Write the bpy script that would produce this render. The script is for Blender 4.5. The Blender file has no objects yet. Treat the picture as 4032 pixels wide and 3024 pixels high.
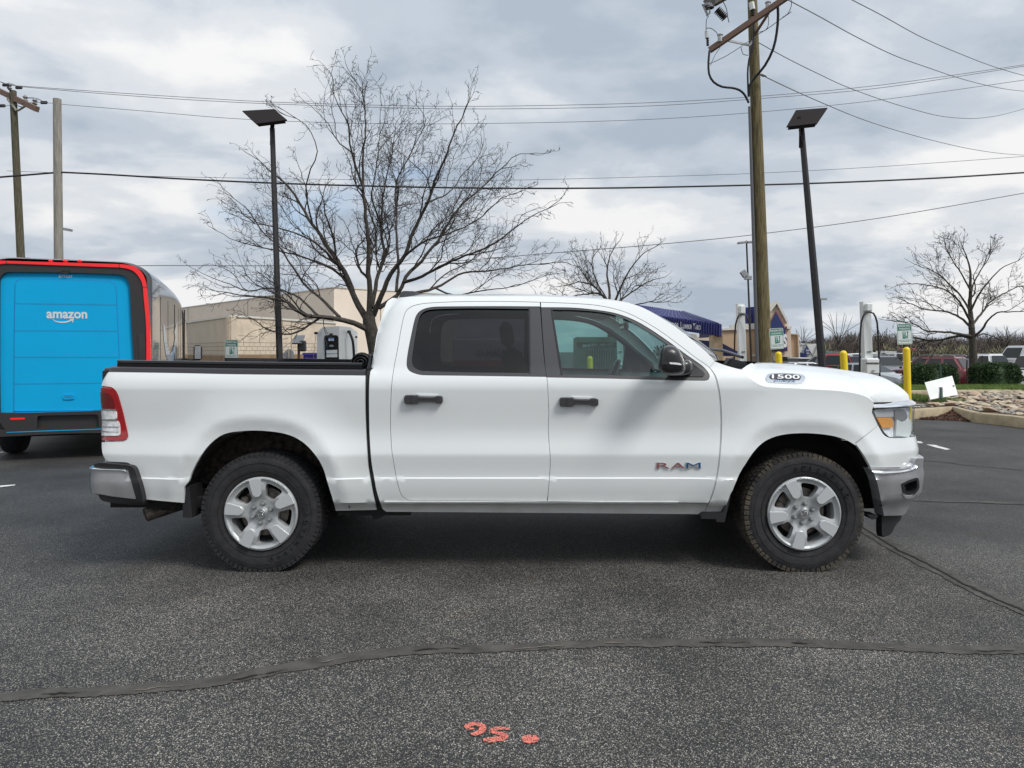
import bpy, bmesh, math, random
import numpy as np
from mathutils import Vector, Matrix, geometry
R = math.radians
sc = bpy.context.scene
# ---------------------------------------------------------------- camera (full-size pixel units of the photograph: 4032 x 3024)
F, CX, HY, EYE = 2734.0, 2016.0, 1385.0, 1.49
cam = bpy.data.cameras.new("camera"); cam.sensor_width = 36.0; cam.lens = F/4032*36.0
cam.shift_y = -(1512-HY)/4032.0; cam.clip_end = 3000; cam.clip_start = 0.05
camo = bpy.data.objects.new("camera", cam); sc.collection.objects.link(camo)
camo.location = (0, 0, EYE); camo.rotation_euler = (R(90), 0, 0); sc.camera = camo
# ---------------------------------------------------------------- sky
SUN_AZ, SUN_EL = R(52), R(50)     # azimuth measured from -Y (behind the camera) towards +X
sun_dir = Vector((math.sin(SUN_AZ)*math.cos(SUN_EL), -math.cos(SUN_AZ)*math.cos(SUN_EL), math.sin(SUN_EL)))
world = bpy.data.worlds.new("World"); sc.world = world; world.use_nodes = True
nt = world.node_tree; N = nt.nodes; L = nt.links; N.clear()
out = N.new('ShaderNodeOutputWorld'); bg = N.new('ShaderNodeBackground'); bg.inputs['Strength'].default_value = 0.1
sky = N.new('ShaderNodeTexSky'); sky.sky_type = 'NISHITA'; sky.sun_disc = False
sky.sun_elevation = SUN_EL; sky.sun_rotation = math.atan2(sun_dir.x, sun_dir.y)
tc = N.new('ShaderNodeTexCoord'); sep = N.new('ShaderNodeSeparateXYZ'); L.new(tc.outputs['Generated'], sep.inputs[0])
def wm(op, a, b=None, c=None, clamp=False):
    n = N.new('ShaderNodeMath'); n.operation = op; n.use_clamp = clamp
    for i, v in enumerate((a, b, c)):
        if v is None: continue
        if isinstance(v, (int, float)): n.inputs[i].default_value = v
        else: L.new(v, n.inputs[i])
    return n.outputs[0]
zc = wm('MAXIMUM', sep.outputs[2], 0.0); den = wm('ADD', zc, 0.24)
cmb = N.new('ShaderNodeCombineXYZ'); L.new(wm('DIVIDE', sep.outputs[0], den), cmb.inputs[0]); L.new(wm('DIVIDE', sep.outputs[1], den), cmb.inputs[1])
def wnoise(scale, detail, rough, off=(0,0,0), dist=0.0, sx=1.0):
    mp = N.new('ShaderNodeMapping'); mp.inputs['Location'].default_value = off; mp.inputs['Scale'].default_value = (sx, 1, 1)
    L.new(cmb.outputs[0], mp.inputs[0]); n = N.new('ShaderNodeTexNoise')
    n.inputs['Scale'].default_value = scale; n.inputs['Detail'].default_value = detail; n.inputs['Roughness'].default_value = rough
    n.inputs['Distortion'].default_value = dist; L.new(mp.outputs[0], n.inputs['Vector']); return n.outputs[0]
def wramp(v, pts):
    r = N.new('ShaderNodeValToRGB'); el = r.color_ramp.elements
    while len(el) > 1: el.remove(el[-1])
    el[0].position = pts[0][0]; el[0].color = (*pts[0][1], 1)
    for p, c in pts[1:]:
        e = el.new(p); e.color = (*c, 1)
    r.color_ramp.interpolation = 'EASE'; L.new(v, r.inputs[0]); return r.outputs[0]
big = wnoise(0.9, 4, 0.5, (5.1, 0.7, 0.4), 0.15, 0.9)
fine = wnoise(3.2, 8, 0.56, (7.3, 2.2, 5.0), 0.2, 0.85)
mixv = wm('ADD', wm('MULTIPLY', big, 0.67), wm('MULTIPLY', fine, 0.33))
CLOUD = 5.55
k = CLOUD
cl = wramp(mixv, [(0.37, (.47*k, .545*k, .64*k)), (0.44, (.60*k, .665*k, .75*k)), (0.50, (.79*k, .83*k, .88*k)), (0.56, (1.0*k, 1.0*k, 1.0*k))])
gapn = wnoise(1.15, 3, 0.5, (1.0, 9.0, 2.0), 0.2)
gap = wramp(gapn, [(0.66, (0, 0, 0)), (0.80, (.8, .8, .8))])
mx = N.new('ShaderNodeMix'); mx.data_type = 'RGBA'; L.new(gap, mx.inputs['Factor']); L.new(cl, mx.inputs['A']); L.new(sky.outputs[0], mx.inputs['B'])
# overcast cloud is brighter overhead and round the veiled sun
vm = N.new('ShaderNodeVectorMath'); vm.operation = 'DOT_PRODUCT'; L.new(tc.outputs['Generated'], vm.inputs[0]); vm.inputs[1].default_value = sun_dir
glow = wm('POWER', wm('MAXIMUM', vm.outputs['Value'], 0.0), 3.0)
behind = wm('MULTIPLY', wm('MAXIMUM', wm('MULTIPLY', sep.outputs[1], -1.0), 0.0), 0.55)
gain = wm('ADD', wm('ADD', wm('MULTIPLY', glow, .35), wm('MULTIPLY', wm('POWER', zc, 1.5), 0.25)), wm('ADD', wm('MULTIPLY', behind, -.45), 0.98))
vs = N.new('ShaderNodeVectorMath'); vs.operation = 'SCALE'; L.new(mx.outputs['Result'], vs.inputs[0]); L.new(gain, vs.inputs['Scale'])
L.new(vs.outputs[0], bg.inputs['Color']); L.new(bg.outputs[0], out.inputs[0])
sun = bpy.data.lights.new("sun", 'SUN'); sun.energy = 1.5; sun.angle = R(18); sun.color = (1, .96, .90)
suno = bpy.data.objects.new("sun", sun); sc.collection.objects.link(suno); suno.rotation_euler = sun_dir.to_track_quat('Z', 'Y').to_euler()
sc.view_settings.view_transform = 'Standard'; sc.view_settings.look = 'None'; sc.view_settings.gamma = 1; sc.view_settings.exposure = 0.71
try:
    sc.cycles.max_bounces = 8; sc.cycles.transparent_max_bounces = 12; sc.cycles.caustics_reflective = False; sc.cycles.caustics_refractive = False
except Exception: pass
# ---------------------------------------------------------------- helpers
col = sc.collection
def P(px, py, Y): return Vector(((px-CX)/F*Y, Y, EYE-(py-HY)/F*Y))
def G(px, py, z=0.0):
    Y = F*(EYE-z)/(py-HY); return Vector(((px-CX)/F*Y, Y, z))
S2 = 4032/2212.0
def G2(x, y, z=0.0): return G(x*S2, y*S2, z)
def tag(o, label=None, cat=None, group=None, kind=None):
    if label: o['label'] = label
    if cat: o['category'] = cat
    if group: o['group'] = group
    if kind: o['kind'] = kind
    return o
def empty(name, loc=(0, 0, 0), rz=0, **kw):
    o = bpy.data.objects.new(name, None); col.objects.link(o); o.location = loc; o.rotation_euler = (0, 0, rz); o.empty_display_size = .2
    return tag(o, **kw)
def mk(name, verts, faces, mat, parent=None, smooth=False, auto=None, local=None):
    me = bpy.data.meshes.new(name); me.from_pydata([tuple(v) for v in verts], [], [tuple(f) for f in faces]); me.update()
    if mat is not None:
        for m_ in (mat if isinstance(mat, (list, tuple)) else [mat]): me.materials.append(m_)
    o = bpy.data.objects.new(name, me); col.objects.link(o)
    if smooth: me.shade_smooth()
    if auto is not None:
        me.shade_smooth(); sharp_by_angle(me, auto)
    if parent is not None:
        o.parent = parent
        if local is None: # vertices are in world space
            o.matrix_parent_inverse = mw(parent).inverted()
    return o
def mw(o):
    m = Matrix.Translation(o.location) @ o.rotation_euler.to_matrix().to_4x4()
    if o.parent is not None: m = mw(o.parent) @ o.matrix_parent_inverse @ m
    return m
def sharp_by_angle(me, deg):
    bm = bmesh.new(); bm.from_mesh(me); c = R(deg)
    for e in bm.edges:
        if len(e.link_faces) == 2 and e.calc_face_angle(0) > c: e.smooth = False
    bm.to_mesh(me); bm.free()
class MB:
    def __init__(s): s.v = []; s.f = []
    def add(s, vs, fs):
        b = len(s.v); s.v += [Vector(v) for v in vs]; s.f += [tuple(i+b for i in f) for f in fs]; return s
    def box(s, c, d, rot=None, bev=0.0):
        c = Vector(c); hx, hy, hz = d[0]/2, d[1]/2, d[2]/2
        if bev > 0:
            b = min(bev, hx*.9, hy*.9, hz*.9); vs = []; 
            for sx in (-1, 1):
                for sy in (-1, 1):
                    for sz in (-1, 1):
                        vs += [(sx*(hx-b), sy*(hy-b), sz*hz), (sx*(hx-b), sy*hy, sz*(hz-b)), (sx*hx, sy*(hy-b), sz*(hz-b))]
            bm = bmesh.new(); bv = [bm.verts.new(v) for v in vs]; bmesh.ops.convex_hull(bm, input=bv)
            bm.verts.index_update(); vv = [v.co.copy() for v in bm.verts]; ff = [[q.index for q in f.verts] for f in bm.faces]; bm.free()
        else:
            vv = [Vector((x, y, z)) for x in (-hx, hx) for y in (-hy, hy) for z in (-hz, hz)]
            ff = [(0, 1, 3, 2), (4, 6, 7, 5), (0, 4, 5, 1), (2, 3, 7, 6), (0, 2, 6, 4), (1, 5, 7, 3)]
        if rot is not None: vv = [rot @ Vector(v) for v in vv]
        return s.add([Vector(v)+c for v in vv], ff)
    def prism(s, poly, ax, a, b):
        """poly in the two remaining axes, extruded along axis ax from a to b"""
        def mkp(p, t):
            l = [p[0], p[1]]; l.insert(ax, t); return l
        n = len(poly); vs = [mkp(p, a) for p in poly]+[mkp(p, b) for p in poly]
        fs = [tuple(range(n)), tuple(range(2*n-1, n-1, -1))]+[(i, i+n, (i+1) % n+n, (i+1) % n) for i in range(n)]
        return s.add(vs, fs)
    def tube(s, pts, rad, n=6, cap=True):
        pts = [Vector(p) for p in pts]; m = len(pts)
        if not isinstance(rad, (list, tuple)): rad = [rad]*m
        prev = None; base = len(s.v)
        for i, p in enumerate(pts):
            d = (pts[min(i+1, m-1)]-pts[max(i-1, 0)])
            if d.length < 1e-9: d = Vector((0, 0, 1))
            d.normalize()
            if prev is None:
                u = d.cross(Vector((0, 0, 1)));
                if u.length < 1e-3: u = d.cross(Vector((1, 0, 0)))
            else: u = prev-d*prev.dot(d)
            u.normalize(); prev = u; w = d.cross(u)
            for k in range(n):
                a = 2*math.pi*k/n; s.v.append(p+(u*math.cos(a)+w*math.sin(a))*rad[i])
        for i in range(m-1):
            for k in range(n):
                a = base+i*n+k; b = base+i*n+(k+1) % n; s.f.append((a, b, b+n, a+n))
        if cap:
            s.f.append(tuple(base+k for k in range(n-1, -1, -1))); s.f.append(tuple(base+(m-1)*n+k for k in range(n)))
        return s
    def lathe(s, prof, c, axis, n=32, up=None):
        """prof: (radius, along axis)"""
        axis = Vector(axis).normalized(); u = axis.cross(Vector((0, 0, 1)));
        if u.length < 1e-3: u = axis.cross(Vector((1, 0, 0)))
        u.normalize(); w = axis.cross(u); c = Vector(c); base = len(s.v)
        for r, t in prof:
            for k in range(n):
                a = 2*math.pi*k/n; s.v.append(c+axis*t+(u*math.cos(a)+w*math.sin(a))*r)
        for i in range(len(prof)-1):
            for k in range(n):
                a = base+i*n+k; b = base+i*n+(k+1) % n; s.f.append((a, b, b+n, a+n))
        return s
    def build(s, name, mat, parent=None, **kw): return mk(name, s.v, s.f, mat, parent, **kw)
def spl(pts, step):
    """catmull-rom resample of 2D points; a third item in a point marks a corner"""
    n = len(pts); out = []
    def g(i): return np.array(pts[i % n][:2], float)
    for i in range(n):
        p1, p2 = g(i), g(i+1)
        p0 = p1-(p2-p1) if len(pts[i % n]) > 2 else g(i-1)
        p3 = p2+(p2-p1) if len(pts[(i+1) % n]) > 2 else g(i+2)
        d = np.linalg.norm(p2-p1); m = max(1, int(round(d/step)))
        for k in range(m):
            t = k/m
            if m == 1: out.append(tuple(p1)); continue
            # centripetal-ish: scale tangents
            m1 = (p2-p0)*.5*min(1, d/max(np.linalg.norm(p2-p0)*.5, 1e-9)); m2 = (p3-p1)*.5*min(1, d/max(np.linalg.norm(p3-p1)*.5, 1e-9))
            h = (2*t**3-3*t**2+1)*p1+(t**3-2*t**2+t)*m1+(-2*t**3+3*t**2)*p2+(t**3-t**2)*m2
            out.append(tuple(h))
    return out
def inpoly(pts, poly):
    x, y = pts[:, 0], pts[:, 1]; c = np.zeros(len(pts), bool); n = len(poly)
    for i in range(n):
        x1, y1 = poly[i]; x2, y2 = poly[(i+1) % n]
        if y1 == y2: continue
        m = ((y1 > y) != (y2 > y)) & (x < (x2-x1)*(y-y1)/(y2-y1)+x1); c ^= m
    return c
def distpoly(pts, poly, closed=True):
    poly = np.asarray(poly, float); n = len(poly); best = np.full(len(pts), 1e9)
    for i in range(n if closed else n-1):
        a = poly[i]; b = poly[(i+1) % n]; ab = b-a; l = max(ab@ab, 1e-12)
        t = np.clip(((pts-a)@ab)/l, 0, 1); q = a+t[:, None]*ab
        best = np.minimum(best, np.hypot(pts[:, 0]-q[:, 0], pts[:, 1]-q[:, 1]))
    return best
def cdt_fill(outline, holes, grid, rim=0.006, rows=()):
    """triangulate; returns (verts2d, faces, boundary loops as edges)"""
    ol = [tuple(p) for p in outline]; allp = list(ol); edges = [(i, (i+1) % len(ol)) for i in range(len(ol))]
    for h in holes:
        b = len(allp); allp += [tuple(p) for p in h]; edges += [(b+i, b+(i+1) % len(h)) for i in range(len(h))]
    arr = np.array(ol); x0, y0 = arr.min(0); x1, y1 = arr.max(0)
    gx = np.arange(math.floor(x0/grid)*grid, x1+grid, grid); gy = np.arange(math.floor(y0/grid)*grid, y1+grid, grid*.866)
    pts = [(x+(grid/2 if j % 2 else 0), y) for j, y in enumerate(gy) for x in gx]
    if rows: pts = [p for p in pts if min(abs(p[1]-r(p[0])) for r in rows) > .013]
    for r in rows: pts += [(x, r(x)) for x in np.arange(math.floor(x0/grid)*grid, x1, grid)]
    pts = np.array(pts)
    def ok(pts, dmin):
        m = inpoly(pts, ol)
        for h in holes: m &= ~inpoly(pts, h)
        d = distpoly(pts, ol)
        for h in holes: d = np.minimum(d, distpoly(pts, h))
        return pts[m & (d > dmin)]
    inner = ok(pts, grid*.4)
    extra = []
    if rim > 0:
        for poly in [ol]+[list(h) for h in holes]:
            a = np.array(poly, float); t = np.roll(a, -1, 0)-np.roll(a, 1, 0); nrm = np.stack([-t[:, 1], t[:, 0]], 1)
            nrm /= np.maximum(np.linalg.norm(nrm, axis=1)[:, None], 1e-9)
            for sgn in (1, -1): extra.append(a+nrm*rim*sgn)
        extra = ok(np.concatenate(extra), rim*.8)
        pts2 = np.concatenate([inner, extra]) if len(inner) else extra
    else: pts2 = inner
    vin = [Vector(p) for p in allp]+[Vector((float(p[0]), float(p[1]))) for p in pts2]
    v, e, f, ov, oe, of = geometry.delaunay_2d_cdt(vin, edges, [], 0, 1e-5)
    V = np.array([(q.x, q.y) for q in v]); Fc = [tuple(t) for t in f]
    cen = np.array([V[list(t)].mean(0) for t in Fc]); m = inpoly(cen, ol)
    for h in holes: m &= ~inpoly(cen, h)
    Fc = [t for t, k in zip(Fc, m) if k]
    used = sorted({i for t in Fc for i in t}); mp = {o: n for n, o in enumerate(used)}
    return V[used], [tuple(mp[i] for i in t) for t in Fc]
def boundary(faces):
    cnt = {}
    for f in faces:
        for i in range(len(f)):
            a, b = f[i], f[(i+1) % len(f)]; cnt[(a, b)] = cnt.get((a, b), 0)+1
    return [(a, b) for (a, b) in cnt if (b, a) not in cnt]
# ---------------------------------------------------------------- materials
def mat(name, base, rough=.6, metal=0., spec=.5, coat=0., var=0., vscale=4., bump=0., bscale=60., trans=0., alpha=1., emis=None, streak=None):
    m = bpy.data.materials.new(name); m.use_nodes = True; t = m.node_tree; b = t.nodes['Principled BSDF']
    b.inputs['Base Color'].default_value = (*base, 1); b.inputs['Roughness'].default_value = rough; b.inputs['Metallic'].default_value = metal
    b.inputs['Specular IOR Level'].default_value = spec; b.inputs['Coat Weight'].default_value = coat; b.inputs['Coat Roughness'].default_value = .04
    b.inputs['Transmission Weight'].default_value = trans; b.inputs['Alpha'].default_value = alpha
    co = t.nodes.new('ShaderNodeTexCoord')
    def noise(sc_, det=5, st=None):
        n = t.nodes.new('ShaderNodeTexNoise'); n.inputs['Scale'].default_value = sc_; n.inputs['Detail'].default_value = det
        if st:
            mp = t.nodes.new('ShaderNodeMapping'); mp.inputs['Scale'].default_value = st; t.links.new(co.outputs['Object'], mp.inputs[0]); t.links.new(mp.outputs[0], n.inputs['Vector'])
        else: t.links.new(co.outputs['Object'], n.inputs['Vector'])
        return n
    if var > 0:
        n = noise(vscale, 6, streak); r = t.nodes.new('ShaderNodeMapRange'); r.inputs['From Min'].default_value = .3; r.inputs['From Max'].default_value = .7
        r.inputs['To Min'].default_value = 1-var; r.inputs['To Max'].default_value = 1+var; t.links.new(n.outputs[0], r.inputs[0])
        mu = t.nodes.new('ShaderNodeVectorMath'); mu.operation = 'SCALE'; mu.inputs[0].default_value = base; t.links.new(r.outputs[0], mu.inputs['Scale']); t.links.new(mu.outputs[0], b.inputs['Base Color'])
    if bump > 0:
        n = noise(bscale, 4); bm_ = t.nodes.new('ShaderNodeBump'); bm_.inputs['Strength'].default_value = bump; bm_.inputs['Distance'].default_value = .01
        t.links.new(n.outputs[0], bm_.inputs['Height']); t.links.new(bm_.outputs[0], b.inputs['Normal'])
    if emis: b.inputs['Emission Color'].default_value = (*emis[0], 1); b.inputs['Emission Strength'].default_value = emis[1]
    return m
def glass(name, tint, rough=0.0, op=0.0):
    """thin tinted pane: see-through colour plus mirror reflection by fresnel"""
    m = bpy.data.materials.new(name); m.use_nodes = True; t = m.node_tree; t.nodes.clear()
    o = t.nodes.new('ShaderNodeOutputMaterial'); tr = t.nodes.new('ShaderNodeBsdfTransparent'); tr.inputs[0].default_value = (*tint, 1)
    gl = t.nodes.new('ShaderNodeBsdfGlossy'); gl.inputs['Roughness'].default_value = rough; lw_ = t.nodes.new('ShaderNodeLayerWeight'); lw_.inputs[0].default_value = .5; fr = t.nodes.new('ShaderNodeMath'); fr.operation = 'POWER'; t.links.new(lw_.outputs['Facing'], fr.inputs[0]); fr.inputs[1].default_value = 4.0
    mp = t.nodes.new('ShaderNodeMath'); mp.operation = 'MULTIPLY_ADD'; mp.inputs[1].default_value = .9; mp.inputs[2].default_value = op; mp.use_clamp = True
    mi = t.nodes.new('ShaderNodeMixShader'); t.links.new(fr.outputs[0], mp.inputs[0]); t.links.new(mp.outputs[0], mi.inputs[0]); t.links.new(tr.outputs[0], mi.inputs[1]); t.links.new(gl.outputs[0], mi.inputs[2]); t.links.new(mi.outputs[0], o.inputs[0])
    return m
M = {}
M['paint'] = mat('white_paint', (.77, .795, .80), .32, 0, .5, 1.0)
M['blackplastic'] = mat('black_plastic', (.018, .018, .02), .45, bump=.15, bscale=400)
M['trim'] = mat('satin_black_trim', (.05, .05, .056), .38)
M['gloss'] = mat('gloss_black', (.01, .01, .012), .12, coat=.5)
M['rubber'] = mat('tyre_rubber', (.022, .022, .024), .8, var=.35, vscale=18, bump=.3, bscale=90)
M['mudrubber'] = mat('muddy_tread', (.03, .028, .026), .9, bump=.5, bscale=120)
_t = M['mudrubber'].node_tree; _n = _t.nodes.new('ShaderNodeTexNoise'); _n.inputs['Scale'].default_value = 7; _n.inputs['Detail'].default_value = 6; _c = _t.nodes.new('ShaderNodeTexCoord'); _t.links.new(_c.outputs['Object'], _n.inputs['Vector'])
_r = _t.nodes.new('ShaderNodeValToRGB'); _r.color_ramp.elements[0].position = .42; _r.color_ramp.elements[0].color = (.028, .026, .025, 1); _r.color_ramp.elements[1].position = .60; _r.color_ramp.elements[1].color = (.095, .08, .058, 1); _t.links.new(_n.outputs[0], _r.inputs[0]); _t.links.new(_r.outputs[0], _t.nodes['Principled BSDF'].inputs['Base Color'])
M['alloy'] = mat('silver_alloy', (.50, .52, .53), .42, .45, coat=.2)
M['alloyface'] = mat('silver_alloy_face', (.62, .64, .66), .45, .35, coat=.2)
M['chrome'] = mat('chrome', (.86, .87, .88), .07, 1.0)
M['dullchrome'] = mat('dull_chrome', (.56, .57, .59), .30, .72, var=.15, vscale=5)
M['steel'] = mat('galvanised_steel', (.36, .37, .38), .5, .7, var=.15, vscale=8)
M['rust'] = mat('rusty_steel', (.17, .145, .125), .45, .4, var=.5, vscale=20)
M['dark'] = mat('dark_underbody', (.012, .012, .012), .9)
M['liner'] = mat('dirty_wheel_liner', (.060, .050, .042), .95, var=.9, vscale=26, bump=.5, bscale=50)
M['redlens'] = mat('red_lens', (.38, .008, .012), .12, coat=.8)
M['darkred'] = mat('dark_red_lens', (.17, .008, .01), .1, coat=.8)
M['clearlens'] = mat('clear_lens', (.88, .90, .92), .16, .0, coat=.9, var=.3, vscale=25)
M['amber'] = mat('amber_lens', (.85, .38, .09), .15, coat=.6)
M['headglass'] = glass('headlight_glass', (.95, .97, .98), .01, .05)
M['tint'] = glass('privacy_glass', (.15, .152, .17), .01, .05)
M['greenglass'] = glass('green_side_glass', (.46, .68, .64), .01, .08)
M['windglass'] = glass('windscreen_glass', (.70, .82, .78), .01, .12)
M['seat'] = mat('grey_seat_cloth', (.10, .105, .11), .9)
M['headliner'] = mat('grey_headliner', (.42, .43, .43), .9)
M['yellow'] = mat('yellow_plastic', (.86, .62, .012), .38, var=.05)
M['signwhite'] = mat('sign_white', (.72, .76, .75), .45)
M['signgreen'] = mat('sign_green', (.012, .22, .15), .45)
M['concrete'] = mat('kerb_concrete', (.40, .33, .22), .9, var=.22, vscale=5, bump=.4, bscale=60)
M['white'] = mat('charger_white', (.74, .77, .77), .35, coat=.3)
M['text_white'] = mat('white_lettering', (.80, .80, .80), .5)
M['text_dark'] = mat('dark_lettering', (.02, .02, .03), .5)
M['polewood'] = mat('weathered_pole_wood', (.135, .11, .052), .9, var=.55, vscale=6, bump=.6, bscale=25, streak=(6, 6, .5))
M['polewood_dark'] = mat('dark_pole_wood', (.095, .085, .055), .9, var=.5, vscale=5, bump=.5, bscale=20, streak=(5, 5, .4))
M['polegrey'] = mat('grey_pole_wood', (.27, .255, .22), .9, var=.35, vscale=6, bump=.5, bscale=25, streak=(6, 6, .3))
M['crossarm'] = mat('red_brown_crossarm', (.20, .125, .095), .8, var=.3, vscale=10, streak=(.5, 6, 6))
M['pole_black'] = mat('black_lamp_pole', (.025, .024, .026), .55, var=.3, vscale=15)
M['bark'] = mat('bark', (.062, .054, .045), .95, var=.5, vscale=14, bump=.8, bscale=40)
M['twig'] = mat('twigs', (.046, .039, .034), .9, var=.3, vscale=3)
M['wire'] = mat('wire', (.13, .13, .14), .6)
M['cable'] = mat('black_cable', (.012, .012, .015), .6)

# road dirt low on the white paint
_t = M['paint'].node_tree; _b = _t.nodes['Principled BSDF']; _c = _t.nodes.new('ShaderNodeTexCoord'); _s = _t.nodes.new('ShaderNodeSeparateXYZ'); _t.links.new(_c.outputs['Object'], _s.inputs[0])
_n = _t.nodes.new('ShaderNodeTexNoise'); _n.inputs['Scale'].default_value = 9; _n.inputs['Detail'].default_value = 7; _t.links.new(_c.outputs['Object'], _n.inputs['Vector'])
_m = _t.nodes.new('ShaderNodeMapRange'); _m.inputs['From Min'].default_value = .56; _m.inputs['From Max'].default_value = .40; _m.inputs['To Min'].default_value = 0; _m.inputs['To Max'].default_value = .62; _t.links.new(_s.outputs[2], _m.inputs[0])
_q = _t.nodes.new('ShaderNodeMath'); _q.operation = 'MULTIPLY'; _q.use_clamp = True; _t.links.new(_m.outputs[0], _q.inputs[0]); _t.links.new(_n.outputs[0], _q.inputs[1])
_x = _t.nodes.new('ShaderNodeMix'); _x.data_type = 'RGBA'; _t.links.new(_q.outputs[0], _x.inputs['Factor']); _x.inputs['A'].default_value = (.765, .80, .81, 1); _x.inputs['B'].default_value = (.40, .36, .29, 1); _t.links.new(_x.outputs['Result'], _b.inputs['Base Color'])
def text_obj(name, s, size, material, parent, origin, right, up, extrude=.001, bold=0.0, align="LEFT", sx=1.0, spacing=1.0, local=False):
    cu = bpy.data.curves.new(name, 'FONT'); cu.body = s; cu.size = size; cu.extrude = extrude; cu.offset = bold; cu.align_x = align; cu.space_character = spacing
    cu.resolution_u = 3
    tmp = bpy.data.objects.new('tmp', cu); col.objects.link(tmp)
    dg = bpy.context.evaluated_depsgraph_get(); me = bpy.data.meshes.new_from_object(tmp.evaluated_get(dg)); bpy.data.objects.remove(tmp); bpy.data.curves.remove(cu)
    right = Vector(right).normalized(); up = Vector(up).normalized(); nn = right.cross(up)
    origin = Vector(origin)
    for v in me.vertices:
        c = v.co; v.co = origin+right*c.x*sx+up*c.y+nn*c.z
    me.name = name; me.materials.clear(); me.materials.append(material)
    o = bpy.data.objects.new(name, me); col.objects.link(o)
    if parent is not None:
        o.parent = parent
        if not local: o.matrix_parent_inverse = mw(parent).inverted()
    return o
def open_spl(pts, step):
    q = spl([tuple(pts[0][:2])+(1,)]+[p[:2] for p in pts[1:-1]]+[tuple(pts[-1][:2])+(1,)], step); last = pts[-1][:2]
    idx = min(range(len(q)), key=lambda i: (q[i][0]-last[0])**2+(q[i][1]-last[1])**2); return q[:idx+1]
# ================================================================ GROUND
def sstep(x): x = max(0, min(1, x)); return x*x*(3-2*x)
def gz(x, y):
    """ground height: flat lot, the far lot on the right lies half a metre lower and rises again towards the stores"""
    r = sstep((x-3)/9.0); return r*(-.5*sstep((y-27.5)/4.5)+.75*sstep((y-50)/45.0))
xs_ = sorted(set([-1500, -600, -250, -120]+list(range(-90, 0, 15))+[0, 3, 5, 7, 9, 11, 13]+list(range(16, 120, 8))+[150, 300, 700, 1500]))
ys_ = sorted(set([-60, -20, 0, 8, 16, 22, 26, 27.5]+[28+.75*k for k in range(8)]+list(range(35, 105, 5))+[130, 180, 300, 700, 1600]))
vs = [(x, y, gz(x, y)) for y in ys_ for x in xs_]; n = len(xs_)
asph = bpy.data.materials.new('asphalt'); asph.use_nodes = True; t = asph.node_tree; b = t.nodes['Principled BSDF']; Lk = t.links.new
co = t.nodes.new('ShaderNodeTexCoord')
def vor(scale, st=(1, 1, 1)):
    mp = t.nodes.new('ShaderNodeMapping'); mp.inputs['Scale'].default_value = st; Lk(co.outputs['Object'], mp.inputs[0])
    v = t.nodes.new('ShaderNodeTexVoronoi'); v.inputs['Scale'].default_value = scale; Lk(mp.outputs[0], v.inputs['Vector']); return v
def nz(scale, det=4, rough=.5, src=None):
    v = t.nodes.new('ShaderNodeTexNoise'); v.inputs['Scale'].default_value = scale; v.inputs['Detail'].default_value = det; v.inputs['Roughness'].default_value = rough; Lk(co.outputs['Object'], v.inputs['Vector']); return v.outputs[0]
def mm(op, a, b_=None, clamp=False):
    n_ = t.nodes.new('ShaderNodeMath'); n_.operation = op; n_.use_clamp = clamp
    for i, v in enumerate((a, b_)):
        if v is None: continue
        if isinstance(v, (int, float)): n_.inputs[i].default_value = v
        else: Lk(v, n_.inputs[i])
    return n_.outputs[0]
v1 = vor(150); sepc = t.nodes.new('ShaderNodeSeparateColor'); Lk(v1.outputs['Color'], sepc.inputs[0])
v2 = vor(270); sepd = t.nodes.new('ShaderNodeSeparateColor'); Lk(v2.outputs['Color'], sepd.inputs[0])
patch = nz(.55, 5, .6); patch2 = nz(2.3, 4, .55)
dens = mm('ADD', mm('MULTIPLY', mm('SUBTRACT', patch, .5), 1.6), mm('MULTIPLY', mm('SUBTRACT', patch2, .5), .7))
def fleck(sep_, thr, dist, rad):
    sel = mm('GREATER_THAN', mm('ADD', sep_.outputs[0], mm('MULTIPLY', dens, .5)), thr); br = mm('POWER', sep_.outputs[1], 1.6); rd_ = mm('LESS_THAN', dist, rad); return mm('MULTIPLY', mm('MULTIPLY', sel, br), rd_)
f1 = fleck(sepc, .52, v1.outputs['Distance'], .44); f2 = fleck(sepd, .50, v2.outputs['Distance'], .50)
spx = t.nodes.new('ShaderNodeSeparateXYZ'); Lk(co.outputs['Object'], spx.inputs[0])
wr = t.nodes.new('ShaderNodeMapRange'); wr.inputs['From Min'].default_value = 4.0; wr.inputs['From Max'].default_value = 6.0; wr.inputs['To Min'].default_value = 1.0; wr.inputs['To Max'].default_value = .42; Lk(mm('ADD', spx.outputs[1], mm('MULTIPLY', mm('SUBTRACT', nz(.8, 3), .5), 2.5)), wr.inputs[0])
fl = mm('MULTIPLY', mm('ADD', mm('MULTIPLY', f1, .62), mm('MULTIPLY', f2, .55)), wr.outputs[0])
mxa = t.nodes.new('ShaderNodeMix'); mxa.data_type = 'RGBA'; Lk(mm('MINIMUM', fl, 1.0), mxa.inputs['Factor'])
mxa.inputs['A'].default_value = (.025, .0255, .027, 1); mxa.inputs['B'].default_value = (.74, .69, .60, 1)
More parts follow.
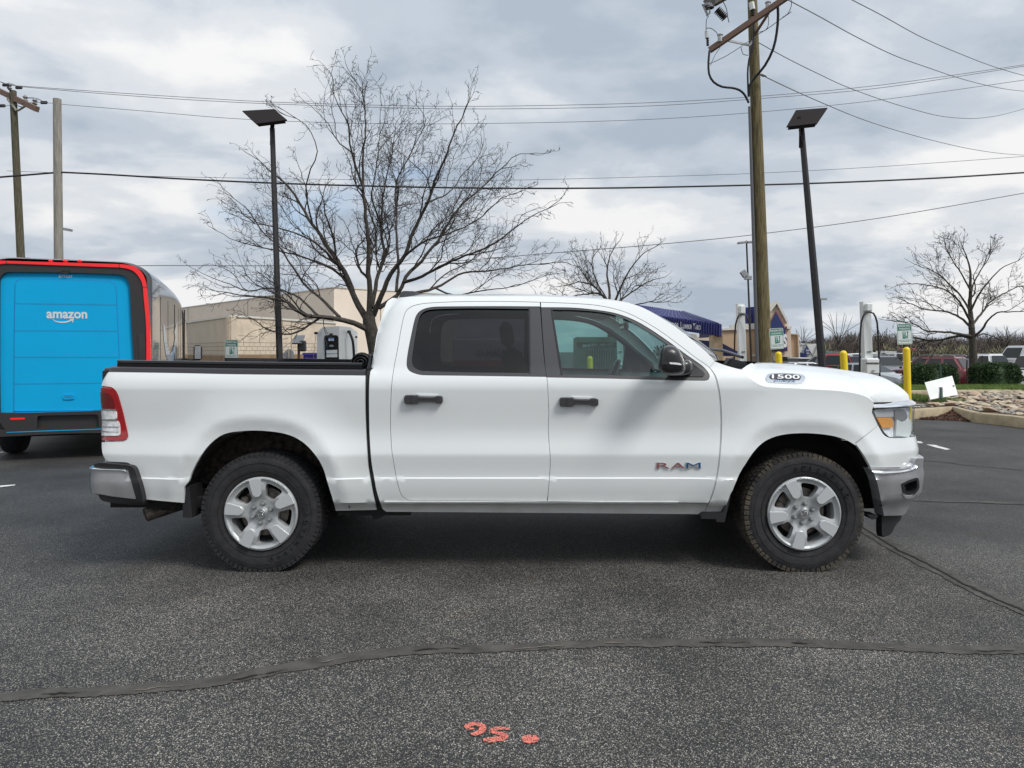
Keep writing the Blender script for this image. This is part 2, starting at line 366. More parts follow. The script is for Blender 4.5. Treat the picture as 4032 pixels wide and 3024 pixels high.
# worn brownish stains
rs = t.nodes.new('ShaderNodeMapRange'); rs.inputs['From Min'].default_value = .60; rs.inputs['From Max'].default_value = .72; Lk(nz(1.7, 5, .65), rs.inputs[0])
mxb = t.nodes.new('ShaderNodeMix'); mxb.data_type = 'RGBA'; mxb.blend_type = 'MULTIPLY'; Lk(mm('MULTIPLY', rs.outputs[0], .5), mxb.inputs['Factor']); Lk(mxa.outputs['Result'], mxb.inputs['A']); mxb.inputs['B'].default_value = (1.15, .92, .78, 1)
oil = t.nodes.new('ShaderNodeMapRange'); oil.inputs['From Min'].default_value = .30; oil.inputs['From Max'].default_value = .70; oil.inputs['To Min'].default_value = .58; oil.inputs['To Max'].default_value = 1.35; Lk(nz(.9, 7, .62), oil.inputs[0])
osc = t.nodes.new('ShaderNodeVectorMath'); osc.operation = 'SCALE'; Lk(mxb.outputs['Result'], osc.inputs[0]); Lk(oil.outputs[0], osc.inputs['Scale']); Lk(osc.outputs[0], b.inputs['Base Color']); b.inputs['Roughness'].default_value = .68; b.inputs['Specular IOR Level'].default_value = .38
bp = t.nodes.new('ShaderNodeBump'); bp.inputs['Strength'].default_value = .55; bp.inputs['Distance'].default_value = .004; Lk(mm('ADD', v1.outputs['Distance'], nz(160, 3)), bp.inputs['Height']); Lk(bp.outputs[0], b.inputs['Normal'])
M['asphalt'] = asph
o = mk('asphalt_ground', vs, [(j*n+i, j*n+i+1, (j+1)*n+i+1, (j+1)*n+i) for j in range(len(ys_)-1) for i in range(n-1)], asph, smooth=True); tag(o, kind='structure')
# ---- sealed cracks
M['seal'] = mat('crack_sealant', (.060, .056, .050), .75, var=.45, vscale=9, bump=.3, bscale=60)
M['crack'] = mat('crack_dark', (.012, .012, .012), .9); M['cracklight'] = mat('crack_dust', (.16, .14, .12), .9)
def ribbon(name, pts, widths, z, material, wob=0, seed=1, step=9):
    q = open_spl([(x*S2, y*S2) for x, y in pts], step*2); rnd = random.Random(seed); L_ = [G(*p, z) for p in q]; vs = []; m = len(L_)
    w1 = w2 = 0
    for i, p in enumerate(L_):
        d = (L_[min(i+1, m-1)]-L_[max(i-1, 0)]).normalized(); nn = Vector((-d.y, d.x, 0)); w = float(np.interp(i/(m-1), np.linspace(0, 1, len(widths)), widths)) if isinstance(widths, (list, tuple)) else widths
        w1 = w1*.7+rnd.uniform(-wob, wob); w2 = w2*.7+rnd.uniform(-wob, wob); vs += [p+nn*(w/2+w1), p-nn*(w/2+w2)]
    return mk(name, vs, [(2*i, 2*i+1, 2*i+3, 2*i+2) for i in range(m-1)], material)
c1 = [(-120, 1520), (0, 1506), (100, 1497), (250, 1491), (350, 1483), (450, 1474), (600, 1446), (750, 1420), (900, 1404), (1106, 1399), (1300, 1389), (1500, 1388), (1738, 1389), (1900, 1396), (2100, 1403), (2212, 1401), (2330, 1395)]
tag(ribbon('crack_sealant', c1, [.085, .09, .11, .085, .09, .10, .085], .004, M['seal'], .006, 1, 3.5), kind='structure')
rnd = random.Random(3)
def wobble(pts, a, s=2.0, seed=3):
    r_ = random.Random(seed); q = open_spl(pts, s*4); o_ = []; w = 0
    for x, y in q: w = w*.8+r_.uniform(-a, a); o_.append((x, y+w))
    return o_
cc = wobble(c1, 1.5, 3); 
for k in range(0, len(cc)-14, 17):
    ln = rnd.randint(5, 15); seg_ = cc[k:k+ln]
    if len(seg_) > 3: tag(ribbon('pavement_crack', seg_, [0, .008+.010*rnd.random(), .004, .010*rnd.random(), 0], .008, M['crack'] if rnd.random() < .6 else M['cracklight'], .002, k, 3), kind='structure')
c2 = [((2926+x/2)/S2, (2000+y/2)/S2) for x, y in ((900, 120), (960, 165), (1090, 245), (1250, 345), (1440, 435), (1620, 530), (1830, 635), (2050, 735), (2212, 805), (2450, 900))]
tag(ribbon('crack_sealant', c2, .14, .004, M['seal'], .009, 4, 4), kind='structure')
tag(ribbon('pavement_crack', wobble(c2, 1.2, 2, 8), [.012, .02, .012, .022, .012], .008, M['crack'], .003, 5, 3), kind='structure')
D2 = lambda pts: [((2700+x/2)/S2, (1400+y/2)/S2) for x, y in pts]
tag(ribbon('pavement_crack', D2([(1800, 822), (1950, 830), (2100, 845), (2240, 862), (2660, 900)]), [.03, .05, .03, .05], .005, M['seal'], .01, 6, 5), kind='structure')
tag(ribbon('crack_sealant', D2([(1780, 1136), (1900, 1140), (2060, 1150), (2240, 1150), (2700, 1165)]), [.10, .06, .09, .07], .005, M['seal'], .012, 7, 5), kind='structure')
# ---- worn white stall lines
M['line'] = mat('worn_white_paint', (.62, .62, .60), .7, var=.35, vscale=12)
def quadg(name, pts, z, material, **kw): return tag(mk(name, [G(x, y, z) for x, y in pts], [tuple(range(len(pts)))], material), **kw)
dq = lambda *p: [(2700+x/2, 1400+y/2) for x, y in p]
quadg('parking_line', dq((1895, 700), (1960, 702), (2086, 738), (2050, 742), (1990, 728), (1930, 712)), .005, M['line'], kind='structure')
quadg('parking_line', dq((1800, 672), (1850, 676), (1872, 688), (1840, 690), (1806, 682)), .005, M['line'], kind='structure')
quadg('parking_line', [(0, 1779), (12, 1778), (14, 1782), (0, 1784)], .005, M['line'], kind='structure')
quadg('parking_line', [(0, 1912), (60, 1907), (60, 1911), (0, 1918)], .005, M['line'], kind='structure')
# ---- coral spray-paint marks on the asphalt
M['coral'] = bpy.data.materials.new('coral_spray_paint'); M['coral'].use_nodes = True
t2 = M['coral'].node_tree; b2 = t2.nodes['Principled BSDF']; b2.inputs['Base Color'].default_value = (.78, .21, .16, 1); b2.inputs['Roughness'].default_value = .8
co2 = t2.nodes.new('ShaderNodeTexCoord'); n2 = t2.nodes.new('ShaderNodeTexNoise'); n2.inputs['Scale'].default_value = 230; n2.inputs['Detail'].default_value = 3; t2.links.new(co2.outputs['Object'], n2.inputs['Vector'])
r2 = t2.nodes.new('ShaderNodeMapRange'); r2.inputs['From Min'].default_value = .44; r2.inputs['From Max'].default_value = .50; t2.links.new(n2.outputs[0], r2.inputs[0]); t2.links.new(r2.outputs[0], b2.inputs['Alpha'])
def strokes(name, strs, label):
    mbs = MB()
    for pts, w in strs:
        q = open_spl([(1500+x/2.212, 2600+y/2.212) for x, y in pts], 6); Lg = [G(x, y, .006) for x, y in q]; m = len(Lg); b0 = len(mbs.v); rr_ = random.Random(7)
        for i, p in enumerate(Lg):
            d = (Lg[min(i+1, m-1)]-Lg[max(i-1, 0)]).normalized(); nn = Vector((-d.y, d.x, 0)); ww = float(np.interp(i/(m-1), np.linspace(0, 1, len(w)), w))/2; mbs.v += [p+nn*(ww+rr_.uniform(-.003, .004)), p-nn*(ww+rr_.uniform(-.003, .004))]
        mbs.f += [(b0+2*i, b0+2*i+1, b0+2*i+3, b0+2*i+2) for i in range(m-1)]
    o = mbs.build(name, M['coral']); tag(o, label, 'paint mark', 'coral spray paint marks on the asphalt')
strokes('paint_mark', [([(812, 590), (770, 595), (745, 578), (770, 560), (820, 553), (870, 562), (888, 590), (870, 620), (830, 635), (785, 645)], [.010, .022, .026, .026, .026, .028, .030, .028, .024, .016])], 'coral painted loop like a nine, leftmost of the three paint marks in the foreground')
strokes('paint_mark', [([(1120, 597), (1080, 592), (1010, 592), (965, 605), (985, 625), (1050, 640), (1080, 660), (1040, 680), (960, 690), (890, 695)], [.010, .022, .024, .022, .022, .026, .032, .034, .034, .016])], 'coral painted digit five, middle of the three paint marks in the foreground')
_r = random.Random(9); _p = [G(1500+(1300+(78+_r.uniform(-7, 7))*math.cos(a))/2.212, 2600+(683+(38+_r.uniform(-4, 4))*math.sin(a))/2.212, .006) for a in [2*math.pi*k/36 for k in range(36)]]
tag(mk('paint_mark', _p, [tuple(range(35, -1, -1))], M['coral']), 'round coral paint dot, rightmost of the three paint marks in the foreground', 'paint mark', 'coral spray paint marks on the asphalt')
# ================================================================ PICKUP TRUCK
YN = 4.655          # plane of the widest point of the near flank
YC = 5.70           # centre line
A_ = lambda *p: [(340+q[0]/2, 1400+q[1]/2)+tuple(q[2:]) for q in p]
B_ = lambda *p: [(1400+q[0]/2, 1100+q[1]/2)+tuple(q[2:]) for q in p]
C_ = lambda *p: [(2100+q[0]/2, 1100+q[1]/2)+tuple(q[2:]) for q in p]
D_ = lambda *p: [(2700+q[0]/2, 1400+q[1]/2)+tuple(q[2:]) for q in p]
E_ = lambda *p: [(1400+q[0]/2, 1500+q[1]/2)+tuple(q[2:]) for q in p]
half = YC-YN
plan_pts = [(-2.86, half), (-2.857, .6), (-2.852, .3), (-2.842, .15), (-2.812, .075), (-2.75, .028), (-2.6, .006), (-2.3, 0), (-1.5, 0), (-.5, 0), (.5, 0), (1.5, 0), (2.1, .004), (2.35, .03), (2.55, .075), (2.705, .13), (2.832, .205), (2.917, .325), (2.972, .505), (3.005, .75), (3.013, half)]
def dense(pts, step):
    o = []
    n = len(pts)
    for i in range(n-1):
        p1 = np.array(pts[i]); p2 = np.array(pts[i+1]); p0 = np.array(pts[max(i-1, 0)]); p3 = np.array(pts[min(i+2, n-1)]); d = np.linalg.norm(p2-p1); m = max(2, int(d/step))
        m1 = (p2-p0)*.5*min(1, d/max(np.linalg.norm(p2-p0)*.5, 1e-9)); m2 = (p3-p1)*.5*min(1, d/max(np.linalg.norm(p3-p1)*.5, 1e-9))
        for k in range(m):
            t = k/m; o.append((2*t**3-3*t**2+1)*p1+(t**3-2*t**2+t)*m1+(-2*t**3+3*t**2)*p2+(t**3-t**2)*m2)
    o.append(np.array(pts[-1])); return np.array(o)
PL = dense(plan_pts, .01); seg = np.hypot(*np.diff(PL, axis=0).T); PS = np.concatenate([[0], np.cumsum(seg)])
i0 = np.argmin(np.abs(PL[:, 0])); PS = PS-PS[i0]+PL[i0, 0]
tang = np.gradient(PL, axis=0); tang /= np.linalg.norm(tang, axis=1)[:, None]
PN = np.stack([-tang[:, 1], tang[:, 0]], 1)        # inward normal
S_TAIL, S_NOSE = PS[0], PS[-1]
zin = [(.30, .12), (.42, .085), (.455, .05), (.475, .022), (.50, .020), (.55, .012), (.60, .006), (.638, .004), (.646, .0115), (.70, .0095), (.75, .0045), (.792, .001), (.802, .001), (.85, .011), (.90, .021), (.97, .027), (1.05, .0245), (1.15, .018), (1.232, .014), (1.242, .014), (1.285, .020), (1.33, .040), (1.38, .068), (1.45, .098), (1.60, .165), (1.75, .235), (1.84, .285), (1.90, .34), (2.0, .5)]
ZI = dense(zin, .004)
def inset(z): return np.interp(z, ZI[:, 0], ZI[:, 1])
# wheel arches (outline of the opening), in photo pixels
ARCH_R = A_((765, 1160, 1), (770, 1035), (800, 1000), (830, 920), (870, 840), (920, 760), (980, 690), (1060, 630), (1150, 602), (1300, 590), (1450, 597), (1580, 620), (1680, 665), (1760, 732), (1830, 822), (1870, 903), (1905, 1020), (1940, 1130), (1965, 1222, 1))
ARCH_F = D_((298, 1245, 1), (350, 1095), (370, 1060), (400, 985), (430, 920), (480, 840), (530, 765), (590, 700), (660, 655), (760, 624), (900, 611), (1050, 617), (1180, 637), (1280, 672), (1345, 710), (1400, 778), (1430, 830), (1455, 885, 1))
def px2xz(p, Y=YN): return ((p[0]-CX)/F*Y, EYE-(p[1]-HY)/F*Y)
AR = [np.array([px2xz(q, YN-.01) for q in a]) for a in (ARCH_R, ARCH_F)]
# inner-rim outline of the rear cab corner (for its rounding)
CABBACK = np.array([px2xz(q, 4.8) for q in B_((290, 140), (245, 190), (215, 260), (190, 350), (165, 450), (140, 590), (125, 690), (112, 760))])
def flare(s, z):
    s = np.atleast_1d(s); z = np.atleast_1d(z); o = np.zeros(len(s)); q = np.stack([s, z], 1)
    for a in AR:
        m = (np.abs(s-a[:, 0].mean()) < 1.3) & (z < 1.4)
        if m.any():
            d = distpoly(q[m], a, closed=False); low = np.clip((z[m]-.42)/.25, 0, 1)
            f = np.where(d < .085, .022+.016*(d/.085), .038*np.clip(1-(d-.085)/.27, 0, 1)**2)
            o[m] = np.maximum(o[m], f*(.35+.65*low))
    return o
def surf(s, z, off=0.0):
    """3D points of the near body side; off = distance inboard of the skin"""
    s = np.atleast_1d(np.asarray(s, float)); z = np.atleast_1d(np.asarray(z, float))
    x = np.interp(s, PS, PL[:, 0]); y = np.interp(s, PS, PL[:, 1]); nx = np.interp(s, PS, PN[:, 0]); ny = np.interp(s, PS, PN[:, 1])
    i = inset(z)-flare(s, z)
    m = z > 1.36                           # rounded cab rear corner
    if m.any():
        xe = np.interp(z[m], CABBACK[::-1, 1], CABBACK[::-1, 0]); d = np.clip(s[m]-xe, 0, .12); r = .12
        i[m] += np.where(s[m]-xe > -.05, (r-np.sqrt(np.maximum(r*r-(r-d)**2, 0)))*.6, .07)
    i = i+off
    return np.stack([x+nx*i, YN+y+ny*i, z], 1)
def to_sz(px, py, off=0.0):
    r = (px-CX)/F; z = EYE-(py-HY)/F*4.8
    for _ in range(5):
        lo = PS[0]; 
        ss = PS[::3]; p = surf(ss, np.full(len(ss), z), off); q = p[:, 0]/p[:, 1]; a, b = int(np.argmin(q)), int(np.argmax(q))
        if r < q[a]: s = ss[a]-(q[a]-r)*F*.004; Y = p[a, 1]
        elif r > q[b]: s = ss[b]+(r-q[b])*F*.004; Y = p[b, 1]
        else: s = np.interp(r, q[a:b+1], ss[a:b+1]); Y = np.interp(s, ss, p[:, 1])
        z = EYE-(py-HY)/F*Y
    return (min(max(s, S_TAIL), S_NOSE), z)
def mirror_y(vs): return [Vector((v[0], 2*YC-v[1], v[2])) for v in vs]
truck = empty('pickup_truck', (0, YC, 0), label='white crew cab pickup truck seen from its side, filling the middle of the photo', cat='pickup truck')
def panel(name, outline, material, parent=None, holes=(), off=0.0, thick=.022, grid=.035, rows=(), rim=.005, far=True, step=10, szin=False, label=None, far_parent=None, closed_back=False):
    parent = parent or truck
    if szin: ol = [q[:2] for q in outline]; hl = [[q[:2] for q in h] for h in holes]
    else:
        ol = [to_sz(x, y, off) for x, y in spl(outline, step)]; hl = [[to_sz(x, y, off) for x, y in spl(h, step)] for h in holes]
    V, Fc = cdt_fill(ol, hl, grid, rim, rows)
    p = surf(V[:, 0], V[:, 1], off); vs = [Vector(q) for q in p]
    # orient faces so that the normal points to -Y
    fs = []
    for t in Fc:
        a, b, c = (vs[i] for i in t)
        fs.append(t if (b-a).cross(c-a).y < 0 or abs((b-a).cross(c-a).y) < 1e-12 else (t[0], t[2], t[1]))
    # consistent orientation by 2D sign instead (wraps past the nose)
    fs = []
    for t in Fc:
        a, b, c = V[t[0]], V[t[1]], V[t[2]]; cr = (b[0]-a[0])*(c[1]-a[1])-(b[1]-a[1])*(c[0]-a[0])
        fs.append(t if cr > 0 else (t[0], t[2], t[1]))
    # in (s,z), ccw -> normal = ds x dz = +x cross +z = -y : outward
    bd = boundary(fs); q = surf(V[:, 0], V[:, 1], off+thick); n0 = len(vs); bi = sorted({i for e in bd for i in e}); mp = {i: n0+k for k, i in enumerate(bi)}
    vs += [Vector(q[i]) for i in bi]; fs += [(b, a, mp[a], mp[b]) for a, b in bd]
    o = mk(name, vs, fs, material, parent, auto=40)
    if label: o['label'] = label
    of = None
    if far: of = mk(name, mirror_y(vs), [tuple(reversed(f)) for f in fs], material, far_parent or parent, auto=40)
    return (o, of)
def crease(pts):
    sz = np.array([to_sz(x, y) for x, y in pts]); return sz
crow = [lambda x: .646*1.0, lambda x: .638, lambda x: .66]
rows = crow+[lambda x: .797, lambda x: .812, lambda x: .782, lambda x: 1.237, lambda x: 1.252, lambda x: 1.222]
# ---- bed side
bed_out = A_((178, 130, 1), (700, 138), (1200, 148), (2196, 158, 1))+B_((75, 830), (75, 1000), (82, 1200), (96, 1450))+E_((106, 720), (130, 860), (155, 975), (166, 1015, 1))+A_((1965, 1222, 1))+ARCH_R[::-1][1:-1]+A_((768, 1160, 1), (460, 1132, 1), (440, 1060), (410, 960), (380, 890), (355, 860), (320, 842), (180, 835, 1), (150, 815), (128, 770), (120, 682, 1), (285, 674), (318, 662), (330, 636), (320, 580), (285, 430), (258, 330), (232, 275), (195, 248), (118, 238, 1), (123, 195), (142, 155))
bed = panel('bed_side', bed_out, M['paint'], rows=rows)
# ---- cab side with door openings
rear_gap_top = B_((1454, 178, 1), (1200, 172), (900, 172), (700, 178), (540, 188), (450, 208), (402, 242), (378, 292), (355, 400), (325, 570), (300, 700), (283, 830), (275, 1000), (275, 1200))+E_((285, 560), (298, 640), (315, 740), (335, 830), (362, 900), (405, 936), (460, 946), (900, 946), (1509, 951, 1))
front_gap = C_((57, 178, 1), (300, 187), (480, 200), (620, 225), (740, 262), (860, 320), (1000, 405), (1150, 515), (1280, 615), (1385, 690), (1430, 760), (1455, 850), (1470, 950), (1478, 1100), (1475, 1250))+D_((265, 800), (248, 930), (225, 1040), (195, 1130), (178, 1163, 1))
mid = E_((1509, 951), (1513, 900), (1525, 760), (1532, 640), (1530, 580), (1521, 470), (1516, 350), (1520, 250), (1515, 120), (1508, 0))+B_((1500, 755), (1480, 560), (1468, 400), (1458, 250))
def shift(pts, dx): return [(p[0]+dx,)+tuple(p[1:]) for p in pts]
rear_open = rear_gap_top+shift(mid, 2)[1:]
front_open = front_gap+E_((1509, 951, 1))+mid[1:]
allopen = front_gap+rear_gap_top[::-1][:-1]
cab_out = B_((290, 146, 1), (252, 172), (225, 235), (203, 310), (190, 350), (165, 450), (140, 590), (125, 690), (112, 760), (106, 900), (110, 1200), (122, 1400), (135, 1500))+E_((140, 720), (165, 860), (195, 960), (215, 1010), (245, 1030, 1), (900, 1034))+D_((0, 1248), (142, 1250, 1), (176, 1166), (197, 1130), (228, 1040), (251, 930), (268, 800))+C_((1478, 1250), (1481, 1100), (1473, 950), (1458, 850), (1433, 760), (1388, 690, 1), (1428, 645, 1), (1380, 590), (1250, 475), (1100, 362), (950, 270), (850, 218), (760, 190), (620, 168), (500, 156), (300, 144), (0, 134))+B_((1000, 134), (700, 134), (500, 136), (400, 140))
cab = panel('cab_side', cab_out, M['paint'], holes=[allopen], rows=rows, thick=.03)
# ---- doors
blk_r = B_((1450, 213, 1), (1100, 211), (650, 214), (565, 224), (505, 250), (470, 300), (437, 440), (407, 600), (402, 680), (420, 718), (470, 743), (530, 755), (900, 760), (1500, 769, 1))
blk_r_edge = B_((1496, 730), (1478, 560), (1466, 400), (1455, 250))
glass_r = B_((1362, 232, 1), (900, 228), (620, 235), (550, 248), (512, 280), (490, 340), (465, 480), (445, 620), (450, 680), (490, 712), (530, 722), (900, 733), (1365, 738, 1))
door_r_out = shift(rear_gap_top, 3)[:14]; 
def inset_poly(pts, d):
    a = np.array([p[:2] for p in pts], float); n = len(a); c = []
    area = sum(a[i][0]*a[(i+1) % n][1]-a[(i+1) % n][0]*a[i][1] for i in range(n)); sg = 1 if area > 0 else -1
    for i in range(n):
        t = a[(i+1) % n]-a[i-1]; t /= max(np.linalg.norm(t), 1e-9); nn = np.array([-t[1], t[0]])*sg; c.append(tuple(a[i]+nn*d)+tuple(pts[i][2:]))
    return c
door_rear = inset_poly(spl(rear_open, 8), 1.9); door_front = inset_poly(spl(front_open, 8), 1.9)
hole_r = B_((1475, 213, 1), (1100, 211), (650, 214), (565, 224), (505, 250), (470, 300), (437, 440), (407, 600), (402, 680), (420, 718), (470, 743), (530, 755), (900, 760), (1530, 769, 1))
blk_f = C_((62, 219, 1), (300, 222), (480, 238), (640, 264), (780, 313), (900, 378), (1050, 478), (1200, 588), (1330, 680), (1378, 732), (1390, 765), (1380, 790), (1345, 799), (900, 790), (500, 780), (106, 772, 1))
blk_f_edge = C_((98, 720), (84, 560), (72, 400), (64, 260))
hole_f = [(q[0]-(14 if i in (0,) else 0), )+tuple(q[1:]) for i, q in enumerate(blk_f)][:-1]+C_((60, 772, 1))
glass_f = C_((148, 237, 1), (350, 242), (520, 257), (640, 281), (760, 329), (900, 409), (1000, 474), (1056, 514, 1), (1062, 766, 1), (230, 748, 1))
def no_c(p): return p
rd = panel('rear_door', [p for p in door_rear], M['paint'], holes=[hole_r], rows=rows)
fd = panel('front_door', [p for p in door_front], M['paint'], holes=[hole_f], rows=rows)
for i_, par in ((0, None),):
    pass
panel('window_frame', blk_r+blk_r_edge, M['trim'], parent=rd[0], far_parent=rd[1], holes=[glass_r], off=.004, thick=.03, grid=.05)
panel('window_frame', blk_f+blk_f_edge, M['trim'], parent=fd[0], far_parent=fd[1], holes=[glass_f], off=.004, thick=.03, grid=.05)
panel('window', glass_r, M['tint'], parent=rd[0], far_parent=rd[1], off=.018, thick=.003, grid=.08, rim=0)
panel('window', glass_f, M['greenglass'], parent=fd[0], far_parent=fd[1], off=.018, thick=.003, grid=.08, rim=0)
# thin black pillar bars beside the glass
panel('window_seal', B_((1366, 222, 1), (1374, 222, 1), (1378, 738, 1), (1369, 738, 1)), M['gloss'], parent=rd[0], far=False, off=-.001, thick=.01, rim=0, grid=.1)
panel('window_seal', C_((138, 230, 1), (150, 234, 1), (232, 750, 1), (218, 746, 1)), M['gloss'], parent=fd[0], far=False, off=-.001, thick=.01, rim=0, grid=.1)
panel('corner_trim', C_((1072, 540, 1), (1200, 625), (1330, 718), (1352, 748), (1340, 764), (1074, 764, 1)), M['gloss'], parent=fd[0], far_parent=fd[1], off=-.002, thick=.01, rim=0, grid=.06)
# ---- fender and front fascia
hood_gap = D_((440, 112), (480, 155), (530, 200), (580, 230), (640, 247), (720, 252), (850, 258), (960, 265), (1200, 279), (1350, 302), (1440, 335), (1484, 378))
head_l = D_((1484, 380, 1), (1470, 420), (1466, 445), (1478, 475), (1510, 545, 1))
fender_out = D_((190, 92, 1), (229, 47, 1), (300, 73), (390, 100))+[hood_gap[0]+(1,)]+hood_gap[1:-1]+head_l+D_((1512, 552, 1), (1332, 690, 1))+ARCH_F[::-1][3:]+D_((148, 1246, 1), (180, 1166), (202, 1130), (232, 1040), (255, 930), (272, 800))+C_((1483, 1250), (1486, 1100), (1478, 950), (1463, 850), (1438, 760))
fender = panel('front_fender', fender_out, M['paint'], rows=rows)
fascia_out = D_((1516, 553, 1), (1545, 605), (1570, 633), (1610, 648), (1700, 650), (1800, 642), (1960, 640, 1), (1960, 860, 1), (1800, 868), (1700, 880), (1458, 882, 1), (1430, 830), (1400, 778), (1340, 695, 1))
fascia = panel('front_fascia', fascia_out, M['paint'], rows=rows)
# ---- headlight : bowl, amber reflector, projector, clear lens
hl_out = D_((1474, 432, 1), (1500, 424), (1600, 416), (1700, 411), (1800, 405), (2040, 405, 1), (1980, 480), (1905, 560), (1850, 632, 1), (1760, 645), (1640, 644), (1600, 638), (1562, 600), (1500, 500))
hl = panel('headlight', hl_out, M['clearlens'], off=.03, thick=.02, grid=.04)
panel('lens', hl_out, M['headglass'], parent=hl[0], far_parent=hl[1], off=.004, thick=.026, grid=.04)
panel('turn_signal', D_((1505, 490, 1), (1610, 488), (1630, 505), (1632, 566, 1), (1550, 570, 1)), M['amber'], parent=hl[0], far_parent=hl[1], off=.012, thick=.015, grid=.04)
panel('reflector', D_((1480, 434, 1), (1640, 428, 1), (1640, 482, 1), (1502, 484, 1)), M['alloyface'], parent=hl[0], far_parent=hl[1], off=.02, thick=.015, grid=.04)
panel('reflector', D_((1662, 500, 1), (1700, 520), (1770, 505), (1778, 560), (1760, 635), (1655, 632, 1)), M['signwhite'], parent=hl[0], far_parent=hl[1], off=.012, thick=.015, grid=.04)
panel('projector', D_((1645, 430, 1), (1722, 426, 1), (1745, 470), (1730, 512), (1650, 508, 1)), M['steel'], parent=hl[0], far_parent=hl[1], off=.014, thick=.015, grid=.04)
# chrome brow over the headlight running into the grille surround
bt = [to_sz(x, y) for x, y in D_((1490, 392), (1510, 383), (1560, 376), (1640, 368), (1720, 352))]; bb = [to_sz(x, y) for x, y in D_((1478, 416), (1520, 414), (1600, 411), (1700, 406), (1790, 398))]
bs = np.concatenate([np.linspace(bb[0][0]+.004, bb[-1][0], 26), np.linspace(bb[-1][0], S_NOSE, 20)[1:]]); zt_ = np.interp(bs, [q[0] for q in bt]+[S_NOSE], [q[1] for q in bt]+[bt[-1][1]+.005]); zb_ = np.interp(bs, [q[0] for q in bb]+[S_NOSE], [q[1] for q in bb]+[bb[-1][1]]); taper = np.clip((bs-bs[0])/.10, .12, 1)
def brow(f, off): return [Vector(q) for q in np.array([surf([a], [b_+(c_-b_)*f], off*t__ + .004*(1-t__))[0] for a, b_, c_, t__ in zip(bs, zb_, zt_, taper)])]
def strip_early(name, rings, material, parent=None, auto=50):
    n = len(rings[0]); vs = [Vector(p) for r in rings for p in r]; fs = []
    for j in range(len(rings)-1):
        for i in range(n-1): a = j*n+i; fs.append((a, a+1, a+n+1, a+n))
    mk(name, vs, fs, material, parent or truck, auto=auto); mk(name, mirror_y(vs), [tuple(reversed(f)) for f in fs], material, parent or truck, auto=auto)
strip_early('grille_surround', [brow(0, .03), brow(0, -.004), brow(.12, -.006), brow(.45, .002), brow(.85, .032), brow(1.0, .075), brow(1.0, .16)], M['chrome'])
panel('grille', [(S_NOSE-1.02, .78), (S_NOSE, .78), (S_NOSE, 1.13), (S_NOSE-.62, 1.13), (S_NOSE-.80, .95)], M['blackplastic'], off=.03, thick=.02, szin=True)
panel('grille_bar', [(S_NOSE-.80, .93), (S_NOSE, .93), (S_NOSE, .99), (S_NOSE-.80, .99)], M['chrome'], off=.01, thick=.03, szin=True, rim=0)
# ---- front bumper
fb_out = D_((1458, 890, 1), (1700, 893), (1775, 878), (1800, 858), (1815, 812), (2300, 812, 1), (2300, 1240, 1), (1745, 1243), (1700, 1258), (1562, 1262, 1), (1545, 1180), (1522, 1060), (1495, 960))
fog = D_((1702, 1010, 1), (1740, 990), (1790, 972), (1830, 965), (1840, 1040), (1810, 1085), (1760, 1098), (1715, 1085, 1))
fb = panel('front_bumper', fb_out, M['dullchrome'], holes=[fog], off=-.035, thick=.08, grid=.04)
def tilt_strip(name, top, bot, offs_, material, n=30, s_end=None, parent=None):
    bt = [to_sz(x, y, -.04) for x, y in top]; bb = [to_sz(x, y, -.04) for x, y in bot]; sg_ = 1 if bt[-1][0] > bt[0][0] else -1
    T_ = resamp_sz(bt, n); B__ = resamp_sz(bb, n)
    if s_end is not None: T_ = np.vstack([T_, [[s_end, T_[-1][1]]]]); B__ = np.vstack([B__, [[s_end, B__[-1][1]]]])
    rings_ = []
    for f, o_ in offs_: rings_.append([Vector(surf([a[0]+(b_[0]-a[0])*f], [a[1]+(b_[1]-a[1])*f], o_)[0]) for a, b_ in zip(B__, T_)])
    strip_early(name, rings_ if sg_ > 0 else [list(reversed(r)) for r in rings_], material, parent)
def resamp_sz(l, n):
    a = np.array(l); d = np.concatenate([[0], np.cumsum(np.linalg.norm(np.diff(a, axis=0), axis=1))]); t = np.linspace(0, d[-1], n); return np.stack([np.interp(t, d, a[:, 0]), np.interp(t, d, a[:, 1])], 1)
tilt_strip('bumper_lip', D_((1460, 889), (1600, 893), (1700, 892), (1770, 879), (1798, 860), (1806, 845)), D_((1484, 938), (1600, 937), (1680, 930), (1760, 914), (1806, 895), (1822, 880)), [(0, -.030), (0, -.044), (.3, -.048), (.7, -.030), (1, .01), (1.0, .06)], M['chrome'], s_end=S_NOSE)
panel('fog_lamp', fog, M['gloss'], parent=fb[0], far_parent=fb[1], off=.01, thick=.02, grid=.04)
panel('fog_surround', fog, M['blackplastic'], parent=fb[0], far_parent=fb[1], holes=[inset_poly(spl(fog, 6), 9)], off=-.04, thick=.06, grid=.04, rim=0)
panel('fog_trim', D_((1702, 1086, 1), (1730, 1104), (1770, 1108), (1812, 1090, 1), (1800, 1112), (1765, 1128), (1730, 1122)), M['chrome'], parent=fb[0], far_parent=fb[1], off=-.042, thick=.02, grid=.05, rim=0)
panel('gap_filler', D_((1458, 882, 1), (1700, 880), (1800, 868), (2100, 868, 1), (2100, 905, 1), (1458, 905, 1)), M['dark'], off=.02, thick=.02, grid=.08, rim=0)
panel('air_dam', D_((1545, 1258, 1), (1700, 1256, 1), (1744, 1241, 1), (2200, 1241, 1), (2200, 1272, 1), (1752, 1262, 1), (1700, 1292), (1655, 1335), (1630, 1385), (1608, 1414, 1), (1556, 1432, 1), (1545, 1400)), M['blackplastic'], off=-.01, thick=.05, grid=.05)
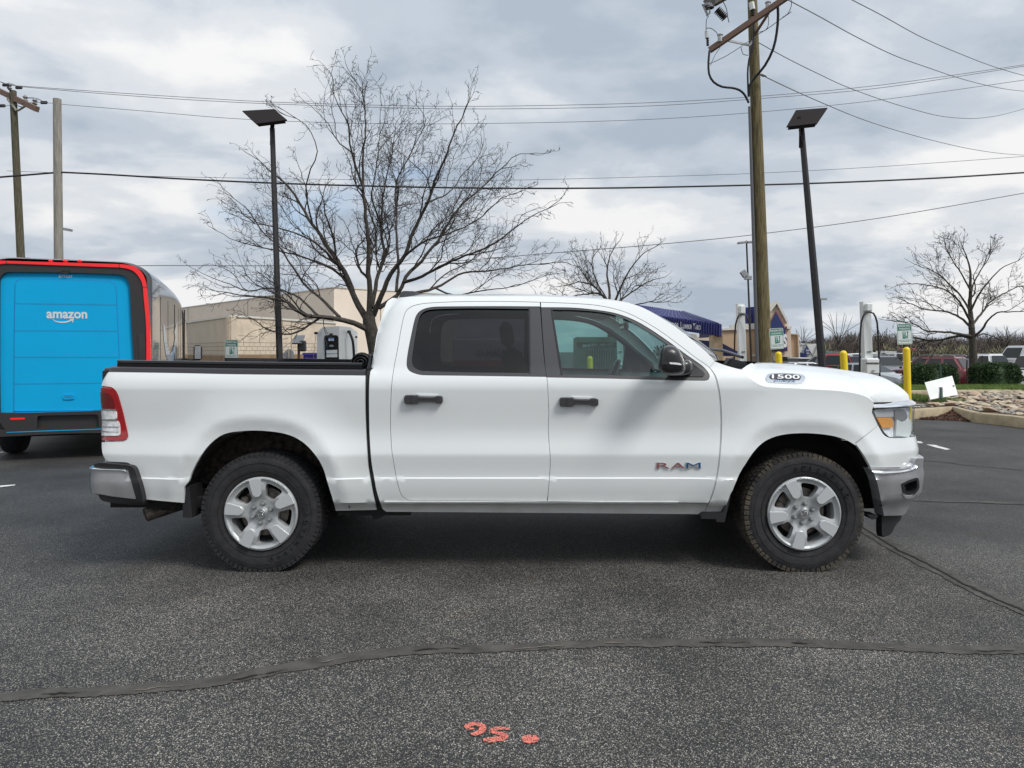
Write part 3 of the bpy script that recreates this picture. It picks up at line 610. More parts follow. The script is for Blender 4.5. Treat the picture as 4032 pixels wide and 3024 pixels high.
# ---- tail light
tl_out = A_((112, 258, 1), (130, 245), (170, 246), (205, 262), (232, 290), (252, 335), (282, 430), (312, 560), (326, 630), (314, 660), (285, 669), (112, 668, 1), (30, 668, 1), (30, 258, 1))
tl = panel('tail_light', tl_out, M['redlens'], off=-.006, thick=.03, grid=.04)
panel('inner_red_lens', A_((60, 290, 1), (150, 290), (190, 315), (212, 360), (216, 410), (205, 418, 1), (60, 418, 1)), M['darkred'], parent=tl[0], far_parent=tl[1], off=-.010, thick=.01, grid=.04)
for q in (((50, 424, 1), (222, 428), (238, 495), (222, 503), (50, 503, 1)), ((50, 508, 1), (240, 512), (265, 622), (255, 630), (50, 630, 1))):
    panel('reverse_lens', A_(*q), M['clearlens'], parent=tl[0], far_parent=tl[1], off=-.012, thick=.01, grid=.04)
for q in (((50, 420, 1), (232, 424, 1), (234, 432, 1), (50, 430, 1)), ((50, 500, 1), (240, 502, 1), (242, 513, 1), (50, 512, 1)), ((50, 556, 1), (250, 560, 1), (251, 565, 1), (50, 562, 1)), ((50, 594, 1), (258, 596, 1), (258, 601, 1), (50, 600, 1))):
    panel('lens_bar', A_(*q), M['chrome'], parent=tl[0], far_parent=tl[1], off=-.015, thick=.006, grid=.05, rim=0)
# ---- rear bumper
rb_out = A_((42, 872, 1), (60, 856), (110, 845), (180, 850), (340, 868), (368, 884), (385, 915), (410, 990), (435, 1080), (452, 1180, 1), (300, 1172), (200, 1160), (120, 1140), (92, 1092, 1), (-160, 1092, 1), (-160, 872, 1))
rb = panel('rear_bumper', rb_out, M['blackplastic'], off=-.045, thick=.12, grid=.05)
panel('chrome_cap', A_((38, 884, 1), (60, 888), (300, 896), (322, 910), (342, 980), (384, 1130, 1), (200, 1108), (60, 1086), (-150, 1086, 1), (-150, 884, 1)), M['dullchrome'], parent=rb[0], far_parent=rb[1], off=-.055, thick=.02, grid=.05)
tilt_strip('chrome_edge', A_((322, 893), (300, 886), (200, 882), (100, 878), (60, 874), (46, 866)), A_((332, 915), (300, 903), (200, 899), (100, 895), (60, 891), (42, 886)), [(0, -.052), (0, -.060), (.3, -.064), (.7, -.055), (1, -.03), (1, .0)], M['chrome'], s_end=S_TAIL)
mb = MB()
# step pad top and bumper underside close the shell
xs = -2.86-.10
mb.box((-2.83, YC, .685), (.16, 1.62, .02)); mb.box((-2.88, YC, .55), (.03, 1.50, .20))
mb.build('step_pad', M['blackplastic'], truck)
mb = MB()
for k in range(16): mb.box((-2.86+.012*(k % 3), YC-.80+k*.104, .70), (.10, .05, .012))
mb.build('step_tread', M['blackplastic'], truck)
# ---- rocker and underbody lines
for z0, z1, o_ in ((.472, .480, -.004), (.452, .462, -.006)):
    panel('sill_rib', [(-.86, z0), (1.12, z0), (1.12, z1), (-.86, z1)], M['paint'], off=o_-.002, thick=.01, szin=True, rim=0, grid=.3)
panel('pinch_weld', [(-.84, .398), (1.1, .398), (1.1, .44), (-.84, .44)], M['steel'], off=.03, thick=.01, szin=True, rim=0, grid=.3)
mb = MB(); mb.box((-.2, YC, .44), (4.6, 1.5, .16)); mb.box((-.2, YC, .50), (1.9, 1.8, .10)); mb.box((-2.2, YC, .47), (1.1, 1.55, .10)); mb.box((2.35, YC, .50), (.6, 1.3, .3))
mb.box((-2.30, YN+.14, .455), (.92, .05, .07)); mb.box((-2.30, 2*YC-YN-.14, .455), (.92, .05, .07))
mb.box((-.95, YN+.15, .40), (.50, .06, .07))
mb.tube([(-1.698, YC-.75, .40), (-1.698, YC+.75, .40)], .06, 10); mb.lathe([(0, -.15), (.13, -.12), (.16, 0), (.13, .12), (0, .15)], (-1.698, YC, .40), (0, 1, 0), 14)
mb.build('chassis', M['dark'], truck)
# mudflaps
for sy in (0, 1):
    yy = YN+.02 if sy == 0 else 2*YC-YN-.22
    for q, a_, b_, Yp, nm in ((A_((776, 1035), (812, 1035), (838, 1270), (838, 1276), (762, 1276), (762, 1160)), 0, .20, 4.68, 'mud_flap'), (D_((350, 1068), (362, 1068), (362, 1100), (312, 1316), (250, 1316), (245, 1292), (128, 1290), (122, 1262), (145, 1243), (298, 1243)), .02, .20, 4.68, 'mud_flap'), (D_((1430, 1252), (1520, 1262), (1500, 1292), (1470, 1292)), .08, .20, 4.75, 'splash_shield')):
        mb = MB(); mb.prism([px2xz(p_, Yp) for p_ in q], 1, yy+a_, yy+b_); mb.build(nm, M['blackplastic'], truck)
# black seal in the gap between bed and cab
gp = B_((112, 600, 1), (125, 600, 1), (108, 900), (114, 1300))+E_((142, 700), (170, 860), (205, 980), (255, 1040, 1), (240, 1055), (180, 1085), (135, 1090, 1), (120, 1000))+B_((95, 1500), (75, 1200), (68, 900), (78, 760))
panel('gap_seal', gp, M['blackplastic'], off=.035, thick=.05, grid=.08, rim=0)
# exhaust tip
ex = MB(); c0 = P(340+460/2, 1400+1258/2, 4.93)
ax = Vector((-.74, -.62, -.20)).normalized()
ex.lathe([(.048, 0), (.048, -.42), (.030, -.6)], c0, ax, 24); ex.lathe([(.044, -.005), (.044, -.25), (0, -.251)], c0, ax, 24); ex.lathe([(.048, 0), (.044, -.005)], c0, ax, 24)
ex.build('exhaust_pipe', M['rust'], truck, auto=40)
# ---- wheel well liners
for wx in (-1.698, 1.976):
    for side in (0, 1):
        mb = MB(); y0, y1 = (YN+.03 if wx < 0 else YN+.10), YN+.42; kx = 1.07 if wx < 0 else 1.0
        prof = [(0.0, .52), (.15, .55), (.35, .575), (.5, .58)]
        n = 28; ang = [R(3+174*k/n) for k in range(n+1)]
        vs = []; fs = []
        for k, a in enumerate(ang):
            rr = .56
            for yy in (y0, y1): vs.append((wx+rr*kx*math.cos(a), yy, .40+rr*math.sin(a)))
        for k in range(n): fs.append((2*k, 2*k+1, 2*k+3, 2*k+2))
        b0 = len(vs); vs.append((wx, y1, .40)); fs += [(b0, 2*k+1, 2*k+3) for k in range(n)]
        if side: vs = mirror_y(vs)
        mk('wheel_well_liner', vs, fs, M['liner'] if wx < 0 else M['dark'], truck, auto=40)
# ---- wheels
def rim_mesh():
    """face of the rim in 2D polar, five paddle spokes; returns verts (u,v,w) w outward"""
    outl = [(.249*math.cos(2*math.pi*k/72), .249*math.sin(2*math.pi*k/72)) for k in range(72)]
    holes = []
    for j in range(5):
        a = R(90+36+72*j); h = [(.115, -.026), (.112, 0), (.115, .026), (.145, .041), (.177, .057), (.193, .059), (.203, .043), (.206, 0), (.203, -.043), (.193, -.059), (.177, -.057), (.145, -.041)]
        holes.append([(r_*math.cos(a)-t*math.sin(a), r_*math.sin(a)+t*math.cos(a)) for r_, t in spl(h, .012)])
    V, Fc = cdt_fill(outl, holes, .011, .003)
    r = np.hypot(V[:, 0], V[:, 1]); th = np.arctan2(V[:, 1], V[:, 0])
    w = np.interp(r, [0, .03, .045, .09, .12, .16, .205, .222, .238, .249], [.012, .012, .002, .004, .014, .026, .026, .020, .030, .024])
    ph = (th-R(90)+R(36)) % R(72)-R(36); tt = r*np.sin(ph); inner = np.interp(r, [.09, .12], [0, 1])
    w = w-np.clip((np.abs(tt)-.034)/.040, 0, 1)*.013*inner*np.interp(r, [.20, .235], [1, 0])
    fs = []
    for t in Fc:
        a, b, c = V[t[0]], V[t[1]], V[t[2]]; cr = (b[0]-a[0])*(c[1]-a[1])-(b[1]-a[1])*(c[0]-a[0]); fs.append(t if cr > 0 else (t[0], t[2], t[1]))
    return V, w, fs
RIM = rim_mesh()
def wheel(wx, wy, wz, rot, side, muddy):
    """side=-1: outer face towards the camera (-Y)"""
    g = empty('wheel', (0, 0, 0)); g.parent = truck; g.matrix_parent_inverse = mw(truck).inverted(); g.location = (wx, wy, wz)
    ca, sa = math.cos(rot), math.sin(rot)
    def T(u, v, w): return (u*ca-v*sa if side < 0 else -(u*ca-v*sa), side*w, u*sa+v*ca)
    def m(name, vs, fs, mat_, **kw):
        o = mk(name, [T(*v) for v in vs], fs, mat_, None, **kw); o.parent = g; return o
    V, w, fs = RIM; vs = [(V[i, 0], V[i, 1], w[i]-.012) for i in range(len(V))]; bd = boundary(fs); n0 = len(vs); bi = sorted({i for e in bd for i in e}); mp = {i: n0+k for k, i in enumerate(bi)}
    vs += [(V[i, 0]*.985, V[i, 1]*.985, w[i]-.060) for i in bi]; fs = list(fs)+[(b, a, mp[a], mp[b]) for a, b in bd]
    m('rim', vs, fs, M['alloy'], auto=32)
    # raised flat pads on each spoke
    for j in range(5):
        vs = []; fs = []
        a = R(90+72*j); pad = [(.126, -.022), (.117, -.010), (.117, .010), (.126, .022), (.138, .030), (.238, .041), (.242, 0), (.238, -.041), (.138, -.030)]
        n = len(pad); b = len(vs)
        for sc_, hh in ((1, .004), (1, .0285), (.96, .0305)):
            for r_, t in pad:
                rr = .176+(r_-.176)*sc_; tt = t*sc_; vs.append((rr*math.cos(a)-tt*math.sin(a), rr*math.sin(a)+tt*math.cos(a), hh-.002))
        for q in range(2): fs += [(b+q*n+i, b+q*n+(i+1) % n, b+(q+1)*n+(i+1) % n, b+(q+1)*n+i) for i in range(n)]
        fs.append(tuple(b+2*n+i for i in range(n))); m('spoke_pad', vs, fs, M['alloyface'], auto=32)
    # barrel, brake disc, caliper
    mbb = MB(); mbb.lathe([(.236, .02), (.228, -.02), (.215, -.05), (.205, -.20)], (0, 0, 0), (0, 0, 1), 48); m('rim_barrel', mbb.v, mbb.f, M['alloy'], auto=40)
    mbb = MB(); mbb.lathe([(.0, -.06), (.10, -.062), (.165, -.066), (.165, -.085), (0, -.085)], (0, 0, 0), (0, 0, 1), 36); m('brake_disc', mbb.v, mbb.f, M['rust'], auto=40)
    mbb = MB(); mbb.lathe([(.0, -.10), (.20, -.10), (.21, -.2)], (0, 0, 0), (0, 0, 1), 24); m('brake_backing', mbb.v, mbb.f, M['dark'], auto=40)
    mbb = MB(); mbb.box((-.115, .07, -.055), (.05, .11, .05), bev=.01); m('brake_caliper', mbb.v, mbb.f, M['rust'])
    # lug nuts + centre cap
    for j in range(6):
        a = R(60*j+22)-rot; cx, cy = .066*math.cos(a), .066*math.sin(a); mbb = MB(); mbb.lathe([(.0165, .0), (.0175, .002), (.0165, .0035), (.0130, .002), (.0125, .012), (.0095, .02), (0, .022)], (cx, cy, -.004), (0, 0, 1), 12)
        m('lug_nut', mbb.v, mbb.f, M['chrome'] if wx > 5 else M['steel'], auto=30)
    mbb = MB(); mbb.lathe([(.033, -.005), (.033, .008), (.029, .012), (.028, .009), (0, .010)], (0, 0, 0), (0, 0, 1), 24); cc = m('centre_cap', mbb.v, mbb.f, M['steel'], auto=30)
    # ram's head emblem: two curled horns round a wedge face
    vs = MB()
    c_, s_ = math.cos(-rot), math.sin(-rot)
    def U(x, y): return (x*c_-y*s_, x*s_+y*c_, .014)
    for sx in (-1, 1): vs.tube([U(sx*.004, .015), U(sx*.015, .016), U(sx*.021, .006), U(sx*.018, -.006), U(sx*.009, -.008), U(sx*.009, .001)], [.003, .004, .004, .0035, .003, .002], 5)
    vs.tube([U(0, .014), U(0, .002), U(0, -.016)], [.006, .005, .003], 5)
    m('emblem', vs.v, vs.f, M['chrome'])
    # valve
    # tyre
    prof = [(.247, -.235), (.262, -.262), (.330, -.268), (.375, -.258), (.396, -.235), (.402, -.20), (.403, -.12), (.402, -.03), (.396, -.002), (.384, .010), (.345, .016), (.300, .010), (.268, .004), (.256, -.002), (.250, -.010), (.246, -.03)]
    pr = []
    for a_, b_ in zip(prof[:-1], prof[1:]): pr += [a_]
    pr.append(prof[-1])
    mbb = MB(); mbb.lathe(pr, (0, 0, 0), (0, 0, 1), 96); m('tyre', mbb.v, mbb.f, M['rubber'], auto=50)
    # ring ridges on sidewall
    mbb = MB(); mbb.lathe([(.292, .004), (.290, .013), (.287, .004)], (0, 0, 0), (0, 0, 1), 72); mbb.lathe([(.345, .008), (.343, .0185), (.340, .008)], (0, 0, 0), (0, 0, 1), 72); m('sidewall_ridge', mbb.v, mbb.f, M['rubber'], auto=50)
    # tread blocks
    mbb = MB(); nb = 72; rnd = random.Random(5)
    for row, (rr, ww, dw) in enumerate(((.3985, -.012, .044), (.4025, -.062, .045), (.4025, -.117, .045), (.4025, -.172, .045), (.3985, -.224, .044))):
        for j in range(nb):
            a = 2*math.pi*(j+.5*(row % 2))/nb; w_ = (.025 if row in (0, 4) else .026)+(.004 if j % 2 else 0)
            rad = Vector((math.cos(a), math.sin(a), 0)); tan = Vector((-math.sin(a), math.cos(a), 0)); ax_ = Vector((0, 0, 1))
            if row in (1, 3): tan = (tan+ax_*.35*(1 if row == 1 else -1)).normalized(); ax_ = tan.cross(rad)*-1
            rot_ = Matrix((rad, tan, ax_)).transposed()
            mbb.box(rad*rr+Vector((0, 0, ww)), (.014, w_, dw), rot=rot_)
            if row in (0,):   # shoulder lug folding on to the sidewall
                L_ = .022 if j % 2 else .014
                mbb.box(rad*(.393-L_/2)+Vector((0, 0, .0065)), (L_, w_*.92, .010), rot=rot_)
    m('tread', mbb.v, mbb.f, M['mudrubber'] if muddy else M['rubber'])
    # raised sidewall lettering
    word = 'ADVENTURO'
    def arc(txt, a0, da, rr, size):
        for i, ch in enumerate(txt):
            a = R(a0-i*da); rad = Vector((math.cos(a), math.sin(a))); org = (rad.x*rr, rad.y*rr)
            right = (math.sin(a), -math.cos(a)); up = (rad.x, rad.y)
            t_ = text_obj('sidewall_letter', ch, size, M['rubber'], None, T(org[0], org[1], .0165), (T(right[0], right[1], 0)), T(up[0], up[1], 0), .003, align='CENTER')
            t_.parent = g
    if side < 0:
        arc('ADVENTURO', 100-math.degrees(rot) if muddy else 0-math.degrees(rot), 9.5, .302, .036)
    return g
TW = .395
wheel(-1.698, 4.705, TW, R(9), -1, False)
wheel(1.976, 4.705, TW, R(24), -1, True)
wheel(-1.698, 2*YC-4.705, TW, R(20), 1, False); wheel(1.976, 2*YC-4.705, TW, R(50), 1, False)
# ---- bed: rail cap, tonneau rails, roll, inner walls, tailgate
rc = A_((175, 112, 1), (1000, 120), (2192, 132, 1), (2196, 155, 1), (1000, 143), (700, 137), (176, 131, 1))
cap_pts = [to_sz(x, y) for x, y in A_((178, 131), (700, 139), (1200, 147), (2196, 157))]
cap_s = np.linspace(cap_pts[0][0], cap_pts[-1][0], 60); cap_z = np.interp(cap_s, [c[0] for c in cap_pts], [c[1] for c in cap_pts])
sp = surf(cap_s, cap_z, .002); 
def strip(name, rings, material, far=True, parent=None, closed=False, auto=40):
    """rings: list of polylines (same length) -> surface"""
    n = len(rings[0]); vs = [Vector(p) for r in rings for p in r]; fs = []
    m = len(rings)
    for j in range(m-(0 if closed else 1)):
        for i in range(n-1):
            a = j*n+i; b = ((j+1) % m)*n+i; fs.append((a, a+1, b+1, b))
    o = mk(name, vs, fs, material, parent or truck, auto=auto)
    if far: mk(name, mirror_y(vs), [tuple(reversed(f)) for f in fs], material, parent or truck, auto=auto)
    return o
def offs(line, dy, dz): return [Vector((p[0], p[1]+dy, p[2]+dz)) for p in line]
strip('bed_rail_cap', [offs(sp, -.001, -.003), offs(sp, .006, .030), offs(sp, .02, .038), offs(sp, .13, .040), offs(sp, .13, -.10)], M['trim'])
i1 = int(60*.035); rl = sp[i1:59]
strip('cover_rail', [offs(rl, .055, .035), offs(rl, .050, .045), offs(rl, .050, .060), offs(rl, .058, .062), offs(rl, .050, .066), offs(rl, .050, .080), offs(rl, .056, .084), offs(rl, .10, .084), offs(rl, .10, .03)], M['gloss'])
z_r = float(sp[30][2])
mb = MB()
for sy in (0, 1):
    yy = YN+.14 if sy == 0 else 2*YC-YN-.14
    mb.box((-1.90, yy, z_r-.16), (1.84, .03, .36))
mb.box((-1.9, YC, .88), (1.9, 1.2, .04)); mb.box((-.96, YC, 1.10), (.04, 1.9, .56)); mb.build('bed_inner', M['blackplastic'], truck)
mb = MB(); mb.box((-2.825, YC, 1.02), (.06, 1.70, .66), bev=.02); mb.build('tailgate', M['paint'], truck, auto=30)
mb = MB(); mb.box((-2.83, YC, 1.362), (.05, 1.70, .03), bev=.01); mb.build('tailgate_cap', M['trim'], truck)
mb = MB(); mb.box((-2.862, YC, 1.22), (.02, .24, .07), bev=.01); mb.build('tailgate_handle', M['blackplastic'], truck)
# clamps on the far rail
for px in (1220, 1888):
    c = P(340+px/2, 1400+66/2, 6.30); mb = MB(); mb.box(c, (.04, .03, .028), bev=.004); mb.box(c+Vector((0, 0, -.02)), (.025, .03, .05)); mb.build('rail_clamp', M['steel'], truck)
c = P(340+1070/2, 1400+60/2, 6.32); mb = MB(); mb.box(c, (.11, .04, .03), bev=.006); mb.box(c+Vector((-.05, 0, -.01)), (.06, .05, .012)); mb.build('rail_latch', M['steel'], truck)
# rolled tonneau cover
roll = MB(); cr = P(1400+42/2, 1100+655/2, 4.86)
pts = []
for k in range(40):
    a = -2*math.pi*k/13.0; r_ = .082-.0016*k; pts.append((cr.x+r_*math.cos(a)*1.05, cr.z+r_*math.sin(a)*.93))
vs = []; fs = []
ys = [4.86, 4.875, 4.95, YC, 6.45, 6.52]
for yy in ys:
    for q in pts: vs.append((q[0], yy, q[1]))
n = len(pts)
for j in range(len(ys)-1):
    for i in range(n-1): fs.append((j*n+i, j*n+i+1, (j+1)*n+i+1, (j+1)*n+i))
o = mk('rolled_bed_cover', vs, fs, M['blackplastic'], truck, auto=60)
sm = o.modifiers.new('thickness', 'SOLIDIFY'); sm.thickness = .006
mb = MB(); mb.box((cr.x+.10, YC, cr.z+.0), (.10, 1.62, .15), bev=.03); mb.build('cover_header', M['blackplastic'], truck)
mb = MB(); mb.lathe([(0, .03), (.060, .03), (.072, .035)], (cr.x, 4.86, cr.z), (0, 1, 0), 20); mb.build('roll_core', M['dark'], truck)
# ---- roof, windscreen, cab back
def poly3(pts, off=0.0, step=14):
    q = spl(pts, step)[: -1] if False else pts
    out = []
    for x, y in q:
        s, z = to_sz(x, y, off); out.append(Vector(surf([s], [z], off)[0]))
    return out
def resamp(line, n):
    a = np.array([tuple(p) for p in line]); d = np.concatenate([[0], np.cumsum(np.linalg.norm(np.diff(a, axis=0), axis=1))]); t = np.linspace(0, d[-1], n)
    return np.stack([np.interp(t, d, a[:, k]) for k in range(a.shape[1])], 1)
top_line = B_((290, 146), (400, 140), (500, 136), (700, 134), (1000, 134))+C_((0, 134), (300, 144), (500, 156), (620, 168), (760, 190))
apil = C_((760, 190), (850, 218), (950, 270), (1100, 362), (1250, 475), (1380, 590), (1428, 645))
tl3 = resamp(poly3(open_spl(top_line, 12)), 50)
rings = []
W = [0, .02, .06, .14, .28, .5, .72, .86, .94, .98, 1]
for t in W:
    cr_ = math.sin(math.pi*t); bulge = .045*(1-(2*t-1)**4)
    row = []
    for i, p in enumerate(tl3):
        u = i/49; y = p[1]+(2*YC-2*p[1])*t; fx = .08*(1-(2*t-1)**2)*u**6-.03*(1-(2*t-1)**2)*(1-u)**8
        row.append(Vector((p[0]+fx, y, p[2]+bulge*min(1, u*8+.0)*(1-.35*u**4))))
    rings.append(row)
strip('roof', rings, M['paint'], far=False)
ap3 = resamp(poly3(open_spl(apil, 12)), 24)
def wring(off_t0=0.0, dx=0.0, dz=0.0):
    rr = []
    for t in [off_t0+(1-2*off_t0)*k/16 for k in range(17)]:
        row = []
        for i, p in enumerate(ap3):
            u = i/23; y = p[1]+(2*YC-2*p[1])*t; bl = (1-(2*t-1)**2)
            row.append(Vector((p[0]+(.08+.16*u)*bl+dx, y, p[2]+dz+.028*bl)))
        rr.append(row)
    return rr
strip('windscreen', wring(.0, -.004, 0), M['windglass'], far=False)
# cab rear wall with window hole
cb = resamp(poly3(open_spl(B_((292, 147), (252, 172), (225, 235), (190, 350), (165, 450), (140, 590), (112, 760)), 12)), 12)
rr = []
for t in (0, .03, .12, .5, .88, .97, 1): rr.append([Vector((p[0]+(.02 if 0 < t < 1 else .0)-.03*math.sin(math.pi*t), p[1]+(2*YC-2*p[1])*t, p[2])) for p in cb])
lo = MB()
mk_rows = rr
vs = [p for r in rr for p in r]; n = 12; fs = []
for j in range(6):
    for i in range(n-1):
        if j in (2, 3) and 2 <= i < 8: continue
        fs.append((j*n+i, (j+1)*n+i, (j+1)*n+i+1, j*n+i+1))
mk('cab_back', vs, fs, M['paint'], truck, auto=40)
gs = [(j*n+i, (j+1)*n+i, (j+1)*n+i+1, j*n+i+1) for j in (2, 3) for i in range(2, 8)]
mk('rear_window', [v+Vector((.012, 0, 0)) for v in vs], gs, M['tint'], truck)
mb = MB(); mb.box((-.80, YC, .92), (.04, 1.9, .95)); mb.build('cab_wall', M['dark'], truck)
# roof antenna fin
c = P(1400+480/2, 1100+128/2, 5.5); mb = MB()
for k, (dx, w_, h_) in enumerate(()): pass
vs = []
for x_, w_, h_ in ((-.14, .012, .0), (-.13, .025, .05), (-.10, .032, .066), (-.02, .035, .064), (.08, .035, .030), (.14, .02, .0)):
    vs += [(c.x+x_, c.y-w_, c.z-.03), (c.x+x_, c.y-w_*.5, c.z-.03+h_), (c.x+x_, c.y+w_*.5, c.z-.03+h_), (c.x+x_, c.y+w_, c.z-.03)]
fs = []
for k in range(5):
    for i in range(3): fs.append((4*k+i, 4*k+i+1, 4*k+5+i, 4*k+4+i))
fs += [(0, 1, 2, 3), (20, 23, 22, 21)]
mk('roof_antenna', vs, fs, M['trim'], truck, auto=60)
# ---- hood
hg = resamp(poly3(open_spl(hood_gap, 8)), 44)
nose = np.array([(surf([s], [1.16], 0)[0]) for s in np.linspace(to_sz(*hood_gap[-1])[0], S_NOSE, 30)])
nr, nc = 44, 30
vs = []; fs = []
xr0 = hg[0][0]
front_c = resamp([Vector(q) for q in np.array([surf([a], [1.142], .035)[0] for a in np.linspace(to_sz(*hood_gap[-1])[0], S_NOSE, 60)])], 200); front_c[:, 1] = np.minimum(front_c[:, 1], YC)
front_c[0] = hg[-1]
rear_c = np.array([(xr0+.36*(1-(1-q)**2.2), hg[0][1]+(YC-hg[0][1])*q) for q in np.linspace(0, 1, 200)]); cen_c = np.array([(rear_c[-1][0]+(front_c[-1][0]-rear_c[-1][0])*q, YC) for q in np.linspace(0, 1, 200)])
gapd = resamp([Vector(q) for q in hg], 200)
def pol(c, q): k_ = q*199; i_ = min(int(k_), 198); return c[i_][:2]+(c[i_+1][:2]-c[i_][:2])*(k_-i_)
def dist2(p, c):
    d_ = np.hypot(c[:, 0]-p[0], c[:, 1]-p[1]); k_ = int(np.argmin(d_)); return d_[k_], k_
def hood_pt(i, j):
    u = i/(nr-1); t = (j/(nc-1))**1.25; u2 = 1-(1-u)**1.15
    p = (1-t)*pol(gapd, u2)+t*pol(cen_c, u2)+(1-u2)*pol(rear_c, t)+u2*pol(front_c, t)-((1-u2)*(1-t)*gapd[0][:2]+(1-u2)*t*rear_c[-1]+u2*(1-t)*gapd[-1][:2]+u2*t*cen_c[-1])
    x, Y = float(p[0]), float(p[1])
    zc = float(np.interp(x, [1.5, 1.8, 2.1, 2.4, 2.6, 2.8, 2.9, 3.0], [1.425, 1.418, 1.403, 1.374, 1.345, 1.300, 1.27, 1.24]))
    dg, kg = dist2((x, Y), gapd); zg = float(gapd[kg][2]); g = float(np.interp(dg/.95, [0, .02, .05, .10, .18, .28, .32, .42, .6, 1], [0, .13, .26, .46, .69, .835, .90, .955, .985, 1.0])); z1 = zg+(zc-zg)*g
    df, kf = dist2((x, Y), front_c); fz = float(front_c[kf][2]); a_ = min(1, df/.42); z2 = fz+(zc-fz+.02)*math.sqrt(max(0, 1-(1-a_)**2))
    if i == nr-1: return Vector((x, Y, fz))
    if j == 0: return Vector((x, Y, float(np.interp(u2, np.linspace(0, 1, 200), gapd[:, 2]))))
    k_ = .018; h_ = max(0, min(1, .5+.5*(z2-z1)/k_)); return Vector((x, Y, z2*(1-h_)+z1*h_-k_*h_*(1-h_)))
for j in range(nc):
    for i in range(nr): vs.append(hood_pt(i, j))
for j in range(nc-1):
    for i in range(nr-1): a = j*nr+i; fs.append((a, a+1, a+nr+1, a+nr))
full = vs+mirror_y(vs); off_ = len(vs); fs2 = fs+[tuple(reversed([q+off_ for q in f])) for f in fs]
hood = mk('hood', full, fs2, M['paint'], truck, auto=50)
bm = bmesh.new(); bm.from_mesh(hood.data); bmesh.ops.remove_doubles(bm, verts=bm.verts, dist=.002); bm.to_mesh(hood.data); bm.free()
# cowl + wipers
mb = MB(); mb.box((1.72, YC, 1.33), (.42, 1.62, .05)); mb.build('cowl', M['blackplastic'], truck)
cw = P(2700+430/2, 1400+75/2, 4.98)
mb = MB(); mb.prism([px2xz(p_, 4.98) for p_ in D_((318, 72), (345, 20), (400, 34), (470, 50), (486, 72), (482, 92), (420, 104), (350, 92), (330, 80))], 1, 4.98, 5.06); mb.build('cowl_end_cap', M['blackplastic'], truck)
mb = MB(); mb.tube([P(2700+312/2, 1400+72/2, 4.97), P(2700+345/2, 1400+30/2, 4.98), P(2700+372/2, 1400+22/2, 5.0)], .012, 6); mb.tube([(1.66, 5.0, 1.45), (1.62, 5.35, 1.50), (1.60, 5.9, 1.52)], .012, 6); mb.build('wiper', M['gloss'], truck)
# ---- badges
def on_side(px, py, off=-.003): s, z = to_sz(px, py, off); return Vector(surf([s], [z], off)[0])
p0 = on_side(2100+970/2, 1100+1487/2); p1 = on_side(2100+1316/2, 1100+1487/2); up = (0, 0, 1)
def flat_poly(name, pts2, org, right, up, material, parent, depth=.003, step=None, base=0.0):
    right = Vector(right).normalized(); up = Vector(up).normalized(); nn = right.cross(up); n = len(pts2); org = Vector(org)
    vs = [org+right*x+up*y+nn*base for x, y in pts2]+[org+right*x+up*y+nn*(depth+base) for x, y in pts2]
    tri = geometry.tessellate_polygon([[Vector((x, y, 0)) for x, y in pts2]])
    fs = [tuple(n+i for i in t) for t in tri]+[(i, (i+1) % n, (i+1) % n+n, i+n) for i in range(n)]
    return mk(name, vs, fs, material, parent)
rt = p1-p0; Lw = rt.length
M['flagred'] = mat('badge_red', (.30, .12, .12), .35, .3); M['flagblue'] = mat('badge_blue', (.012, .10, .26), .3, .3)
badge = empty('door_badge'); badge.parent = truck; badge.matrix_parent_inverse = mw(truck).inverted()
H_ = .038
def bfit(ch, x0, x1, m_, nm, b, y_, grow):
    t = text_obj(nm, ch, 1.0, m_, badge, (0, 0, 0), (1, 0, 0), (0, 1, 0), .3, b); X = [v.co.x for v in t.data.vertices]; Yy = [v.co.y for v in t.data.vertices]; a_, b_, c_, d_ = min(X), max(X), min(Yy), max(Yy); r_ = rt.normalized(); dep = -y_
    for v in t.data.vertices: c = v.co; v.co = p0+r_*(x0-grow+(c.x-a_)/(b_-a_)*(x1-x0+2*grow))+Vector((0, dep if c.z > 0 else 0, -grow+(c.y-c_)/(d_-c_)*(.038+2*grow)))
for ch, a_, b_, m_ in (('R', 0, .30, M['flagred']), ('A', .335, .64, M['flagred']), ('M', .675, 1.0, M['flagblue'])):
    bfit(ch, a_*Lw, b_*Lw, M['alloyface'], 'badge_letter', .03 if ch != 'M' else .015, .004, .0025); bfit(ch, a_*Lw, b_*Lw, m_, 'badge_inlay', .005 if ch != 'M' else -.005, .006, -.0005)
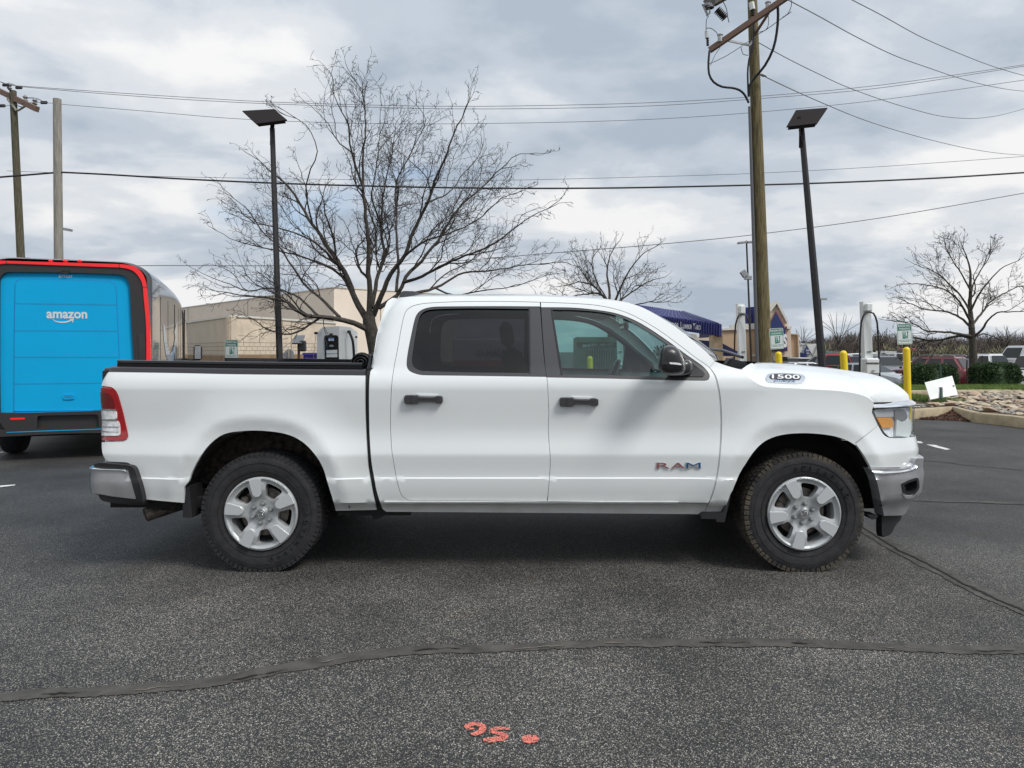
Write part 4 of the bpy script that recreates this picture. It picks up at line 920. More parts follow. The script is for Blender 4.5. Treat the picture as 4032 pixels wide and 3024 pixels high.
# hood badge: follow the hood surface: cast the pixel ray on to it
from mathutils.bvhtree import BVHTree
bm = bmesh.new(); bm.from_mesh(hood.data); hb = BVHTree.FromBMesh(bm)
def on_hood(px, py, lift=.004):
    d = Vector(((px-CX)/F, 1, -(py-HY)/F)).normalized(); h = hb.ray_cast(Vector((0, 0, EYE)), d); return (h[0]+h[1]*(lift if h[1].z > 0 else -lift), h[1]) if h[0] is not None else (P(px, py, 4.85), Vector((0, -1, 0)))
def hood_patch(name, pts, material, parent, lift, n_=None, step=5):
    q = spl(pts, step); V, Fc = cdt_fill([(p[0], -p[1]) for p in q], [], 9, 0)
    vs = [on_hood(v[0], -v[1], lift)[0] for v in V]; bd = boundary([t if ((V[t[1]]-V[t[0]])[0]*(V[t[2]]-V[t[0]])[1]-(V[t[1]]-V[t[0]])[1]*(V[t[2]]-V[t[0]])[0]) > 0 else (t[0], t[2], t[1]) for t in Fc])
    fs = [t if ((V[t[1]]-V[t[0]])[0]*(V[t[2]]-V[t[0]])[1]-(V[t[1]]-V[t[0]])[1]*(V[t[2]]-V[t[0]])[0]) > 0 else (t[0], t[2], t[1]) for t in Fc]
    n0 = len(vs); bi = sorted({i for e in bd for i in e}); mp = {i: n0+k for k, i in enumerate(bi)}; vs += [on_hood(V[i][0], -V[i][1], -.001)[0] for i in bi]; fs += [(b, a, mp[a], mp[b]) for a, b in bd]
    return mk(name, vs, fs, material, parent)
hbadge = hood_patch('hood_badge', D_((630, 178, 1), (645, 152, 1), (680, 145), (800, 143), (900, 152), (938, 170), (936, 190), (915, 220, 1), (880, 224), (780, 221), (660, 214, 1), (636, 200)), M['chrome'], truck, .006)
hood_patch('badge_field', D_((655, 172, 1), (672, 157), (720, 152), (800, 153), (890, 162), (906, 176), (895, 196, 1), (800, 198), (700, 192), (665, 186)), M['flagblue'] if False else M['trim'], hbadge, .009)
a0, _ = on_hood(2700+676/2, 1400+190/2, .011); a1, _ = on_hood(2700+895/2, 1400+194/2, .011); au, _ = on_hood(2700+676/2, 1400+158/2, .011)
def fit_text(s, a0, a1, hgt, material, parent, nm, bold=.0, ext=.002, up_=None):
    rt_ = a1-a0; t = text_obj(nm, s, 1.0, material, parent, (0, 0, 0), (1, 0, 0), (0, 1, 0), 0, bold); xs_ = [v.co.x for v in t.data.vertices]; ys_ = [v.co.y for v in t.data.vertices]
    x0, x1, y0, y1 = min(xs_), max(xs_), min(ys_), max(ys_); r_ = rt_.normalized(); u_ = (up_ or Vector((0, 0, 1))).normalized(); 
    for v in t.data.vertices: c = v.co; v.co = a0+r_*((c.x-x0)/(x1-x0)*rt_.length)+u_*((c.y-y0)/(y1-y0)*hgt)
    return t
fit_text('1500', a0, a1, (au-a0).length, M['text_white'], hbadge, 'badge_number', .015, up_=(au-a0))
b0, _ = on_hood(2700+690/2, 1400+213/2, .011); b1, _ = on_hood(2700+860/2, 1400+215/2, .011); bu, _ = on_hood(2700+690/2, 1400+199/2, .011)
fit_text('eTORQUE', b0, b1, (bu-b0).length, M['flagblue'], hbadge, 'badge_word', .02, up_=(bu-b0))
bm.free()
# ---- door handles
def handle(pts, parent):
    # recess cup behind a bowed grip
    q = spl(pts, 5); xs_ = [p[0] for p in q]; ys_ = [p[1] for p in q]; cx, cy = (min(xs_)+max(xs_))/2, (min(ys_)+max(ys_))/2
    vs = []; n = len(q)
    for sc_, o_ in ((1, .0), (1, -.018), (.96, -.026), (.86, -.030)):
        for x, y in q:
            sx = 1-(1-sc_)*.35; vs.append(on_side(cx+(x-cx)*sx, cy+(y-cy)*sc_, 0)+Vector((0, o_-.004, 0)))
    fs = []
    for k in range(3): fs += [(k*n+i, k*n+(i+1) % n, (k+1)*n+(i+1) % n, (k+1)*n+i) for i in range(n)]
    tri = geometry.tessellate_polygon([[Vector((v.x, v.z, 0)) for v in vs[3*n:4*n]]]); fs += [tuple(3*n+i for i in t) for t in tri]
    return mk('door_handle', vs, fs, M['trim'], parent, auto=35)
def hpts(f): return f((386, 925, 1), (392, 913), (410, 909), (485, 911), (500, 922), (620, 926), (640, 916), (680, 917), (688, 928), (688, 966), (680, 976), (645, 975), (625, 966), (505, 964), (488, 980), (400, 980), (388, 972))
h1 = handle(B_(*[(a, b)+tuple(c) for a, b, *c in [(q[0], q[1]) for q in [(386, 925), (392, 913), (410, 909), (485, 911), (500, 922), (620, 926), (640, 916), (680, 917), (688, 928), (688, 966), (680, 976), (645, 975), (625, 966), (505, 964), (488, 980), (400, 980), (388, 972)]]]), rd[0])
h2 = handle(C_((204, 945), (210, 932), (228, 928), (305, 930), (320, 942), (430, 946), (455, 935), (498, 937), (509, 948), (509, 985), (500, 996), (460, 995), (440, 987), (325, 984), (308, 1000), (222, 1000), (207, 992)), fd[0])
for h_, f_, ox, oy in ((rd[0], B_, 0, 0), (fd[0], C_, -182, 18)):
    g_ = f_((495+ox, 941+oy), (655+ox, 943+oy), (655+ox, 947+oy), (495+ox, 945+oy)); mk('handle_groove', [on_side(x, y, 0)+Vector((0, -.0345, 0)) for x, y in g_], [(0, 1, 2, 3)], M['dark'], h_)
    g_ = f_((442+ox, 912+oy), (445+ox, 912+oy), (445+ox, 979+oy), (442+ox, 979+oy)); mk('handle_groove', [on_side(x, y, 0)+Vector((0, -.0355, 0)) for x, y in g_], [(0, 1, 2, 3)], M['dark'], h_)
# recess lips round the handles (white, slightly raised)
for par, q in ((rd[0], B_((480, 905), (640, 909), (650, 914), (636, 922), (620, 922), (505, 918), (490, 909))), (fd[0], C_((300, 924), (455, 928), (465, 933), (452, 942), (430, 942), (325, 938), (310, 929)))):
    panel('handle_recess', q, M['paint'], parent=par, far=False, off=-.006, thick=.008, grid=.05, rim=.003, step=6)
# ---- wing mirror
def pillow(name, pts, Y, depth, material, parent, levels=((1, 0), (1.0, .30), (.97, .62), (.88, .86), (.70, .97), (.35, 1.0)), back=.0, step=8):
    q = spl(pts, step); xs_ = [p[0] for p in q]; ys_ = [p[1] for p in q]; cx, cy = sum(xs_)/len(q), sum(ys_)/len(q); vs = []; n = len(q)
    for sc_, d in levels:
        for x, y in q:
            Yd = Y-depth*d; p = P(cx+(x-cx)*sc_, cy+(y-cy)*sc_, Yd); vs.append(p)
    fs = []
    for k in range(len(levels)-1): fs += [(k*n+i, (k+1)*n+i, (k+1)*n+(i+1) % n, k*n+(i+1) % n) for i in range(n)]
    fs.append(tuple((len(levels)-1)*n+i for i in range(n-1, -1, -1))); fs.append(tuple(range(n)))
    return mk(name, vs, fs, material, parent, auto=60)
mir = empty('wing_mirror'); mir.parent = truck; mir.matrix_parent_inverse = mw(truck).inverted()
M['mirrorhousing'] = mat('mirror_housing', (.022, .022, .024), .28, bump=.08, bscale=300)
pillow('mirror_housing', C_((1018, 540), (1035, 524), (1080, 521), (1120, 532), (1152, 560), (1172, 600), (1188, 640), (1200, 690), (1190, 735), (1150, 752), (1080, 757), (1020, 745), (990, 715), (985, 680), (992, 620), (1003, 565)), 4.60, .21, M['mirrorhousing'], mir)
pillow('mirror_base', C_((1150, 640), (1210, 632), (1245, 648), (1256, 690), (1245, 735), (1200, 755), (1120, 762), (1060, 757), (1100, 735), (1165, 700)), 4.74, .17, M['mirrorhousing'], mir)
q = C_((1008, 645, 1), (1100, 645), (1165, 655), (1182, 664), (1186, 684, 1), (1150, 680), (1080, 672), (1008, 668, 1))
pillow('mirror_turn_signal', q, 4.42, .034, M['gloss'], mir, levels=((1, 0), (1, .6), (.92, 1)))
pillow('mirror_signal_lens', C_((1070, 652, 1), (1150, 658), (1170, 668), (1166, 676, 1), (1072, 666, 1)), 4.40, .018, M['clearlens'], mir, levels=((1, 0), (1, .6), (.92, 1)))
o = pillow('mirror_glass', C_((999, 560), (1004, 600), (1000, 700), (1006, 735)), 4.5, .01, M['chrome'], mir) if False else None
far_m = MB(); far_m.box((1.30, 2*YC-4.50, 1.36), (.14, .24, .26), bev=.05); far_m.box((1.36, 2*YC-4.68, 1.28), (.10, .16, .08), bev=.02); far_m.build('wing_mirror', M['mirrorhousing'], fd[1], auto=40)
# far mirror glass faces rearwards (seen through the window)
# ---- cabin interior
mb = MB()
for yy in (YC-.42, YC+.42):
    mb.box((.34, yy, .92), (.55, .52, .20), bev=.06); mb.box((.05, yy, 1.22), (.16, .50, .62), rot=Matrix.Rotation(R(-12), 3, 'Y'), bev=.06); mb.box((-.04, yy, 1.62), (.10, .26, .20), rot=Matrix.Rotation(R(-8), 3, 'Y'), bev=.04)
mb.build('front_seats', M['seat'], truck, auto=30)
mb = MB(); mb.box((-.50, YC, .90), (.55, 1.5, .2), bev=.05); mb.box((-.72, YC, 1.2), (.16, 1.5, .6), rot=Matrix.Rotation(R(-8), 3, 'Y'), bev=.05)
for yy in (-.5, 0, .5): mb.box((-.70, YC+yy, 1.58), (.09, .24, .16), bev=.04)
mb.build('rear_bench', M['seat'], truck, auto=30)
mb = MB(); mb.box((1.18, YC, 1.17), (.45, 1.7, .26), bev=.08); mb.box((.1, YC, .55), (1.9, 1.7, .06)); mb.box((1.35, YC, .85), (.06, 1.7, .6)); mb.build('dashboard', M['trim'], truck, auto=30)
mb = MB(); c = Vector((.86, YC+.42, 1.24)); ax = Vector((-.9, 0, .42)).normalized(); u = Vector((0, 1, 0)); w = ax.cross(u)
ring = [c+(u*math.cos(2*math.pi*k/28)+w*math.sin(2*math.pi*k/28))*.19 for k in range(29)]
mb.tube(ring, .016, 6, cap=False); mb.tube([c-u*.19, c+u*.19], .018, 6); mb.tube([c, c-w*.19], .02, 6); mb.tube([c, c+Vector((.3, 0, -.16))], .03, 8); mb.build('steering_wheel', M['gloss'], truck, auto=50)
mb = MB(); mb.box((.92, YC, 1.70), (.04, .24, .07), bev=.015); mb.tube([(.92, YC, 1.72), (1.0, YC, 1.80)], .008, 5); mb.build('rear_view_mirror', M['gloss'], truck)
strip('headliner', [[p+Vector((0, 0, -.055)) for p in r] for r in rings[1:-1]], M['headliner'], far=False)
# ================================================================ DELIVERY VAN
VY = R(20)
vx = Vector((math.cos(VY), math.sin(VY), 0)); vy = Vector((-math.sin(VY), math.cos(VY), 0))
vR = Vector((-5.2, 10.0, 0)); vO = vR-vx*1.05
van = empty('delivery_van', vO, VY, label='blue-doored parcel delivery van with red light strip, parked behind the white pickup', cat='van')
def vp(px, py, y=0.0):
    """pixel -> (x,z) in the van's rear plane at local depth y"""
    d = Vector(((px-CX)/F, 1, -(py-HY)/F)); o = Vector((0, 0, EYE)); p0 = vO+vy*y; t = (p0-o).dot(vy)/d.dot(vy); q = o+d*t-p0
    return (q.dot(vx), q.z)
K = lambda *p: [(p_[0]/1.843, 950+p_[1]/1.843)+tuple(p_[2:]) for p_ in p]     # crop at (0,950) scale 1.843
K2 = lambda *p: [(p_[0]/4, 1400+p_[1]/4)+tuple(p_[2:]) for p_ in p]
M['vanblue'] = mat('van_door_blue', (.006, .39, .74), .5, spec=.12, var=.03, vscale=2, bump=.05, bscale=400)
M['vanside'] = mat('van_side_paint', (.10, .105, .115), .10, .6, coat=.3)
M['vanblack'] = mat('van_black_plastic', (.028, .027, .029), .5, bump=.1, bscale=300)
M['vanred'] = mat('van_red_strip', (.78, .012, .016), .25, coat=.5, emis=((.9, .01, .01), .12))
M['vanarrow'] = mat('van_side_arrow_blue', (.10, .42, .78), .2, coat=.8)
HWD = 1.05
def vsec(hw, top, bot, rad, n=8):
    """rounded-top cross-section polygon (x,z)"""
    pts = [(-hw, bot)]
    for k in range(n+1): a = R(180-90*k/n); pts.append((-hw+rad+rad*math.cos(a), top-rad*.62+rad*.62*math.sin(a)))
    for k in range(n+1): a = R(90-90*k/n); pts.append((hw-rad+rad*math.cos(a), top-rad*.62+rad*.62*math.sin(a)))
    pts.append((hw, bot)); return pts
TOPZ = 2.78
st = [(.0, 1.0, TOPZ-.02, .50, .40), (.06, 1.05, TOPZ, .50, .42), (.12, 1.055, TOPZ, .50, .42), (1.0, 1.06, TOPZ+.01, .45, .44), (2.2, 1.06, TOPZ, .45, .46), (3.3, 1.055, TOPZ-.02, .45, .48), (4.2, 1.04, TOPZ-.06, .45, .50), (4.9, 1.02, TOPZ-.16, .45, .52), (5.3, .99, TOPZ-.38, .45, .5), (5.75, .95, TOPZ-.92, .45, .4), (6.1, .90, 1.45, .45, .3), (6.35, .80, 1.2, .5, .25)]
secs = [vsec(hw, tp, bt, rd_) for _, hw, tp, bt, rd_ in st]; n = len(secs[0]); vs = []; fs = []
for (y, *_), s_ in zip(st, secs): vs += [(x, y, z) for x, z in s_]
for j in range(len(st)-1):
    for i in range(n-1): fs.append((j*n+i, j*n+i+1, (j+1)*n+i+1, (j+1)*n+i))
fs.append(tuple((len(st)-1)*n+i for i in range(n)))
o = mk('van_body', vs, fs, M['vanside'], van, auto=50, local=True)
for f in o.data.polygons: pass
# vertical panel seams on the side, slightly wavy panels
for y in (.95, 1.9, 2.9, 3.9): mb = MB(); mb.box((1.060, y, 1.50), (.006, .010, 1.7)); mb.build('side_seam', M['vanblack'], van, local=True)
def lv(pts, y): return [Vector((*(lambda q: (q[0], y, q[1]))(vp(*p[:2], y)),)) for p in pts]
def vpanel(name, pts, y0, y1, material, parent=None, holes=(), auto=40, step=6, bev=.012):
    """flat part on the rear: outline in pixels, front face at local y=y0 (towards the camera), back at y1"""
    ol = [vp(p[0], p[1], y0) for p in spl(pts, step)]; hl = [[vp(p[0], p[1], y0) for p in spl(h, step)] for h in holes]
    V, Fc = cdt_fill(ol, hl, .12, bev); fs = []
    for t in Fc:
        a, b, c = V[t[0]], V[t[1]], V[t[2]]; cr = (b[0]-a[0])*(c[1]-a[1])-(b[1]-a[1])*(c[0]-a[0]); fs.append(t if cr > 0 else (t[0], t[2], t[1]))
    vs = [(v[0], y0, v[1]) for v in V]; bd = boundary(fs); n0 = len(vs); bi = sorted({i for e in bd for i in e}); mp = {i: n0+k for k, i in enumerate(bi)}
    vs += [(V[i][0], y1, V[i][1]) for i in bi]; fs += [(b, a, mp[a], mp[b]) for a, b in bd]
    o = mk(name, vs, fs, material, parent or van, auto=auto, local=True); return o
# outline of the black frame, symmetric about the door centre (pixel x = 262)
fr = K((-110, 1380, 1), (-122, 800), (-112, 350), (-85, 250), (-40, 190), (30, 165), (480, 172), (860, 188), (930, 195), (985, 225), (1015, 270), (1035, 340), (1055, 560), (1075, 900), (1085, 1380, 1))
blue_o = K((-2, 1245, 1), (-6, 900), (-4, 320), (2, 265), (30, 232), (60, 224), (430, 226), (850, 240), (905, 255), (932, 290), (942, 340), (955, 600), (972, 900), (975, 1238, 1))
vpanel('rear_frame', fr, .0, .10, M['vanblack'], holes=[blue_o])
vpanel('door_surround', blue_o, .05, .10, M['vanblue'])
door_o = K((103, 1233, 1), (105, 760), (112, 330), (122, 295), (150, 280), (480, 284), (790, 296), (825, 312), (838, 345), (850, 600), (864, 900), (866, 1225, 1))
rdv = vpanel('rear_door', door_o, .036, .06, M['vanblue'])
mb = MB()
for a, b in (((108, 452), (845, 462)), ((106, 649), (856, 652)), ((105, 841), (860, 843)), ((105, 1036), (866, 1028))):
    p, q = K(a, b); P0, P1 = vp(*p, .033), vp(*q, .033); mb.add([(P0[0], .0345, P0[1]-.006), (P1[0], .0345, P1[1]-.006), (P1[0], .0345, P1[1]+.006), (P0[0], .0345, P0[1]+.006)], [(0, 1, 2, 3)])
M['seamblue'] = mat('door_seam', (.006, .24, .50), .6)
mb.build('door_slat_seam', M['seamblue'], rdv, local=True)
# dark shadow gap round the door
vpanel('door_gap', K((98, 1238, 1), (100, 760), (107, 325), (118, 288), (150, 273), (480, 277), (793, 289), (832, 307), (844, 345), (856, 600), (870, 900), (872, 1230, 1)), .046, .055, M['seamblue'])
hd = vpanel('door_handle', K2((990, 640), (1000, 612), (1160, 612), (1170, 640), (1165, 685), (1000, 690)), .022, .04, M['vanblue'], parent=rdv)
vpanel('handle_recess', K2((1015, 625, 1), (1148, 625, 1), (1150, 668, 1), (1015, 668, 1)), .020, .03, M['seamblue'], parent=rdv, bev=0)
def vtext(name, s, pl, pr, hgt_px, y, material, bold=0.0, parent=None):
    a = vp(*pl, y); b = vp(*pr, y); h = vp(pl[0], pl[1]-hgt_px, y)[1]-a[1]
    t = text_obj(name, s, 1.0, material, parent or van, (0, 0, 0), (1, 0, 0), (0, 1, 0), 0, bold, local=True)
    xs = [v.co.x for v in t.data.vertices]; ys = [v.co.y for v in t.data.vertices]; x0, x1, y0, y1 = min(xs), max(xs), min(ys), max(ys)
    for v in t.data.vertices:
        u = (v.co.x-x0)/(x1-x0); w = (v.co.y-y0)/(y1-y0); v.co = (a[0]+(b[0]-a[0])*u, y, a[1]+(b[1]-a[1])*u+h*w)
    return t
(q0,), (q1,) = K((337, 561)), K((633, 563))
q0, q1 = K((337, 572))[0], K((633, 572))[0]
M['vanwhite'] = mat('van_white_lettering', (.66, .70, .72), .5)
# word ends at the descender of z: fit without z's swash
vtext('lettering', 'amazon', K((337, 560))[0], K((633, 562))[0], 50/1.843, .0315, M['vanwhite'], .03, rdv)
sw = [(378, 563), (400, 580), (440, 588), (480, 586), (510, 576), (528, 568)]; ww = [2, 6, 8, 9, 9, 8]
vs = []
for (x, y), w_ in zip(sw, ww):
    for s_ in (-1, 1): q = vp(*K((x, y+s_*w_/2*1.2))[0], .0315); vs.append((q[0], .0315, q[1]))
mk('smile_mark', vs, [(2*i, 2*i+1, 2*i+3, 2*i+2) for i in range(len(sw)-1)], M['vanwhite'], rdv, local=True)
q = [vp(*p, .0312) for p in K((505, 566), (536, 562), (530, 590), (523, 587), (527, 570), (506, 572))]; mk('smile_arrow', [(a, .0312, b) for a, b in q], [(0, 1, 2, 3, 4, 5)], M['vanwhite'], rdv, local=True)
# open counter letters need a z tail
vtext('lettering', '619229', K((426, 264))[0], K((524, 264))[0], 20/1.843, .044, M['vanwhite'], .02)
# camera pod above the number
vpanel('camera_pod', K((440, 218), (460, 234), (495, 234), (510, 220), (500, 213), (450, 213)), .0, .05, M['vanblack'])
# red strip along the top and down the corner
rs_ = K((-60, 150), (0, 140, 1), (46, 141, 1), (865, 165, 1), (905, 168), (965, 178), (1010, 205), (1040, 245), (1060, 300), (1072, 400), (1088, 620), (1096, 900, 1), (1062, 900, 1), (1060, 620), (1042, 400), (1032, 310), (1010, 262), (975, 222), (930, 200), (870, 190, 1), (46, 160, 1), (-60, 172, 1))
strip_ = vpanel('red_light_strip', rs_, -.02, .05, M['vanred'], bev=.01)
rsl = [(524-p[0]-2, p[1]+2) + tuple(p[2:]) for p in rs_ if p[1] > 0 and p[0] > 465][::-1]
def vbox(name, px0, py0, px1, py1, y0, y1, material, bev=.01, parent=None):
    a = vp(px0, py0, y0); b = vp(px1, py1, y0); mb = MB(); mb.box(((a[0]+b[0])/2, (y0+y1)/2, (a[1]+b[1])/2), (abs(b[0]-a[0]), abs(y1-y0), abs(b[1]-a[1])), bev=bev); return mb.build(name, material, parent or van, local=True, auto=35)
for x in (364, 471, 574):
    p = K((x-16, 132))[0]; q = K((x+16, 152))[0]; vbox('marker_lamp', *p, *q, -.02, .06, M['vanred'], .012)
for (a, b) in (((44, 139), (48, 163)), ((862, 163), (867, 190))):
    vbox('strip_seam', *K(a)[0], *K(b)[0], -.024, 0, M['vanblack'], 0)
p = K((1030, 330))[0]; q = K((1074, 335))[0]; vbox('strip_seam', *p, *q, -.024, 0, M['vanblack'], 0)
# right vertical black shape next to the strip (lamp housing)
vpanel('corner_housing', K((1002, 672, 1), (1040, 668), (1052, 700), (1058, 900, 1), (1010, 900, 1)), -.012, .05, M['gloss'])
# bumper block, plate recess, step
bump_o = K2((-440, 900, 1), (-20, 905, 1), (225, 912, 1), (1600, 872, 1), (2300, 850, 1), (2330, 1120), (2280, 1150, 1), (600, 1158), (100, 1166), (40, 1120), (0, 1060), (-440, 1060, 1))
plate = K2((585, 1150, 1), (585, 985), (600, 955), (640, 946), (1480, 928), (1530, 935), (1550, 965), (1555, 1128, 1))
bmp = vpanel('rear_bumper', bump_o, -.06, .2, M['vanblack'], holes=[plate])
vpanel('plate_recess', plate, .02, .05, M['vanblack'], parent=bmp)
vpanel('lower_sill', K2((-440, 1166, 1), (100, 1170), (600, 1160), (2290, 1150, 1), (2290, 1230, 1), (1200, 1225), (100, 1275), (0, 1280), (-440, 1290, 1)), -.10, .5, M['vanblack'])
vpanel('sill_stripe', K2((100, 1208, 1), (600, 1186), (1585, 1153, 1), (1585, 1163, 1), (600, 1198), (105, 1216, 1)), -.104, -.09, M['vanblue'], bev=0)
vpanel('door_sill', K2((225, 898, 1), (1560, 868, 1), (2100, 850, 1), (2100, 860, 1), (1560, 880, 1), (230, 906, 1)), .01, .05, M['vanblue'], bev=0)
vpanel('reflector', K2((150, 992), (175, 982), (380, 978), (397, 990), (385, 1006), (170, 1014)), -.066, -.05, M['vanred'])
mb = MB(); mb.box((0, 2.8, .42), (1.7, 5.2, .22)); mb.box((-.05, .9, .38), (.5, .6, .2), bev=.05); mb.tube([(-.9, 1.05, .36), (.9, 1.05, .36)], .06, 8); mb.build('underbody', M['dark'], van, local=True)
for sx in (-1, 1):
    for yy in (.95, 5.2):
        mb = MB(); mb.lathe([(0, -.13), (.20, -.125), (.33, -.12), (.355, -.08), (.36, 0), (.355, .08), (.33, .12), (.20, .125), (0, .13)], (sx*.86, yy, .36), (1, 0, 0), 28); w_ = mb.build('wheel', M['rubber'], van, local=True, auto=40)
# wing mirrors
for sx in (-1, 1):
    mb = MB(); mb.box((sx*1.27, 5.25, 1.47), (.17, .14, .34), bev=.05); mb.tube([(sx*1.02, 5.3, 1.33), (sx*1.22, 5.26, 1.31)], .03, 6); m_ = mb.build('wing_mirror', M['vanblack'], van, local=True, auto=35)
    mb = MB(); mb.box((sx*1.27, 5.178, 1.47), (.12, .006, .27), bev=.003); mb.build('mirror_glass', M['dullchrome'], m_, local=True)
mb = MB(); mb.prism([(5.0, .62), (5.05, 2.38), (5.12, 2.30), (5.75, 1.2), (5.8, .62)], 0, 1.01, 1.035); mb.build('cab_window', M['gloss'], van, local=True)
# side arrow
arrow = [(1.25, 1.95), (1.45, 1.90), (1.75, 1.62), (2.15, 1.45), (2.6, 1.52), (2.95, 1.75), (2.8, 1.85), (3.25, 2.05), (3.2, 1.55), (3.08, 1.64), (2.65, 1.34), (2.1, 1.25), (1.6, 1.42), (1.3, 1.7)]
tri = geometry.tessellate_polygon([[Vector((*p, 0)) for p in arrow]]); mk('side_arrow', [(1.064, p[0], p[1]) for p in arrow], tri, M['vanarrow'], van, local=True)
# ================================================================ STREET FURNITURE
def leanbase(px0, py0, Y): return P(px0, py0, Y)
def ev_sign(px, py, wpx, hpx, lean, Y, base_px, label):
    """px,py = top-left corner of the board; rectangular plate with printed text, on its post"""
    s_ = Y/F; w, h = wpx*s_, hpx*s_; tl_ = P(px, py, Y); a = R(lean); up = Vector((-math.sin(a), 0, math.cos(a))); rt = Vector((math.cos(a), 0, math.sin(a)))
    org = tl_-up*h   # bottom-left
    foot = P(base_px[0], base_px[1], Y); foot.z = gz(foot.x, foot.y)
    root = empty('parking_sign', foot, label=label, cat='sign', group='reserved parking signs for charging')
    def bx(u0, v0, u1, v1, mat_, d0, d1, nm, rnd_=0.0, par=None):
        if rnd_ > 0:
            pts = []
            for cx_, cy_, a0 in ((u1-rnd_, v1-rnd_, 0), (u0+rnd_, v1-rnd_, 90), (u0+rnd_, v0+rnd_, 180), (u1-rnd_, v0+rnd_, 270)):
                for k in range(5): aa = R(a0+22.5*k); pts.append((cx_+rnd_*math.cos(aa), cy_+rnd_*math.sin(aa)))
        else: pts = [(u0, v0), (u1, v0), (u1, v1), (u0, v1)]
        n = len(pts); vs = [org+rt*x+up*y+Vector((0, -d0, 0)) for x, y in pts]+[org+rt*x+up*y+Vector((0, -d1, 0)) for x, y in pts]
        return mk(nm, vs, [tuple(range(n-1, -1, -1)), tuple(range(n, 2*n))]+[(i, (i+1) % n, (i+1) % n+n, i+n) for i in range(n)], mat_, par or root)
    W, H = w, h; pl = bx(0, 0, W, H, M['signwhite'], 0, .004, 'sign_board', .09*W)
    e = .035*W
    bx(e, e, W-e, H-e, M['signgreen'], .004, .0050, 'green_border', .07*W, pl); bx(e*1.7, e*1.7, W-e*1.7, H*.66, M['signwhite'], .005, .0058, 'white_field', .05*W, pl)
    def tx(s, u0, u1, v0, v1, m_, nm='sign_lettering'):
        t = text_obj(nm, s, 1, m_, pl, (0, 0, 0), (1, 0, 0), (0, 1, 0), 0, .02); X = [v.co.x for v in t.data.vertices]; Yy = [v.co.y for v in t.data.vertices]; x0, x1, y0, y1 = min(X), max(X), min(Yy), max(Yy)
        for v in t.data.vertices: c = v.co; v.co = org+rt*(u0+(c.x-x0)/(x1-x0)*(u1-u0))+up*(v0+(c.y-y0)/(y1-y0)*(v1-v0))+Vector((0, -.0068, 0))
    tx('RESERVED', .08*W, .92*W, .84*H, .935*H, M['text_white']); tx('PARKING', .14*W, .86*W, .70*H, .795*H, M['text_white'])
    # pump pictogram
    bx(.34*W, .27*H, .60*W, .31*H, M['signgreen'], .0058, .0066, 'pump_symbol', 0, pl); bx(.36*W, .31*H, .56*W, .61*H, M['signgreen'], .0058, .0066, 'pump_symbol', .02*W, pl)
    bx(.40*W, .525*H, .52*W, .58*H, M['signwhite'], .0066, .0072, 'pump_window', 0, pl)
    tx('E', .43*W, .50*W, .43*H, .50*H, M['text_white']); tx('V', .43*W, .50*W, .335*H, .405*H, M['text_white'])
    m_ = MB(); q = [(.56, .40), (.60, .40), (.63, .33), (.67, .30), (.70, .33), (.70, .55)]; m_.tube([org+rt*W*a_+up*H*b_+Vector((0, -.007, 0)) for a_, b_ in q], .010*W/.305*.3+.003, 5); m_.build('plug_symbol', M['signgreen'], pl)
    bx(.655*W, .54*H, .745*W, .62*H, M['signgreen'], .0058, .0072, 'plug_symbol', .03*W, pl)
    tx('ELECTRIC VEHICLE', .10*W, .90*W, .175*H, .215*H, M['signgreen']); tx('CHARGING ONLY', .16*W, .84*W, .115*H, .155*H, M['signgreen'])
    m_ = MB(); c = org+rt*W/2; m_.tube([c+up*(h-.04)+Vector((0, .03, 0)), c+Vector((0, .03, 0)), foot+Vector((0, .03, 0))], .022, 6); m_.build('sign_post', M['blackplastic'], root)
    return root
def bollard(px, pytop, wpx, Y, base, label):
    """px = centre at top; base = centre pixel of the foot"""
    rad = wpx*Y/F/2; top = P(px, pytop, Y); foot = P(base[0], base[1], Y); foot.z = gz(foot.x, foot.y); ax = (top-foot); h = ax.length; ax.normalize()
    mb = MB(); prof = [(rad*1.02, 0), (rad, .02), (rad, h-rad*.95)]+[(rad*math.cos(R(a)), h-rad*.95+rad*.95*math.sin(R(a))) for a in (15, 30, 45, 60, 75, 90)]
    mb.lathe([(max(r_, .001), t) for r_, t in prof], foot, ax, 28); mb.v = [Vector(v) for v in mb.v]
    o = mb.build('bollard', M['yellow'], None, smooth=True); tag(o, label, 'bollard', 'yellow bollards by the chargers'); return o
# bollards and signs (right to left)
ev_sign(3530, 1275, 59, 82, 2.5, 13.9, (3590, 1660), 'green and white reserved parking sign above the tall yellow bollard beyond the bonnet, rightmost one')
bollard(3569, 1366, 26, 13.85, (3577, 1670), 'tall yellow bollard just beyond the nose of the white pickup, under a sign')
bollard(3320, 1380, 27, 14.3, (3338, 1660), 'yellow bollard between the black lamp pole and the silver sedan')
bollard(3065, 1384, 25, 14.6, (3078, 1655), 'yellow bollard beside the foot of the big utility pole')
ev_sign(3029, 1294, 54, 82, 3.2, 14.65, (3070, 1650), 'green and white reserved parking sign in front of the utility pole')
ev_sign(886, 1338, 51, 77, -1.5+1.5, 15.7, (913, 1640), 'green and white reserved parking sign above the pickup bed, against the beige wall')
bollard(2322, 1402, 23, 15.2, (2328, 1640), 'yellow bollard seen through the front side window of the pickup')
